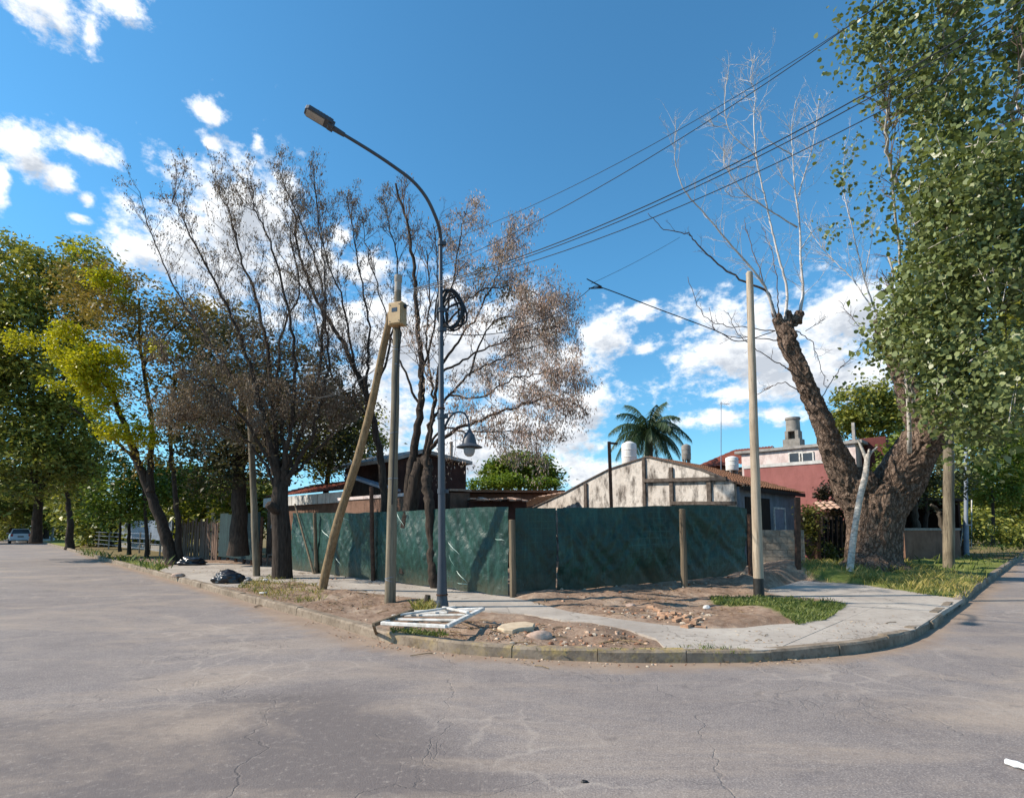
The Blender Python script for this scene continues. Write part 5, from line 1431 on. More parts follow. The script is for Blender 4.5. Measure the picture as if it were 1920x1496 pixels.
# ---------------- the giant pollarded tree on the right
def giant():
    Y = BT.y; k = PXM(Y)
    B = Vector((BT.x, BT.y, .25))
    t = thing('giant_tree', B, 'giant rough barked tree forking into a pollarded bare limb and a leafy limb', 'tree')
    b = MB()
    def tb(px, rr, Ys, n=20):
        c = spline([P(x, y, q) for (x, y), q in zip(px, Ys)], 6); b.tube(c, lerp_list([r * k for r in rr], len(c)), n)
    tb([(1638,1080),(1638,1064),(1638,1030),(1640,990),(1641,950),(1640,915)], [60,48,43,44,50,48], [Y]*6, 28)
    tb([(1622,960),(1598,915),(1572,868),(1545,800),(1518,735),(1494,680),(1478,640),(1472,612)], [30,29,22,16,13,12.5,14.5,13], [Y,Y,Y-.2,Y-.4,Y-.5,Y-.6,Y-.6,Y-.6])
    tb([(1645,980),(1664,935),(1690,890),(1716,848),(1742,812),(1765,770),(1788,700),(1800,600),(1795,480)], [38,40,38,33,30,24,17,12,7], [Y,Y-.1,Y-.4,Y-.8,Y-1.2,Y-1.6,Y-2.2,Y-2.8,Y-3.2])
    tb([(1738,820),(1718,770),(1700,720),(1680,670),(1660,625)], [26,20,17,15,14], [Y-1.2,Y-1,Y-.8,Y-.6,Y-.5])
    tb([(1640,1075),(1690,1076),(1715,1082)], [40,22,5], [Y-.3,Y-.8,Y-1.2], 14)
    tb([(1630,1075),(1588,1074),(1566,1078)], [40,20,5], [Y-.3,Y-.7,Y-1.0], 14)
    tb([(1640,1070),(1630,1092),(1620,1100)], [42,22,6], [Y-.2,Y-1.2,Y-1.8], 14)
    # swollen knob of the pollard and burrs
    for (x, y, r, q) in ((1474, 614, 12, -.6), (1482, 630, 11, -.75), (1614, 905, 26, -.25), (1660, 628, 17, -.5)):
        c = P(x, y, Y + q); b.tube([c - Vector((0, 0, r * k)), c - Vector((0, 0, r * k * .6)), c, c + Vector((0, 0, r * k * .6)), c + Vector((0, 0, r * k))], [r * k * .3, r * k * .85, r * k, r * k * .85, r * k * .3], 14)
    for (x0, y0), (x1, y1), r in (((1468, 612), (1458, 588), 8), ((1480, 606), (1479, 582), 7), ((1492, 606), (1500, 584), 8), ((1464, 618), (1452, 600), 6), ((1488, 612), (1490, 592), 5), ((1655, 625), (1642, 600), 7), ((1664, 622), (1664, 596), 6)):
        b.tube([P(x0, y0, Y - .55), P((x0 + x1) / 2, (y0 + y1) / 2, Y - .6), P(x1, y1, Y - .65)], [r * k * 1.2, r * k, r * k * .8], 10)
    o = b.build('tmp', None)
    fixn(o)
    m = o.modifiers.new('r', 'REMESH'); m.mode = 'VOXEL'; m.voxel_size = 0.033
    s_ = o.modifiers.new('s', 'SMOOTH'); s_.iterations = 10; s_.factor = .5
    dg = bpy.context.evaluated_depsgraph_get(); ev = o.evaluated_get(dg); me = bpy.data.meshes.new_from_object(ev)
    n = len(me.vertices); co = np.empty(n * 3); no = np.empty(n * 3)
    me.vertices.foreach_get('co', co); me.vertices.foreach_get('normal', no); co = co.reshape(-1, 3); no = no.reshape(-1, 3)
    fc = np.empty(sum(len(p.vertices) for p in me.polygons), np.int32)
    me.polygons.foreach_get('vertices', fc) if False else me.loops.foreach_get('vertex_index', fc)
    ktot = len(me.polygons[0].vertices)
    d = np.empty(n)
    lean_l = Vector((-0.62, 0, 0.78)); lean_r = Vector((0.62, -.2, .75))
    for i in range(n):
        p = Vector(co[i]); h = p.z
        ax = Vector((0, 0, 1))
        if h > 2.6: ax = lean_l if p.x < BT.x - .35 else lean_r
        a = p.dot(ax); q = (p - ax * a) + ax * (a * 0.3)
        w = mnoise.noise_vector(p * 1.4) * 0.35
        r1 = 1 - abs(mnoise.noise(q * 4.2 + w)) * 2.2
        r2 = 1 - abs(mnoise.noise(q * 9.5 + w * 2)) * 2.2
        r3 = mnoise.noise(q * 20)
        sm = min(1.0, .6 + max(0, h - 1.2) * .3)
        d[i] = 0.06 * r1 * sm + 0.05 * r2 * sm + 0.02 * r3 + 0.05 * mnoise.noise(p * 1.3) - .03
    co = co + no * d[:, None]
    bpy.data.objects.remove(o)
    me.vertices.foreach_set('co', co.ravel())
    m_ = M_('deep furrowed bark', .95, .12)
    a_ = m_.noise(9, 7, .75, (2.0, 2.0, .7)); b_ = m_.noise(1.1, 3)
    c_ = m_.ramp(a_, [(.3, lin(74, 60, 50)), (.52, lin(128, 108, 94)), (.78, lin(172, 154, 138))])
    v_ = m_.n('ShaderNodeTexVoronoi', feature='DISTANCE_TO_EDGE'); v_.inputs['Scale'].default_value = 8.5
    wn = m_.n('ShaderNodeTexNoise'); wn.inputs['Scale'].default_value = 4; wn.inputs['Detail'].default_value = 5; m_.l(m_.tc.outputs['Object'], wn.inputs['Vector'])
    wv = m_.n('ShaderNodeVectorMath', operation='MULTIPLY_ADD'); wv.inputs[1].default_value = (.35, .35, .35); m_.l(wn.outputs['Color'], wv.inputs[0]); m_.l(m_.co((1, 1, .32)), wv.inputs[2]); m_.l(wv.outputs[0], v_.inputs['Vector'])
    ed = m_.ramp(v_.outputs['Distance'], [(0.0, 0), (.16, 1)])
    fib = m_.noise(30, 5, .75, (1.6, 1.6, .3))
    c_ = m_.mix(m_.math('SUBTRACT', 1.0, ed), c_, c_) if False else m_.mix(m_.math('MULTIPLY', m_.math('SUBTRACT', 1.0, ed), .5), c_, lin(64, 50, 42))
    c_ = m_.mix(m_.ramp(fib, [(.55, 0), (.75, .6)]), c_, lin(178, 160, 144))
    m_.color(m_.mix(m_.ramp(b_, [(.4, 0), (.65, .35)]), c_, lin(112, 98, 88))); m_.bump(m_.math('ADD', m_.math('MULTIPLY', ed, 1.0), m_.math('ADD', m_.math('MULTIPLY', a_, .5), m_.math('MULTIPLY', fib, .5))), 1.0, .05)
    me.name = 'trunk'; me.materials.append(m_.m)
    org = ORG[t]
    me.transform(Matrix.Translation(-org))
    me.polygons.foreach_set('use_smooth', np.ones(len(me.polygons), bool)); me.update()
    tr = bpy.data.objects.new('trunk', me); COL.objects.link(tr); tr.parent = t; ORG[tr] = org
    h = MB(); c = P(1618, 1052, Y - .98); blobhole = h  # hollow near the ground
    # bare pale shoots from the knob
    T = Tree(); z7 = lambda pts: [(1100 + .4412 * x, 100 + .4412 * y) for x, y in pts]
    Yk = Y - .6
    S = [([(800,1135),(770,1020),(715,930),(600,800),(500,680),(420,590),(380,480),(375,380),(380,270)], .06, -.8),
         ([(845,1135),(850,1000),(820,880),(790,760),(760,620),(730,500),(710,430),(620,350),(590,270),(590,150),(605,80)], .06, -.2),
         ([(726,480),(710,300),(715,180),(695,100),(715,10)], .03, 0),
         ([(895,1145),(920,1020),(910,900),(905,720),(885,580),(875,420),(870,320),(890,200)], .075, .2),
         ([(895,740),(780,670),(690,610),(640,560),(590,480),(580,400)], .03, -.3),
         ([(902,600),(930,500),(960,400),(975,300),(990,180)], .03, .5),
         ([(872,430),(800,390),(745,340),(740,260)], .025, 0),
         ([(688,612),(620,610),(590,585)], .018, -.4), ([(715,485),(650,485),(590,490),(580,440)], .018, 0), ([(600,305),(545,312),(522,285)], .015, 0),
         ([(1238,1120),(1180,960),(1130,750),(1090,560),(1100,350)], .04, .4), ([(1210,1080),(1130,960),(1050,880),(980,800),(930,720)], .025, .6),
         ([(1180,960),(1210,800),(1215,700)], .02, .2), ([(885,580),(830,520),(810,480)], .015, 0), ([(910,830),(980,740),(1060,745),(1250,735)], .015, .3)]
    for px, r, dy in S:
        q = T.limb(z7(px), [Yk, Yk + dy * 2], r, .007, 6, 6, .006, True)
        if len(px) > 4: T.sprout(q, 2, 30, 1.35, .009, .32, 1.0, .12, hi=.97, kids=3, ratio=.5, curve=.38)
        else: T.sprout(q, 1, 9, .7, .008, .5, .7, .3, kids=3, curve=.5)
    T.twig.build('pale_shoots', MT['pale_bark'], t, True)
    D = Tree()
    for px, r, dy in (([(800,1130),(770,1020),(670,970),(560,900),(470,810),(430,770),(330,745),(260,680)], .055, -1.2), ([(805,1110),(740,940),(690,790),(670,710)], .03, .3), ([(815,1110),(810,1000),(790,850),(750,740)], .025, .5),
                      ([(800,1180),(680,1165),(560,1150),(480,1090),(430,950)], .02, -.8), ([(810,1220),(700,1210),(560,1190),(520,1080)], .02, -1), ([(890,1180),(960,1230),(990,1330),(1020,1420)], .018, .3),
                      ([(870,1350),(820,1320),(740,1270),(640,1190),(600,1100)], .025, -.6), ([(900,1440),(840,1400),(760,1430),(690,1480)], .02, -.6), ([(1000,1460),(1080,1340),(1180,1230),(1230,1190)], .015, .5), ([(930,1180),(1010,1130)], .012, .2), ([(1240,1180),(1150,1150),(1070,1050)], .014, .4)):
        q = D.limb(z7(px), [Yk, Yk + dy], r, .008, 6, 6, .02, True); D.sprout(q, 1, 8, .55, .008, .25, .8, .3, kids=3, curve=.4)
    D.twig.build('dark_shoots', MT['twig'], t, True)
    # inner leafy branches
    I = Tree()
    for px, r, dy in (([(1790,690),(1765,560),(1720,420),(1668,300),(1664,220),(1670,160),(1650,120)], .09, -2), ([(1800,600),(1840,470),(1880,330),(1905,190),(1925,60)], .13, -3.4), ([(1795,480),(1790,330),(1775,180),(1770,40)], .09, -2.5),
                      ([(1705,850),(1694,600),(1688,470),(1664,300),(1662,200)], .06, -1.4), ([(1700,600),(1740,500),(1790,400)], .05, -2), ([(1765,770),(1840,700),(1900,620)], .08, -2.2), ([(1720,780),(1690,650),(1665,480)], .05, -.6), ([(1905,190),(1920,230)], .05, -3.4)):
        q = I.limb(px, [Y - 2.2, min(Y - 3.2, Y - 2.2 + dy) - 1.2], r, .02, 6, 8, .03); I.sprout(q, 1, 12, 1.2, .016, .2, .8, .3)
    I.wood.build('branches', MT['birch'], t, True); I.twig.build('twigs', MT['twig'], t, kind='stuff')
    Yc = Y - 4
    bl = [(1600,30,36,26,Yc-.6,1.2,.7),(1660,40,50,44,Yc-1,1.6,.65),(1740,50,60,50,Yc-1.2,1.8,.75),(1800,20,60,36,Yc-1.5,1.8,.6),(1895,30,40,40,Yc-2,1.6,.8),(1650,110,50,36,Yc-.5,1.3,.65),(1720,140,60,50,Yc-1,1.8,.75),(1790,110,40,40,Yc-1,1.3,.7),
          (1600,95,26,20,Yc-.2,.7,.5),(1790,190,50,40,Yc-1,1.6,.75),(1905,170,18,60,Yc-2,1,.6),(1840,220,50,36,Yc-1.5,1.6,.75),(1740,235,44,36,Yc-.8,1.4,.7),(1660,190,34,26,Yc-.3,1,.6),(1640,225,26,20,Yc,.7,.5),(1730,200,40,30,Yc-.6,1.2,.8),(1780,265,50,24,Yc-.8,1.4,.8),(1880,265,40,24,Yc-1.8,1.3,.8),
          (1720,300,26,30,Yc-.2,.9,.6),(1790,325,60,44,Yc-1.2,1.7,1.2),(1870,335,60,44,Yc-2,1.7,1.2),(1760,380,50,40,Yc-.9,1.6,1.2),(1840,410,70,50,Yc-1.7,1.8,1.1),(1900,430,40,60,Yc-2.2,1.6),(1725,400,28,30,Yc-.2,.9,.7),(1735,450,44,40,Yc-.5,1.3,1.1),(1800,490,70,50,Yc-1.2,1.8,1.1),(1870,530,50,44,Yc-1.8,1.5),
          (1705,520,34,36,Yc,1.0,.9),(1690,575,40,40,Yc+.1,1.1,1.0),(1750,570,60,50,Yc-.7,1.6,1.1),(1820,610,50,50,Yc-1.2,1.6),(1676,640,32,40,Yc+.4,.9),(1735,660,50,44,Yc-.3,1.4,1.1),(1790,690,50,44,Yc-.8,1.5),(1850,700,40,40,Yc-1.4,1.4,.8),(1905,620,20,50,Yc-2,1,.5),(1895,700,30,40,Yc-1.8,1.2,.6),
          (1760,745,46,40,Yc-.4,1.3),(1820,770,50,40,Yc-1,1.4),(1880,780,40,40,Yc-1.5,1.3,.9),(1840,835,40,26,Yc-1,1,.8),
          (1960,80,60,70,Yc-1.5,1.8,.7),(2040,200,80,80,Yc-1.5,2,.6),(1980,340,60,70,Yc-1.8,1.8,.8),(2080,380,90,90,Yc-1.5,2,.7),(1970,520,60,80,Yc-1.8,1.8,.8),(2060,600,80,90,Yc-1.5,2,.7),(1980,720,60,60,Yc-1.6,1.6,.7),(2120,120,70,80,Yc-1,2,.5),(1625,270,26,22,Yc+.5,.8,.3),(1600,330,18,16,Yc+.5,.6,.3),(1575,285,22,12,Yc+.3,.6,.3),(1690,330,20,26,Yc,.7,.45),(1640,350,26,18,Yc+.4,.7,.35),(1560,420,18,10,Yc+1,.5,.3),(1610,420,26,14,Yc+.6,.6,.3),(1680,400,20,22,Yc,.7,.4),(1630,760,20,14,Y-.5,.5,.3),(1600,700,26,14,Y-.5,.5,.25)]
    # shaded foliage deep inside the crown keeps the sky out
    inner = [(b_[0] + 8, b_[1] + 6, b_[2] * .8, b_[3] * .8, b_[4] + .5, b_[5] * .8, b_[6] if len(b_) > 6 else 1) for b_ in bl if (b_[6] if len(b_) > 6 else 1) >= .8]
    leaf_mesh('inner_foliage', clumps(inner, 16, .34, 26, .9, .1), .24, POPLAR, t, .8, 'any', .35)
    pts = clumps(bl, 42, .29, 40, .85)
    leaf_mesh('crown', pts, .118, POPLAR, t, .95, 'round', .55)
    ct = MB()
    for c_ in CLC:
        if R.random() < .4:
            d_ = Vector((R.gauss(0, 1), R.gauss(0, 1), R.gauss(0, .7))).normalized(); c_ = Vector(c_); l_ = R.uniform(.3, .6)
            ct.tube([c_ - d_ * l_, c_ - d_ * l_ * .3 + Vector((0, 0, .04)), c_ + d_ * l_ * .5 + Vector((0, 0, -.03))], [.011, .008, .004], 3, False)
    ct.build('sprigs', MT['birch'], t, kind='stuff')
    rb = [(1672,640,20,34,Yc+.3,.6,.6),(1680,690,24,24,Yc+.2,.6,.5)]
    leaf_mesh('brownish_leaves', clumps(rb, 12, .2, 26), .12, leafmat('olive tinged leaves', [(0.1, (.06,.06,.015)), (.6, (.12,.12,.03)), (1, (.2,.19,.06))]), t, .8, 'any')
giant()
# forked pale pole leaning on the giant trunk
def forked_stick():
    Y = BT.y - 1.75
    b = MB(); b.tube(spline([P(1591, 1094, Y), P(1600, 1010, Y + .2), P(1612, 935, Y + .45), P(1622, 893, Y + .6), P(1627, 852, Y + .7)], 6), lerp_list([.095, .08, .085, .07], 25), 12)
    b.tube([P(1626, 866, Y + .7), P(1617, 843, Y + .75), P(1609, 825, Y + .8)], [.05, .045, .03], 8); b.tube([P(1626, 860, Y + .7), P(1634, 848, Y + .8), P(1645, 838, Y + .9)], [.05, .035, .025], 8); b.tube([P(1627, 855, Y + .7), P(1630, 842, Y + .75)], [.05, .03], 8)
    tag(autosmooth(b.build('forked_branch', MT['birch']), 60), 'pale forked branch propped against the giant tree trunk', 'branch')
forked_stick()
# ---------------- palm
def palm():
    Y = 34; c = P(1216, 815, Y); k = PXM(Y)
    t = thing('palm_tree', Vector((c.x, c.y, 0)), 'feathery green palm rising behind the stained gable house', 'palm tree')
    b = MB(); b.tube([Vector((c.x, c.y, 0)), c - Vector((0, 0, .3)), c + Vector((0, 0, .4))], [.28, .24, .2], 10); b.build('trunk', MT['bark_mid'], t)
    mat = leafmat('palm leaflets', [(0.1, (.018, .04, .018)), (.5, (.045, .08, .035)), (.9, (.10, .14, .06))], .25, .45, .4)
    for i in range(34):
        a = i * 2.399; el = 1.45 - 1.5 * (i / 34); L = R.uniform(2.1, 2.9)
        d = Vector((math.cos(a) * math.cos(el), math.sin(a) * math.cos(el), math.sin(el)))
        pts = [c.copy()]; n = 12
        for j in range(n):
            d = (d + Vector((0, 0, -.17))).normalized(); pts.append(pts[-1] + d * L / n)
        V, Fc = [], []
        for j in range(1, n + 1):
            tn = (pts[j] - pts[j - 1]).normalized(); sd = tn.cross(Vector((0, 0, 1))).normalized()
            for s_ in (-1, 1):
                for h in range(4):
                    ll = .8 * math.sin(math.pi * (j / n) ** .7 * .88) + .12
                    q = pts[j] + tn * (h * .055)
                    dr = (sd * s_ * .75 + tn * .45 + Vector((0, 0, -.7 - R.random() * .7))).normalized()
                    bb = len(V); V += [q - tn * .03, q + tn * .03, q + dr * ll]; Fc.append((bb, bb + 1, bb + 2))
        mb = MB(); mb.tube(pts, lerp_list([.035, .012], n + 1), 4); mb.add(V, Fc)
        mb.build('frond', mat, t)
palm()
# ---------------- crowns over the roofs and right verge
leafy('leafy_tree', 'round dark green tree behind the low roofs at the middle', 970, 940, 36, 0, [(930,885,28,26,36,1.6),(965,872,40,24,36,1.8),(1005,880,36,24,36,1.6),(1035,890,16,18,36,1),(975,890,60,18,36,1.4)], GREEN_M, .26, 9, .26, 34, [([(975,950),(975,880)], .2)])
leafy('climbing_hedge', 'bright lime green creeper mass along the low roof below the round tree', 965, 940, 31, 0, [(905,908,28,11,31,.8),(950,903,36,13,31,.9),(1000,906,36,11,31,.8),(1035,908,20,9,31,.6)], LIME, .18, 26, .18, 30, cat='hedge')
leafy('leafy_tree', 'dark green tree behind the red wall left of the giant tree crown', 1620, 900, 33, 0, [(1600,760,40,34,33,1.6),(1640,750,40,36,33,1.6),(1620,790,50,30,33,1.6),(1680,770,40,40,33,1.5),(1650,810,44,26,33,1.3),(1580,790,22,22,33,1)], GREEN_D, .24, 6, .3, 40, [([(1630,930),(1630,800)], .25)])
leafy('shrub', 'green shrub between the red wall and the giant trunk fork', 1680, 900, 24, 0, [(1690,850,30,36,24,1),(1670,880,26,24,24,.8),(1710,830,24,24,24,.8)], GREEN_M, .17, 12, .2, 30, cat='shrub')
leafy('ivy_bush', 'yellowish ivy bush growing on the low wall by the rusty post', 1520, 1045, 19, 0, [(1520,965,17,20,19,.4),(1516,1000,15,26,19,.4),(1525,1028,14,16,19,.4,.7),(1562,1030,20,16,19.2,.4,.4)], leafmat('ivy leaves', [(0.1, (.05,.06,.012)), (.5, (.12,.12,.025)), (.9, (.22,.2,.05))]), .11, 55, .12, 26, cat='bush')
leafy('leafy_tree', 'red leaved shrub tree beside the red wall left of the giant trunk', 1545, 1040, 21.5, 0, [(1552,930,16,26,21.5,.6),(1560,960,18,20,21.5,.6),(1570,985,22,24,21.5,.7),(1575,1015,22,24,21.5,.7)], leafmat('reddish dark leaves', [(0.1, (.02,.016,.01)), (.5, (.045,.035,.018)), (.9, (.1,.05,.025))]), .14, 34, .16, 28, cat='shrub')
for i, (px, py, rx, ry, Y, lab) in enumerate([(15,985,34,30,66,'low dark bush behind the red car at the left edge'),(190,985,50,34,46,'dark bushes behind the grey hoarding, left of two'),(290,985,60,36,44,'dark bushes behind the grey hoarding, right of two'),(110,985,40,24,64,'dark bush behind the pale posts on the far verge'),(370,960,60,40,36,'shady bush behind the old plank fence'),(470,950,50,50,33,'dark bush behind the green sheet hoarding')]):
    leafy('bush', lab, px, 1005, Y, 0, [(px,py,rx,ry,Y,2.2),(px+rx*.5,py-ry*.4,rx*.6,ry*.6,Y,1.6)], GREEN_D, .38, 3.2 if Y>40 else 4, .5, 40, cat='bush')
for i, (px, py, rx, ry, Y, lab) in enumerate([(1830,985,60,26,46,'low dark hedge at the far end of the right verge'),(1900,990,50,24,48,'low dark hedge beyond the parked white car'),(1700,985,60,30,42,'dark bushes behind the shed by the giant trunk')]):
    leafy('bush', lab, px, 1005, Y, 0, [(px,py,rx,ry,Y,2.2)], GREEN_D, .34, 4, .45, 40, cat='bush')
for lab, px, Y, bl, mat, kind in (
    ('green tree over the right verge behind the mossy post', 1870, 34, [(1850,850,60,40,34,2),(1890,880,50,40,34,2),(1830,900,40,30,34,1.6),(1900,830,40,40,34,2),(1870,930,50,24,34,1.6)], GREEN_M, 'leafy_tree'),
    ('drooping small tree with brownish twigs behind the timber post', 1745, 27, [(1740,905,30,22,27,1.2),(1760,880,34,28,27,1.2),(1735,935,24,18,27,1),(1800,900,24,34,27,1)], leafmat('grey olive leaves', [(0.1, (.04,.05,.02)), (.5, (.085,.095,.04)), (.9, (.15,.15,.07))]), 'leafy_tree'),
    ('dark bush on the right verge below the parked white car', 1880, 30, [(1860,1000,26,16,30,1),(1895,1005,28,18,30,1),(1835,990,20,18,30,.8),(1915,1010,20,16,30,1)], GREEN_D, 'bush'),
    ('dark tall tree mass over the right street end', 1930, 52, [(1900,760,70,70,52,4),(1930,860,60,80,52,4),(1860,930,70,60,52,4),(1930,960,50,60,52,3),(1790,940,60,60,50,3),(1740,960,40,50,50,3)], GREEN_D, 'leafy_tree'),
    ('dark tree behind the giant crown at the right edge', 2000, 40, [(1880,620,40,60,40,2.5,.4),(1900,700,40,60,40,2.5,.6),(1940,600,60,120,40,3),(1820,780,60,50,40,2.5),(1760,830,50,50,40,2.5)], GREEN_D, 'leafy_tree')):
    leafy(kind, lab, px, 1020, Y, 0, bl, mat, .2 if Y < 40 else .4, 6 if Y < 40 else 1.8, .3 if Y < 40 else .6, 36, [([(px - 10, 1020), (px - 8, 960), (px - 10, 900)], .16)] if kind == 'leafy_tree' else None, cat='tree' if kind == 'leafy_tree' else 'bush')
def verge_trunk():
    p = GP(1722, 1040, .2); Y = p.y
    t = thing('slim_tree', p, 'grey slim trunk on the right verge just right of the giant trunk', 'tree')
    T = Tree(); q = T.limb([(1723,1046),(1718,1000),(1714,960),(1712,930),(1722,890)], Y, .26, .16, 6, 10); T.limb([(1714,960),(1735,930),(1755,938)], Y, .07, .03, 6, 7)
    autosmooth(T.wood.build('trunk', MT['bark_mid'], t), 60)
    T = Tree(); T.limb([(1772,1000),(1762,965),(1756,952),(1745,946)], GP(1779,1064,.16).y + .3, .1, .05, 5, 8)
    autosmooth(T.wood.build('branch', MT['bark_mid'], t), 60)
verge_trunk()
# ============================================================ houses, walls, left street, cars
UD = FLD.copy(); VD = -FLN.copy()                # along the left street (away), and away from it
Zv = Vector((0, 0, 1))
def on_plane(px, py, A, D):
    """point seen at a photo pixel on the upright plane through A along D"""
    d = ray(px, py); k = d.x / d.y
    t = (k * A.y - A.x) / (D.x - k * D.y)
    q = A + D * t
    return Vector((q.x, q.y, EYE + d.z / d.y * q.y))
def plaster(name, ca, cb, stain_shade, amt=1.0, vert=True):
    m = M_(name, .92, .15)
    a = m.noise(1.2, 5, .65); b = m.noise(2.2, 6, .7, (1.5, 1.5, .6) if vert else (1, 1, 1)); d = m.noise(14, 5, .7)
    c = m.ramp(a, [(.35, ca), (.7, cb)])
    c = m.mix(m.math('MULTIPLY', m.ramp(b, [(.46, 0), (.62, .85)]), amt), c, stain_shade)
    c = m.mix(m.math('MULTIPLY', m.ramp(d, [(.55, 0), (.75, .6)]), amt), c, stain_shade)
    m.color(c); m.bump(d, .4, .02); return m.m
MT['gable'] = plaster('stained and shadow painted white lime plaster', lin(186, 176, 166), lin(216, 208, 198), lin(70, 62, 56), 1.0)  # dark mottling is mould stains plus branch shadows painted into the wall
MT['frame_conc'] = simple('blackened concrete frame', lin(66, 58, 52), lin(112, 102, 94), 7, .9, .15, bump=.4)
MT['tile'] = simple('old brown roof tiles', lin(104, 70, 50), lin(158, 116, 88), 9, .9, .2, bump=.4)
MT['tile_pink'] = simple('sun bleached roof tiles', lin(150, 116, 96), lin(196, 168, 148), 9, .9, .2, bump=.4)
MT['tile_red'] = simple('red roof tiles', lin(110, 58, 46), lin(156, 92, 74), 9, .9, .2, bump=.4)
MT['red_wall'] = plaster('salmon red painted wall', lin(146, 94, 90), lin(158, 104, 99), lin(126, 82, 76), .5)
MT['pink_white'] = plaster('pinkish white wall', lin(204, 186, 180), lin(226, 212, 206), lin(160, 136, 130), .7)
MT['dark_red'] = plaster('dark red painted wall', lin(92, 54, 52), lin(112, 66, 62), lin(70, 42, 42), .4)
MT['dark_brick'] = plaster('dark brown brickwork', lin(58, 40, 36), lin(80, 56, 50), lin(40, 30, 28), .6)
MT['brown_wall'] = plaster('brownish garden wall', lin(110, 84, 70), lin(136, 106, 90), lin(78, 60, 50), .6)
MT['blockwall'] = plaster('grey block wall', lin(132, 122, 108), lin(166, 154, 138), lin(92, 80, 66), .7, False)
MT['white_wall'] = plaster('white house wall', lin(190, 188, 184), lin(216, 214, 210), lin(140, 136, 130), .4)
MT['blue_wall'] = plaster('bluish porch wall', lin(112, 118, 126), lin(138, 144, 152), lin(78, 80, 84), .5)
MT['tank'] = simple('white water tank', lin(206, 204, 198), lin(228, 226, 222), 3, .6, .3, bump=.05)
MT['fibre'] = simple('grey fibre cement', lin(112, 108, 102), lin(152, 146, 138), 5, .9, .2, bump=.3)
MT['roof_slab'] = simple('grey roof slab', lin(120, 116, 112), lin(170, 164, 158), 4, .85, .2, bump=.2)
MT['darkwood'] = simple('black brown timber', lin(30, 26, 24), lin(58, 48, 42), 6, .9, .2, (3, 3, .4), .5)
def tiled_slope(name, e0, e1, r1, r0, mat, parent, pitch=.24, rows=.32):
    """barrel tile slope: e0-e1 eave, r0-r1 ridge; half round ribs running down the slope, stepped in courses"""
    n = max(3, int((e1 - e0).length / pitch)); m = max(2, int((r0 - e0).length / rows))
    nrm = (e1 - e0).cross(r0 - e0).normalized()
    if nrm.z < 0: nrm = -nrm
    V, Fc = [], []
    sub = 4
    cols = n * sub
    for j in range(m):
        for e in (0, 1):
            w = (j + e) / m
            lift = .035 if e == 0 else .005
            for i in range(cols + 1):
                u = i / cols
                p = e0.lerp(e1, u).lerp(r0.lerp(r1, u), w)
                V.append(p + nrm * (lift + .055 * abs(math.sin(math.pi * i / sub))))
    st = cols + 1
    for j in range(m):
        a = 2 * j * st
        for i in range(cols): Fc.append((a + i, a + i + 1, a + st + i + 1, a + st + i))
        if j:
            for i in range(cols): Fc.append((a - st + i, a - st + i + 1, a + i + 1, a + i))
    o = mesh_np(name, V, Fc, mat, parent); o['kind'] = 'stuff'
    # the boards below
    return o
def pbox(px0, px1, pyt, A, D, depth, zb=0.0):
    """upright wall box whose front lies on plane (A, D) between two photo columns, top at photo row pyt"""
    a, b = on_plane(px0, pyt, A, D), on_plane(px1, pyt, A, D)
    return a, b
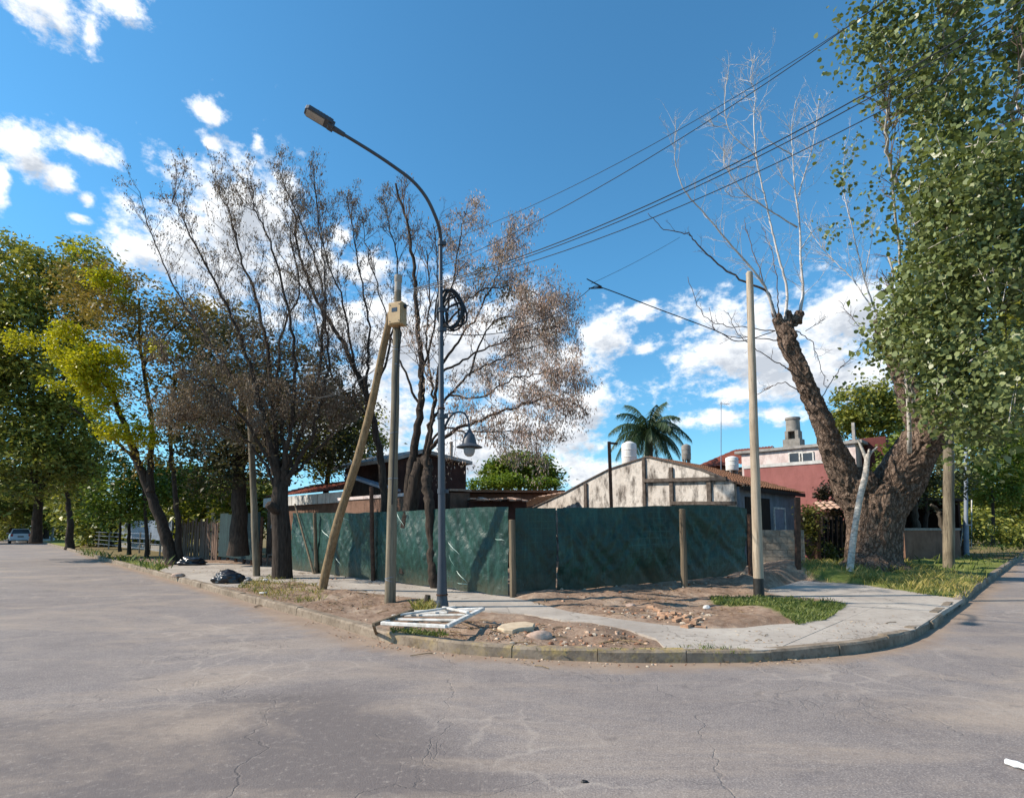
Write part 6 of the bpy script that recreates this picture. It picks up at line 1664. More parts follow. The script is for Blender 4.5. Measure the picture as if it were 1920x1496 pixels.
# ---- the stained gable house
def gable_house():
    A = P(1376, 906, 19.0)
    t = thing('gable_house', Vector((A.x, A.y, 0)), 'low gable house with stained, shade-painted white wall and brown tile roof behind the fence', 'house')
    prof = [(1376, 906), (1311, 880), (1257, 867), (1213, 857), (1180, 868), (1141, 881), (1095, 905), (1060, 924), (1000, 952)]
    top = [on_plane(x, y, A, UD) for x, y in prof]
    b0 = Vector((top[0].x, top[0].y, 0)); b1 = Vector((top[-1].x, top[-1].y, 0))
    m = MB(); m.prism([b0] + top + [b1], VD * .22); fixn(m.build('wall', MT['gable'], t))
    fr = -VD * .03
    def post(px, pyt, w=.16, pyb=960):
        a = on_plane(px, pyt, A - VD * .03, UD); b = Vector((a.x, a.y, .1))
        q = MB(); q.box((a + b) / 2, (w, .1, a.z - b.z), (UD, VD, Zv)); q.build('pilaster', MT['frame_conc'], t)
    post(1098, 906, .14); post(1207, 860, .12); post(1258, 876, .14); post(1329, 897, .15)
    for y0, x0, x1, h in ((901, 1207, 1362, .13), (943, 1258, 1380, .12)):
        a, c = on_plane(x0, y0, A - VD * .07, UD), on_plane(x1, y0 + (0 if y0 > 920 else -4), A - VD * .07, UD)
        q = MB(); q.bar(a, c, .12, h); q.build('beam', MT['frame_conc'], t)
    # coping along the gable edge
    q = MB()
    for a, c in zip(top, top[1:]): q.bar(a + VD * .1 + Zv * .02, c + VD * .1 + Zv * .02, .3, .05)
    q.build('coping', MT['frame_conc'], t)
    apex = top[3]; E = top[0]
    e0 = E + (E - apex).normalized() * .35; e1 = e0 + VD * 6.1
    r0 = apex + VD * .05; r1 = apex + VD * 4.4
    o = tiled_slope('roof', e0, e1, r1, r0, MT['tile'], t)
    # closing roof slope on the far side and the soffit
    le = top[-1]; q = MB(); q.add([apex + VD * .1, apex + VD * 4.4, le + VD * 6, le + VD * .1], [(0, 1, 2, 3)]); q.add([r1, e1, le + VD * 6], [(0, 1, 2)]); q.build('roof_back', MT['tile'], t)
    q = MB(); q.bar(e0 - Zv * .06, e1 - Zv * .06, .06, .14); q.build('fascia', MT['darkwood'], t)
    # side wall under the eave, dark panel painting the porch recess's shade, window
    w0 = Vector((E.x, E.y, 0)) + VD * .2
    q = MB(); wl_ = 5.5; q.box(w0 + VD * (wl_ / 2) + Zv * (E.z / 2 - .05), (wl_, .2, E.z - .1), (VD, UD, Zv)); q.build('wall', MT['blue_wall'], t)
    q = MB(); q.box(w0 + VD * 1.5 - UD * .11 + Zv * 1.4, (2.2, .04, 2.5), (VD, UD, Zv)); q.build('porch_shade_panel', MT['darkwood'], t)
    f = MB(); c = w0 + VD * 3.55 - UD * .12 + Zv * 1.7
    for s_ in (-1, 1): f.box(c + VD * s_ * .55, (.07, .06, 1.3), (VD, UD, Zv)); f.box(c + Zv * s_ * .62, (1.03, .05, .07), (VD, UD, Zv))
    win = f.build('window', MT['white_paint'], t)
    q = MB(); MT['pane_blue'] = simple('matt bluish window pane', lin(96, 108, 122), lin(128, 140, 154), 3, .55, .3, bump=0); q.box(c + UD * .01, (1.02, .02, 1.2), (VD, UD, Zv)); q.build('pane', MT['pane_blue'], win)  # pane has a flat matt bluish colour
    # leaf litter and plank bits caught at the eave
    for i in range(6):
        a = e0.lerp(e1, .02 + .04 * i) + Zv * .02 - UD * .02
        q = MB(); q.bar(a - VD * .15, a + VD * .15 + UD * R.uniform(.1, .3), .04, .03); q.build('loose_batten', MT['pole_wood'], t)
    # lean-to with bleached tiles at the low end
    L0 = on_plane(1062, 923, A - VD * .4, UD); L1 = on_plane(1000, 948, A - VD * .4, UD)
    e = -VD * 1.7 - Zv * .28
    tiled_slope('lean_to_roof', L0 + e, L1 + e, L1, L0, MT['tile_pink'], t)
    return A
GA = gable_house()
def roof_tanks():
    def tank(px, pyt, pyb, w, Y, mat, lab, stand=True):
        k = PXM(Y); c = P(px, pyb, Y)
        t = thing('water_tank', c, lab, 'water tank')
        r = w / 2 * k; h = (pyb - pyt) * k
        b = MB(); b._lathe(c, [(r * .96, 0), (r, .03), (r, h * .84), (r * .93, h * .9), (r * .5, h * .97), (r * .3, h)], 20); autosmooth(b.build('tank', mat, t), 40)
        b = MB(); b._lathe(c + Zv * (h * .3), [(r, 0), (r * 1.03, .02), (r * 1.03, .05), (r, .07)], 20); b._lathe(c + Zv * (h * .6), [(r, 0), (r * 1.03, .02), (r * 1.03, .05), (r, .07)], 20); b.build('hoop', mat, t)
        b = MB()
        for a in (.8, 2.4, 4.0, 5.5): b.tube([c + Vector((math.cos(a) * r * .7, math.sin(a) * r * .7, .0)), Vector((c.x + math.cos(a) * r * .7, c.y + math.sin(a) * r * .7, 0))], .06, 6)
        b.build('stand', MT['fibre'], t)
    tank(1180, 827, 872, 28, 23.5, MT['tank'], 'white upright water tank above the left slope of the gable house')
    tank(1373, 855, 882, 23, 24, MT['tank'], 'small white water tank left of the pale timber pole')
    tank(1287, 832, 862, 17, 29, MT['fibre'], 'grey water tank half hidden by the palm')
    # satellite dish under the palm
    Y = 23; c = P(1281, 858, Y)
    # antenna mast and steel post
    Y = 30; t = thing('antenna', P(1352, 850, Y), 'thin television antenna mast rising left of the pale timber pole', 'antenna')
    b = MB(); b.tube([P(1352, 900, Y), P(1352, 752, Y)], .022, 6); b.build('mast', MT['galv'], t)
    b = MB(); b.bar(P(1350, 756, Y), P(1368, 758, Y), .02, .02)
    for q in (1352, 1357, 1362, 1366): b.bar(P(q, 756, Y) + Vector((0, -.35, 0)), P(q, 757, Y) + Vector((0, .35, 0)), .015, .015)
    b.build('aerial', MT['galv'], t)
    Y = 17.0; t = thing('steel_post', P(1147, 960, Y), 'dark steel post with a short arm standing before the stained gable', 'post')
    b = MB(); a, c = P(1147, 970, Y), P(1142, 828, Y); b.bar(a, c, .09, .09); b.build('post', MT['rust'], t)
    b = MB(); b.bar(c - Vector((0, 0, .04)), P(1158, 832, Y), .06, .06); b.build('arm', MT['rust'], t)
roof_tanks()
# ---- red wall house on the right
def red_house():
    A = P(1560, 868, 23)
    t = thing('red_house', Vector((A.x, A.y, 0)), 'building with big plain salmon red wall behind the giant trunk', 'building')
    a, c = on_plane(1585, 866, A, UD), on_plane(1395, 880, A, UD)
    zt = (a.z + c.z) / 2 + .02; a.z = c.z = zt
    q = MB(); q.box((a + c) / 2 + VD * .12 - Zv * zt / 2, ((c - a).length, .24, zt), (UD, VD, Zv)); q.build('wall', MT['red_wall'], t)
    q = MB(); q.box((a + c) / 2 + VD * .12 + Zv * .07, ((c - a).length + .1, .3, .14), (UD, VD, Zv)); q.build('parapet', MT['white_wall'], t)
    # upper storey set back
    A2 = A + VD * 3.2
    a, c = on_plane(1610, 824, A2, UD), on_plane(1385, 858, A2, UD)
    z2 = (a.z + c.z) / 2; a.z = c.z = z2
    w = MB(); w.box((a + c) / 2 + VD * 1.5 - Zv * (z2 / 2), ((c - a).length - .3, 3, z2), (UD, VD, Zv)); w.build('upper_wall', MT['pink_white'], t)
    w = MB(); w.box((a + c) / 2 + VD * 1.5 + Zv * .08, ((c - a).length + .3, 3.3, .14), (UD, VD, Zv)); w.build('roof_slab', MT['roof_slab'], t)
    for px in (1492, 1512):
        p = on_plane(px, 858, A2 - VD * .02, UD)
        f = MB(); hh = .5
        for s_ in (-1, 1): f.box(p + UD * s_ * .3, (.06, .06, hh), (UD, VD, Zv)); f.box(p + Zv * s_ * .25, (.66, .05, .06), (UD, VD, Zv))
        o = f.build('window', MT['white_paint'], t); q = MB(); q.box(p + VD * .01, (.56, .04, .46), (UD, VD, Zv)); q.build('pane', MT['glass_dark'], o)
    # chimney: square foot with an open hearth mouth, round pot above
    c = on_plane(1489, 842, A2 + VD * .8, UD); k = c.y / F
    o = MB(); o.box(c + Zv * 7 * k, (30 * k, 28 * k, 22 * k), (UD, VD, Zv)); ch = o.build('chimney', MT['fibre'], t)
    o = MB(); 
    for s_ in (-1, 1): o.box(c + UD * s_ * 9 * k + Zv * 26 * k, (6 * k, 22 * k, 16 * k), (UD, VD, Zv))
    o.box(c + VD * 8 * k + Zv * 26 * k, (12 * k, 6 * k, 16 * k), (UD, VD, Zv)); o.build('hearth', MT['fibre'], ch)
    o = MB(); o._lathe(c + Zv * 33 * k, [(13 * k, 0), (12.5 * k, 4 * k), (12 * k, 22 * k), (13.5 * k, 23 * k), (13.5 * k, 27 * k), (10 * k, 27.5 * k)], 18); autosmooth(o.build('chimney_pot', MT['fibre'], ch), 40)
    # dark red block at its right end
    A3 = P(1640, 828, 25.5); a, c = on_plane(1660, 816, A3, UD), on_plane(1592, 826, A3, UD); a.z = c.z = (a.z + c.z) / 2
    w = MB(); w.box((a + c) / 2 + VD - Zv * a.z / 2, ((c - a).length, 2, a.z), (UD, VD, Zv)); w.build('side_block', MT['dark_red'], t)
    w = MB(); w.box(on_plane(1601, 818, A3 - VD * .1, UD) + Zv * .2, (.12, .12, .9), (UD, VD, Zv)); w.build('pier', MT['roof_slab'], t)
    # far hipped roof
    A4 = P(1400, 870, 33)
    t2 = thing('far_house', Vector((A4.x, A4.y, 0)), 'far house with brown hipped tile roof left of the pale timber pole', 'house')
    e0, e1 = on_plane(1420, 872, A4, UD), on_plane(1296, 876, A4, UD); e0.z = e1.z = (e0.z + e1.z) / 2
    top = on_plane(1345, 842, A4 + VD * 3, UD); tz = P(1400, 838, 35).z
    r0, r1 = e0 + VD * 3 + UD * .1, e1 + VD * 3 - UD * 1.6; r0.z = r1.z = tz
    tiled_slope('roof', e0, e1, r1, r0, MT['tile_red'], t2, .3, .4)
    q = MB(); q.add([e0, r0, e0 + VD * 6], [(0, 1, 2)]); q.add([e1, r1, e1 + VD * 6], [(0, 1, 2)]); q.build('gable_end', MT['tile_red'], t2)
    q = MB(); q.box((e0 + e1) / 2 + VD * 3 - Zv * (e0.z / 2 + .05), ((e1 - e0).length - .6, 5.4, e0.z - .1), (UD, VD, Zv)); q.build('wall', MT['brown_wall'], t2)
red_house()
def front_wall():
    # low block wall and rusty posts right of the fence
    a, c = P(1420, 993, 17.2), P(1507, 992, 16.7); a.z = c.z = 1.5
    t = thing('block_wall', Vector((a.x, a.y, 0)), 'low stained grey block wall between the pale pole and the ivy bush', 'wall')
    D = (c - a).normalized(); N_ = Vector((-D.y, D.x, 0)); L = (c - a).length
    rows, bw, bh = 6, .4, .2
    for r in range(rows):
        x = -(.2 if r % 2 else 0)
        while x < L:
            x0, x1 = max(0, x), min(L, x + bw)
            if x1 - x0 > .06:
                q = MB(); q.box(a + D * (x0 + x1) / 2 + Vector((0, 0, -a.z + .32 + bh * (r + .5))) + N_ * R.uniform(-.008, .008), (x1 - x0 - .012, .18, bh - .012), (D, N_, Zv)); q.build('block', MT['blockwall'], t)
            x += bw
    q = MB(); q.box((a + c) / 2 + Vector((0, 0, -a.z + .32 + rows * bh / 2)) + N_ * .015, (L - .01, .13, rows * bh - .01), (D, N_, Zv)); q.build('mortar', MT['fibre'], t)
    for px, y0, y1, Y, lab in ((1495, 1062, 932, 16.2, 'thin rusty iron post standing right of the low block wall'), (1532, 1052, 962, 18.8, 'thicker rusty post at the dark gate beside the ivy')):
        b = MB(); p = P(px, y0, Y); p.z = .05; b.bar(p, P(px, y1, Y), .12 if px < 1500 else .2, .12)
        tag(b.build('iron_post', MT['rust'], None), lab, 'post')
    # dark timber gate and small lych roof
    A = P(1536, 1050, 19.6); 
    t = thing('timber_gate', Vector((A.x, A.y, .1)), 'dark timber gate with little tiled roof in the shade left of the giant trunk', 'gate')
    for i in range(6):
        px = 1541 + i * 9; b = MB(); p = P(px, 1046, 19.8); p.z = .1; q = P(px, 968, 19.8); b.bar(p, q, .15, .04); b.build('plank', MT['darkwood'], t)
    a, c = P(1535, 952, 19.6), P(1572, 950, 19.6)
    tiled_slope('roof', a + Vector((0, -.3, -.1)), c + Vector((0, -.3, -.1)), c + Vector((0, .3, .18)), a + Vector((0, .3, .18)), MT['tile_pink'], t, .2, .2)
    # garden wall and dark garage behind the right verge
    a, c = P(1690, 990, 25), P(1795, 1000, 27)
    t = thing('garden_wall', Vector((a.x, a.y, 0)), 'brown shaded garden wall behind the right verge trunks', 'wall')
    b = MB(); D = (c - a).normalized(); D.z = 0; N_ = Vector((-D.y, D.x, 0)); b.box((a + c) / 2 + Vector((0, 0, -.75)), ((c - a).length, .2, 1.6), (D, N_, Zv)); b.build('wall', MT['brown_wall'], t)
    b = MB(); b.box((a + c) / 2 + Vector((0, 0, .08)), ((c - a).length + .1, .3, .1), (D, N_, Zv)); b.build('coping', MT['fibre'], t)
    a, c = P(1560, 930, 27), P(1800, 925, 31)
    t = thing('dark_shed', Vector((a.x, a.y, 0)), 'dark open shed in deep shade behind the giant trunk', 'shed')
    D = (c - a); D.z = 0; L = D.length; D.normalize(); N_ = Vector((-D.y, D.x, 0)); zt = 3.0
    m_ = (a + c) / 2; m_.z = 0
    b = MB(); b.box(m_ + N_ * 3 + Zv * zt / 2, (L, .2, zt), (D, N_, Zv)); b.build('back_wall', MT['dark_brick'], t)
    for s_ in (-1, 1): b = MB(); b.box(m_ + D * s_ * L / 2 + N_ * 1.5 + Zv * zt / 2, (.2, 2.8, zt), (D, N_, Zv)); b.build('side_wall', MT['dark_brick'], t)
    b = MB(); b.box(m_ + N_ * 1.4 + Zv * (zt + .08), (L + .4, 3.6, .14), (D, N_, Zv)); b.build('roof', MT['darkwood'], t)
    # small barbecue table on the verge
    p = GP(1735, 1040, .15); Y = p.y
    t = thing('garden_bench', p, 'dark low bench on legs in the shade between trunk and mossy post', 'bench')
    b = MB(); b.box(P(1738, 1003, Y), (62 * PXM(Y), .5, .06)); b.build('bench_top', MT['darkwood'], t)
    for dx in (1712, 1755):
        for dy in (-.2, .2): b = MB(); b.bar(P(dx, 1003, Y + dy), Vector((P(dx, 1003, Y).x, Y + dy, .15)), .05, .05); b.build('leg', MT['darkwood'], t)
front_wall()
# ---- houses behind the fence on the left
def box_house():
    A = P(874, 900, 24)
    t = thing('brick_house', Vector((A.x, A.y, 0)), 'dark brown brick house with low pitched grey roof behind the pod tree', 'house')
    prof = [(744, 958), (744, 864), (796, 851), (874, 872), (874, 958)]
    pts = [on_plane(x, y, A, VD) for x, y in prof]; pts[0].z = pts[-1].z = 0
    q = MB(); q.prism(pts, UD * 4); fixn(q.build('wall', MT['dark_brick'], t))
    q = MB()
    for (x0, y0), (x1, y1) in (((735, 865), (797, 848)), ((795, 848), (886, 871))):
        a, c = on_plane(x0, y0, A - UD * .3, VD), on_plane(x1, y1, A - UD * .3, VD)
        q.prism([a, c, c + Zv * .14, a + Zv * .14], UD * 4.6)
    fixn(q.build('roof', MT['roof_slab'], t))
    q = MB(); p = on_plane(846, 858, A + UD * .5, VD); q.tube([p, p + Zv * .7], .07, 8); q.build('vent_pipe', MT['fibre'], t)
    # lower brown annexes to its right
    for nm, lab, x0, x1, y0, Y, mat, rf in (('shed', 'low brown shed with flat roof below the lime green creeper', 868, 1052, 921, 27, MT['brown_wall'], 1),
                                           ('shed', 'small shed with rough pale roof edge just behind the fence middle', 880, 988, 934, 21, MT['dark_brick'], 2),
                                           ('shed', 'reddish brown wall block right of the dark brick house', 846, 882, 918, 22, MT['brown_wall'], 0)):
        a, c = P(x0, y0, Y), P(x1, y0, Y + .3); zt = a.z
        t = thing(nm, Vector((a.x, a.y, 0)), lab, 'shed'); D = (c - a); D.z = 0; L = D.length; D.normalize(); N_ = Vector((-D.y, D.x, 0))
        m_ = (a + c) / 2; m_.z = 0
        q = MB(); q.box(m_ + N_ * 1.2 + Zv * (zt / 2 - .05), (L, 2.2, zt - .1), (D, N_, Zv)); q.build('wall', mat, t)
        if rf == 1:
            q = MB(); q.box(m_ + N_ * 1.1 + Zv * zt, (L + .3, 2.8, .12), (D, N_, Zv)); q.build('roof', MT['tile'], t)
        elif rf == 2:
            for i in range(9):
                x = -L / 2 + L * (i + .5) / 9
                q = MB(); q.box(m_ + D * x + N_ * 1.0 + Zv * (zt + R.uniform(-.03, .06)), (L / 9 - .02, 2.8, .05), (D, Vector((N_.x, N_.y, R.uniform(.02, .08))).normalized(), Zv)); q.build('roof_sheet', MT['tile_pink'], t)
        else:
            q = MB(); q.box(m_ + N_ * 1.2 + Zv * (zt + .0), (L + .1, 2.4, .08), (D, N_, Zv)); q.build('coping', MT['tile_pink'], t)
box_house()
def left_house():
    A = P(640, 920, 22)
    t = thing('porch_house', Vector((A.x, A.y, 0)), 'house with red tile porch roof and arched openings behind the bare trees', 'house')
    e0, e1 = on_plane(645, 918, A, UD), on_plane(496, 935, A, UD); e0.z = e1.z = (e0.z + e1.z) / 2
    r0, r1 = e0 + VD * 2.6 + Zv * .75, e1 + VD * 2.6 + Zv * .75
    tiled_slope('porch_roof', e0, e1, r1, r0, MT['tile_red'], t)
    q = MB(); L = (e1 - e0).length
    n = 22
    for i in range(n):
        q = MB(); q.box(e0.lerp(e1, (i + .5) / n) - Zv * .24 - VD * .03 + VD * R.uniform(-.01, .01), (L / n - .02, .04, .42), (UD, VD, Zv)); q.build('fascia_board', MT['white_wall'], t)
    # porch wall with two arches
    B0, B1 = e0 + VD * .3, e1 + VD * .3; zt = e0.z - .1
    cs = [on_plane(582, 958, A + VD * .3, UD), on_plane(626, 952, A + VD * .3, UD), on_plane(530, 960, A + VD * .3, UD)]
    ts = sorted([(c - B0).dot(UD) for c in cs]); ar = .75; spring = 1.55
    b = MB(); xs = [0]
    for s_ in ts: xs += [s_ - ar, s_ + ar]
    xs += [L]
    def bx(x0, x1, z0, z1): b.box(Vector((B0.x, B0.y, 0)) + UD * (x0 + x1) / 2 + Zv * (z0 + z1) / 2 , (x1 - x0, .25, z1 - z0), (UD, VD, Zv))
    for i in range(0, len(xs), 2): bx(xs[i], xs[i + 1], 0, zt)
    for s_ in ts:
        o = Vector((B0.x, B0.y, 0)); k = 12
        up = [o + UD * (s_ - ar) + Zv * zt, o + UD * (s_ + ar) + Zv * zt] + [o + UD * (s_ + ar * math.cos(math.pi * i / k)) + Zv * (spring + ar * .62 * math.sin(math.pi * i / k)) for i in range(k + 1)]
        b.prism([p - VD * .124 for p in up], VD * .248)
    fixn(b.build('porch_wall', MT['brown_wall'], t))
    for s_ in ts:
        o = Vector((B0.x, B0.y, 0)) - VD * .14; k = 12
        q = MB(); q.tube([o + UD * (s_ + (ar + .05) * math.cos(math.pi * i / k)) + Zv * (spring + (ar + .05) * .62 * math.sin(math.pi * i / k)) for i in range(k + 1)], .07, 6); q.build('arch_trim', MT['white_wall'], t)
    m_ = (e0 + e1) / 2; m_.z = 0
    q = MB(); q.box(m_ + VD * 4.5 + Zv * 1.6, (L, 3.6, 3.2), (UD, VD, Zv)); q.build('wall', MT['dark_brick'], t)
    # dark gabled timber end at right
    A2 = P(700, 930, 21)
    g_ = [on_plane(660, 897, A2, UD), on_plane(722, 905, A2, UD), on_plane(722, 940, A2, UD), on_plane(640, 950, A2, UD)]
    t2 = thing('timber_lean_to', Vector((A2.x, A2.y, 0)), 'dark timber lean-to between the strut and utility pole behind the fence', 'shed')
    a, c = on_plane(655, 896, A2, UD), on_plane(740, 922, A2, UD)
    for i in range(10):
        p = a.lerp(c, (i + .5) / 10); p2 = Vector((p.x, p.y, 0))
        q = MB(); q.box((p + p2) / 2, ((a - c).length / 10 - .015, .05, p.z), (UD, VD, Zv)); q.build('plank', MT['darkwood'], t2)
    q = MB(); q.bar(a + Zv * .1, c + Zv * .05, .5, .08); q.build('roof_edge', MT['galv'], t2)
    # brown garden wall glimpsed over the cloth
    A3 = P(700, 932, 18.3); a, c = on_plane(775, 932, A3, UD), on_plane(640, 937, A3, UD); a.z = c.z = (a.z + c.z) / 2
    t3 = thing('garden_wall', Vector((a.x, a.y, 0)), 'pinkish brown wall showing over the fence behind the utility pole', 'wall')
    q = MB(); q.box((a + c) / 2 - Zv * a.z / 2, ((c - a).length, .18, a.z), (UD, VD, Zv)); q.build('wall', MT['brown_wall'], t3)
    q = MB(); q.box((a + c) / 2 + Zv * .05, ((c - a).length + .1, .26, .1), (UD, VD, Zv)); q.build('coping', MT['pink_white'], t3)
    # white raised tank house behind
    Y = 30; t4 = thing('tank_tower', P(690, 960, Y) * 1, 'white tank tower with pyramid cap behind the strut', 'tower')
    k = PXM(Y); c = P(690, 866, Y)
    q = MB(); q._lathe(c, [(24 * k, -12 * k), (26 * k, 0), (10 * k, 18 * k), (9 * k, 22 * k), (9 * k, 40 * k), (6 * k, 42 * k)], 4); q.build('cap', MT['white_wall'], t4)
    q = MB(); q.box(Vector((c.x, c.y, c.z / 2 - .2)), (44 * k, 44 * k, c.z - .5)); q.build('tower_wall', MT['white_wall'], t4)
    # white gable wall glimpsed at the far left
    Y = 34; a, c = P(396, 952, Y), P(440, 956, Y)
    t5 = thing('white_house', Vector((a.x, a.y, 0)), 'small piece of white house wall over the dark green panel', 'house')
    q = MB(); q.box(Vector(((a.x + c.x) / 2, Y + 1, a.z / 2)), (abs(c.x - a.x), 2, a.z)); q.build('wall', MT['white_wall'], t5)
    q = MB(); q.box(Vector(((a.x + c.x) / 2, Y + 1, a.z + .06)), (abs(c.x - a.x) + .4, 2.4, .12)); q.build('roof', MT['roof_slab'], t5)
left_house()
# ---- plot boundary further along the left street
def left_boundary():
    # dark green sheet
    t = thing('sheet_fence', on_left_line(440, 0), 'dark green metal sheet hoarding left of the slim timber pole', 'fence')
    MT['sheet'] = simple('dark green painted sheet', lin(22, 42, 44), lin(38, 62, 62), 2.5, .5, .4, bump=.15)
    xs = np.linspace(412, 488, 6)
    for i in range(5):
        a, c = on_left_line(xs[i]), on_left_line(xs[i + 1]); z1 = P(xs[i], 962, a.y).z + R.uniform(-.08, .08)
        q = MB(); L = (c - a).length; n = 10
        V = []; Fc = []
        for j in range(n + 1):
            p = a.lerp(c, j / n * .985) - VD * (.03 if j % 2 else 0)
            V += [Vector((p.x, p.y, .32)), Vector((p.x, p.y, z1))]
        for j in range(n): Fc.append((2 * j, 2 * j + 2, 2 * j + 3, 2 * j + 1))
        V2 = [v + VD * .01 for v in V]; m = len(V)
        q.add(V, Fc); q.add(V2, [tuple(reversed(f)) for f in Fc]); q.build('panel', MT['sheet'], t)
    for px in xs:
        p = on_left_line(px) + VD * .06; q = MB(); q.box(Vector((p.x, p.y, 1.0)), (.09, .09, 2.0)); q.build('post', MT['rust'], t)
    # old planks
    t = thing('plank_fence', on_left_line(378, 0), 'old upright plank fence in the shade behind the slim dark tree', 'fence')
    MT['plank'] = simple('grey brown old planks', lin(70, 54, 46), lin(128, 106, 92), 5, .9, .2, (4, 4, .3), .5)
    a, c = on_left_line(409), on_left_line(336); L = (c - a).length; n = 26
    for i in range(n):
        p = a.lerp(c, (i + .5) / n) + VD * R.uniform(-.03, .03); h = 1.75 + R.uniform(-.2, .25)
        X = (UD + Zv * R.uniform(-.03, .03)).normalized(); Z2 = X.cross(VD).normalized()
        if Z2.z < 0: Z2 = -Z2
        q = MB(); q.box(Vector((p.x, p.y, .06 + h / 2)), (L / n * R.uniform(.7, .97), .03, h), (X, VD, Z2)); q.build('plank', MT['plank'], t)
    for z in (.5, 1.4): q = MB(); q.bar(a + VD * .07 + Zv * (z - a.z), c + VD * .07 + Zv * (z - c.z), .05, .08); q.build('rail', MT['plank'], t)
    # grey hoarding set back behind the leaning tree
    t = thing('metal_hoarding', on_left_line(250, -1.0), 'bluish grey corrugated hoarding behind the leaning tree on the left street', 'fence')
    xs = np.linspace(322, 164, 16)
    pts = [on_left_line(x, -1.2) for x in xs]
    for a, c in zip(pts, pts[1:]):
        V, Fc = [], []; n = 12
        for j in range(n + 1):
            p = a.lerp(c, j / n * .99) + VD * (.04 if j % 2 else 0); V += [Vector((p.x, p.y, .75)), Vector((p.x, p.y, 2.05))]
        for j in range(n): Fc.append((2 * j, 2 * j + 2, 2 * j + 3, 2 * j + 1))
        q = MB(); q.add(V, Fc); q.build('panel', MT['galv'], t)
        q = MB(); p = a + VD * .08; q.box(Vector((p.x, p.y, 1.02)), (.08, .08, 2.05)); q.build('post', MT['metal_dark'], t)
    for a, c in ((pts[0], pts[-1]),):
        q = MB(); q.box((Vector((a.x, a.y, .2)) + Vector((c.x, c.y, .2))) / 2, ((a - c).length, .16, .4), (UD, VD, Zv)); q.build('plinth', MT['fibre'], t)
    # low wire fence along the drive
    t = thing('wire_fence', on_left_line(250, .3), 'low wire fence on slim grey posts before the bluish hoarding', 'fence')
    ps = [on_left_line(x, .3) for x in np.linspace(168, 322, 9)]
    for p in ps: q = MB(); q.tube([Vector((p.x, p.y, .05)), Vector((p.x, p.y, 1.3))], .05, 6); q.build('post', MT['concrete'], t)
    for z in (.35, .65, .95, 1.22): q = MB(); q.tube([Vector((ps[0].x, ps[0].y, z)), Vector((ps[-1].x, ps[-1].y, z))], .014, 5); q.build('wire', MT['galv'], t)
    # wire netting post at the drive
    p = on_left_line(157, .4)
    b = MB(); b.tube([Vector((p.x, p.y, 0)), Vector((p.x, p.y, 2.6))], .16, 8)
    tag(b.build('concrete_post', MT['bark_dark']), 'thick dark post at the near end of the drive on the left street', 'post')
    # pale concrete posts on the far verge and thin lamp column
    for px, Y, h, r, lab in ((87, 62, 2.0, .14, 'pale concrete post on the far left verge, right one of two'), (60, 64, 4.4, .12, 'slim grey column behind the parked car on the left street'), (98, 60, 1.7, .12, 'short pale post beside the taller concrete post on the far verge')):
        p = P(px, 1000, Y); b = MB(); b.tube([Vector((p.x, p.y, -.05)), Vector((p.x, p.y, h))], r, 8); tag(b.build('concrete_post', MT['concrete']), lab, 'post')
    # grass verge of the far left
    V = [GP(62, 1012, .05), GP(130, 1028, .05), GP(150, 1024, .05), GP(150, 1008, .05), GP(90, 1006, .05)]
    q = MB(); q.add([v + Zv * .09 for v in V], [(0, 1, 2, 3, 4)]); q.prism([v for v in V], Zv * .08)
    MT['verge'] = simple('sunny verge grass', lin(98, 112, 44), lin(150, 146, 84), .8, .95, .1, bump=.3)
    tag(q.build('grass_verge', MT['verge']), kind='structure')
    # chair in the gap
    p = on_left_line(518, -.7); Y = p.y; k = PXM(Y)
    t = thing('garden_chair', Vector((p.x, p.y, .08)), 'pale garden chair in the shaded gap left of the thick bare tree', 'chair')
    o = Vector((p.x, p.y, .08)); w = .44
    q = MB(); q.box(o + Zv * .44, (w, w, .04)); q.build('seat', MT['fibre'], t)
    for sx in (-1, 1):
        for sy in (-1, 1):
            q = MB(); q.bar(o + Vector((sx * w / 2, sy * w / 2, 0)), o + Vector((sx * (w / 2 - .02), sy * (w / 2 - .02), .44)), .04, .04); q.build('leg', MT['fibre'], t)
    q = MB()
    for sx in (-1, 1): q.bar(o + Vector((sx * w / 2, w / 2, .46)), o + Vector((sx * w / 2, w / 2 + .08, .95)), .04, .04)
    for z in (.62, .78, .93): q.box(o + Vector((0, w / 2 + .05, z)), (w, .03, .06))
    q.build('backrest', MT['fibre'], t)
left_boundary()
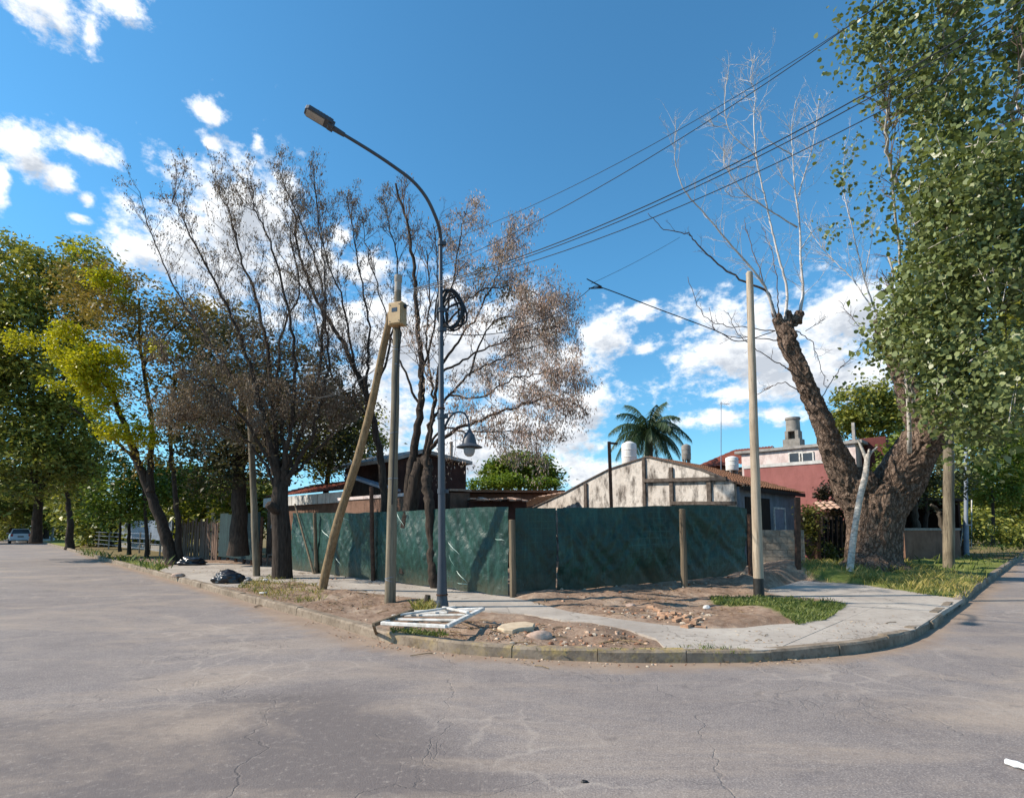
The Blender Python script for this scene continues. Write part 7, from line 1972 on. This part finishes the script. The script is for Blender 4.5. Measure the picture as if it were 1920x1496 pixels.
# ---- cars
def car(loc, D, mat, lab, name='parked_car'):
    """small hatchback, D = the way it points; rear at -D"""
    D = D.normalized(); S_ = Vector((D.y, -D.x, 0)); o = Vector(loc)
    t = thing(name, o, lab, 'car', 'cars parked along the streets')
    def pt(x, y, z): return o + D * x + S_ * y + Zv * z
    L = 3.9; W = .84
    secs = [(-1.95, .74, .38, .62, None), (-1.9, .80, .30, .95, None), (-1.55, W, .26, .98, None), (-.9, W, .22, .97, None), (.4, W, .22, .96, None), (1.0, W, .24, .92, None), (1.6, .80, .28, .84, None), (1.88, .70, .32, .70, None), (1.95, .6, .40, .6, None)]
    V, Fc = [], []
    for x, w, z0, z1, _ in secs:
        V += [pt(x, -w * .94, z0), pt(x, -w, z0 + .18), pt(x, -w, (z0 + z1) / 2 + .1), pt(x, -w * .93, z1), pt(x, 0, z1 + .02), pt(x, w * .93, z1), pt(x, w, (z0 + z1) / 2 + .1), pt(x, w, z0 + .18), pt(x, w * .94, z0)]
    n = 9
    for i in range(len(secs) - 1):
        for j in range(n): Fc.append((i * n + j, i * n + (j + 1) % n, (i + 1) * n + (j + 1) % n, (i + 1) * n + j))
    Fc += [tuple(range(n)), tuple((len(secs) - 1) * n + j for j in reversed(range(n)))]
    body = autosmooth(fixn(mesh_np('body', V, Fc, mat, t)), 35)
    def shell(name, secs, m, par, sm=True):
        V, Fc = [], []
        for x, wb, wt, z0, z1, xt in secs: V += [pt(x, -wb, z0), pt(xt, -wt, z1), pt(xt, wt, z1), pt(x, wb, z0)]
        k = 4
        for i in range(len(secs) - 1):
            for j in range(k): Fc.append((i * k + j, i * k + (j + 1) % k, (i + 1) * k + (j + 1) % k, (i + 1) * k + j))
        Fc += [(0, 1, 2, 3), tuple((len(secs) - 1) * k + j for j in (3, 2, 1, 0))]
        return fixn(mesh_np(name, V, Fc, m, par))
    shell('cabin_glass', [(-1.82, .74, .60, .93, 1.38, -1.5), (1.0, .74, .58, .90, 1.36, .35)], MT['glass_dark'], t)
    q = MB(); q.prism([pt(-1.56, -.6, 1.375), pt(.3, -.58, 1.37), pt(.3, .58, 1.37), pt(-1.56, .6, 1.375)], Zv * .07); bevel(fixn(q.build('roof', mat, t)), .03, 2)
    for x0, x1, xt0, xt1 in ((-1.84, -1.66, -1.54, -1.40), (-.55, -.45, -.5, -.4), (.95, 1.03, .30, .38)):
        for s_ in (-1, 1):
            q = MB(); q.prism([pt(x0, s_ * .755, .92), pt(x1, s_ * .755, .92), pt(xt1, s_ * .615, 1.39), pt(xt0, s_ * .615, 1.39)], S_ * (-s_ * .04)); fixn(q.build('pillar', mat, t))
    for s_ in (-1, 1):
        for x in (-1.22, 1.2):
            q = MB(); c = pt(x, s_ * .74, .3); q.tube([c - S_ * .1, c + S_ * .1], .3, 18); w = q.build('wheel', MT['black'], t)
            q = MB(); q.tube([c + S_ * s_ * .08, c + S_ * s_ * .11], .19, 12); q.build('rim', MT['galv'], w)
        q = MB(); q.box(pt(-1.93, s_ * .66, .82), (.08, .16, .24), (D, S_, Zv)); q.build('tail_light', MT['tail'], t)
        q = MB(); q.box(pt(1.87, s_ * .55, .64), (.1, .26, .12), (D, S_, Zv)); q.build('headlight', MT['galv'], t)
        q = MB(); q.box(pt(.75, s_ * .92, .98), (.1, .16, .12), (D, S_, Zv)); q.build('mirror', mat, t)
    q = MB(); q.box(pt(-1.96, 0, .45), (.1, 1.44, .24), (D, S_, Zv)); bevel(q.build('rear_bumper', mat, t), .03)
    q = MB(); q.box(pt(-1.985, 0, .68), (.03, .46, .12), (D, S_, Zv)); q.build('number_plate', MT['glass_dark'], t)
    return t
MT['tail'] = simple('red lamp glass', (.25, .01, .01), (.4, .02, .02), 2, .3, .5, bump=0)
MT['car_silver'] = simple('silver grey car paint', lin(176, 178, 184), lin(196, 198, 204), 1, .3, .6, bump=0)
MT['car_white'] = simple('white car paint', lin(226, 226, 226), lin(236, 236, 236), 1, .3, .6, bump=0)
MT['car_red'] = simple('dark red car paint', (.05, .012, .01), (.07, .016, .014), 1, .35, .5, bump=0)
c_ = GP(36, 1018, 0); car(c_, LD, MT['car_silver'], 'silver hatchback parked on the left street facing away')
c_ = GP(-12, 1013, 0); car(c_ + LD * 3, LD, MT['car_red'], 'dark red car cut by the left picture edge')
c_ = GP(1955, 1024, 0); car(c_, -RD, MT['car_white'], 'white car cut by the right picture edge behind bushes')
p = P(66, 1014, 60); blob('covered_heap', (p.x, p.y, 0), (1.5, 1.2, .55), MT['white_wall'], 'white covered heap beside the silver parked car', 'heap', 21, .3, crease=.25)
# ============================================================ fallen leaves and twigs on the ground
def litter():
    zones = [([(380,1095),(560,1085),(720,1112),(830,1130),(700,1170),(560,1135)], 1500, .055, .13), ([(560,1072),(945,1112),(945,1120),(560,1082)], 500, .06, .13),
             ([(860,1160),(1060,1170),(1230,1205),(1000,1212),(800,1196)], 700, .05, .13), ([(980,1130),(1400,1095),(1420,1160),(1230,1168)], 900, .06, .13),
             ([(440,1122),(640,1172),(820,1212),(1024,1230),(1300,1240),(1600,1224),(1500,1246),(1024,1252),(700,1215),(500,1150)], 1300, .045, .004),
             ([(1240,1190),(1420,1180),(1560,1170),(1700,1150),(1640,1195),(1420,1214),(1260,1216)], 260, .04, .135), ([(330,1075),(600,1092),(560,1070),(400,1058)], 260, .07, .135)]
    pts, sz = [], []
    for px, n, s, z in zones:
        poly = [GP(a, b, z) for a, b in px]; xs = [p.x for p in poly]; ys = [p.y for p in poly]
        x = NR.uniform(min(xs), max(xs), n * 4); y = NR.uniform(min(ys), max(ys), n * 4)
        ok = inpoly(x, y, [(p.x, p.y) for p in poly]) & (NR.random(n * 4) < np.clip((fbm(x * 2, y * 2, 3) - .36) * 5, 0.03, 1))
        x, y = x[ok][:n], y[ok][:n]
        for a, b in zip(x, y):
            h = zat(a, b) if z > .05 else 0.0
            pts.append((a, b, max(h, z if z < .05 else .02) + .008)); sz.append(s * R.uniform(.4, 1.3))
    P_ = np.array(pts); S_ = np.array(sz); n = len(P_)
    an = NR.uniform(0, 6.28, n); asp = NR.uniform(.12, .6, n)
    d = np.stack([np.cos(an), np.sin(an), NR.uniform(-.15, .35, n)], 1); w = np.stack([-np.sin(an), np.cos(an), NR.uniform(-.2, .2, n)], 1)
    V = np.empty((n, 4, 3)); h = S_[:, None] * .5
    V[:, 0] = P_ - d * h; V[:, 1] = P_ + w * h * asp[:, None]; V[:, 2] = P_ + d * h; V[:, 3] = P_ - w * h * asp[:, None]
    V[:, 1, 2] += .006; V[:, :, 2] = np.maximum(V[:, :, 2], P_[:, None, 2] - .006)
    m = leafmat('fallen leaves', [(0.1, lin(70, 50, 36)), (0.4, lin(120, 90, 64)), (0.7, lin(168, 138, 104)), (1.0, lin(206, 190, 164))], .15, .8)
    tag(mesh_np('fallen_leaves', V.reshape(-1, 3), np.arange(n * 4).reshape(n, 4), m), kind='stuff')
    b = MB()
    for _ in range(150):
        i = R.randrange(n); p = Vector(P_[i]); a = R.uniform(0, 6.28); l = R.uniform(.08, .3)
        q = p + Vector((math.cos(a) * l, math.sin(a) * l, 0)); q.z = (zat(q.x, q.y) if p.z > .05 else 0) + .012
        b.tube([p, p.lerp(q, .5) + Vector((R.gauss(0, .02), R.gauss(0, .02), .01)), q], .006, 4)
    tag(b.build('twig_litter', MT['strut_wood']), kind='stuff')
litter()
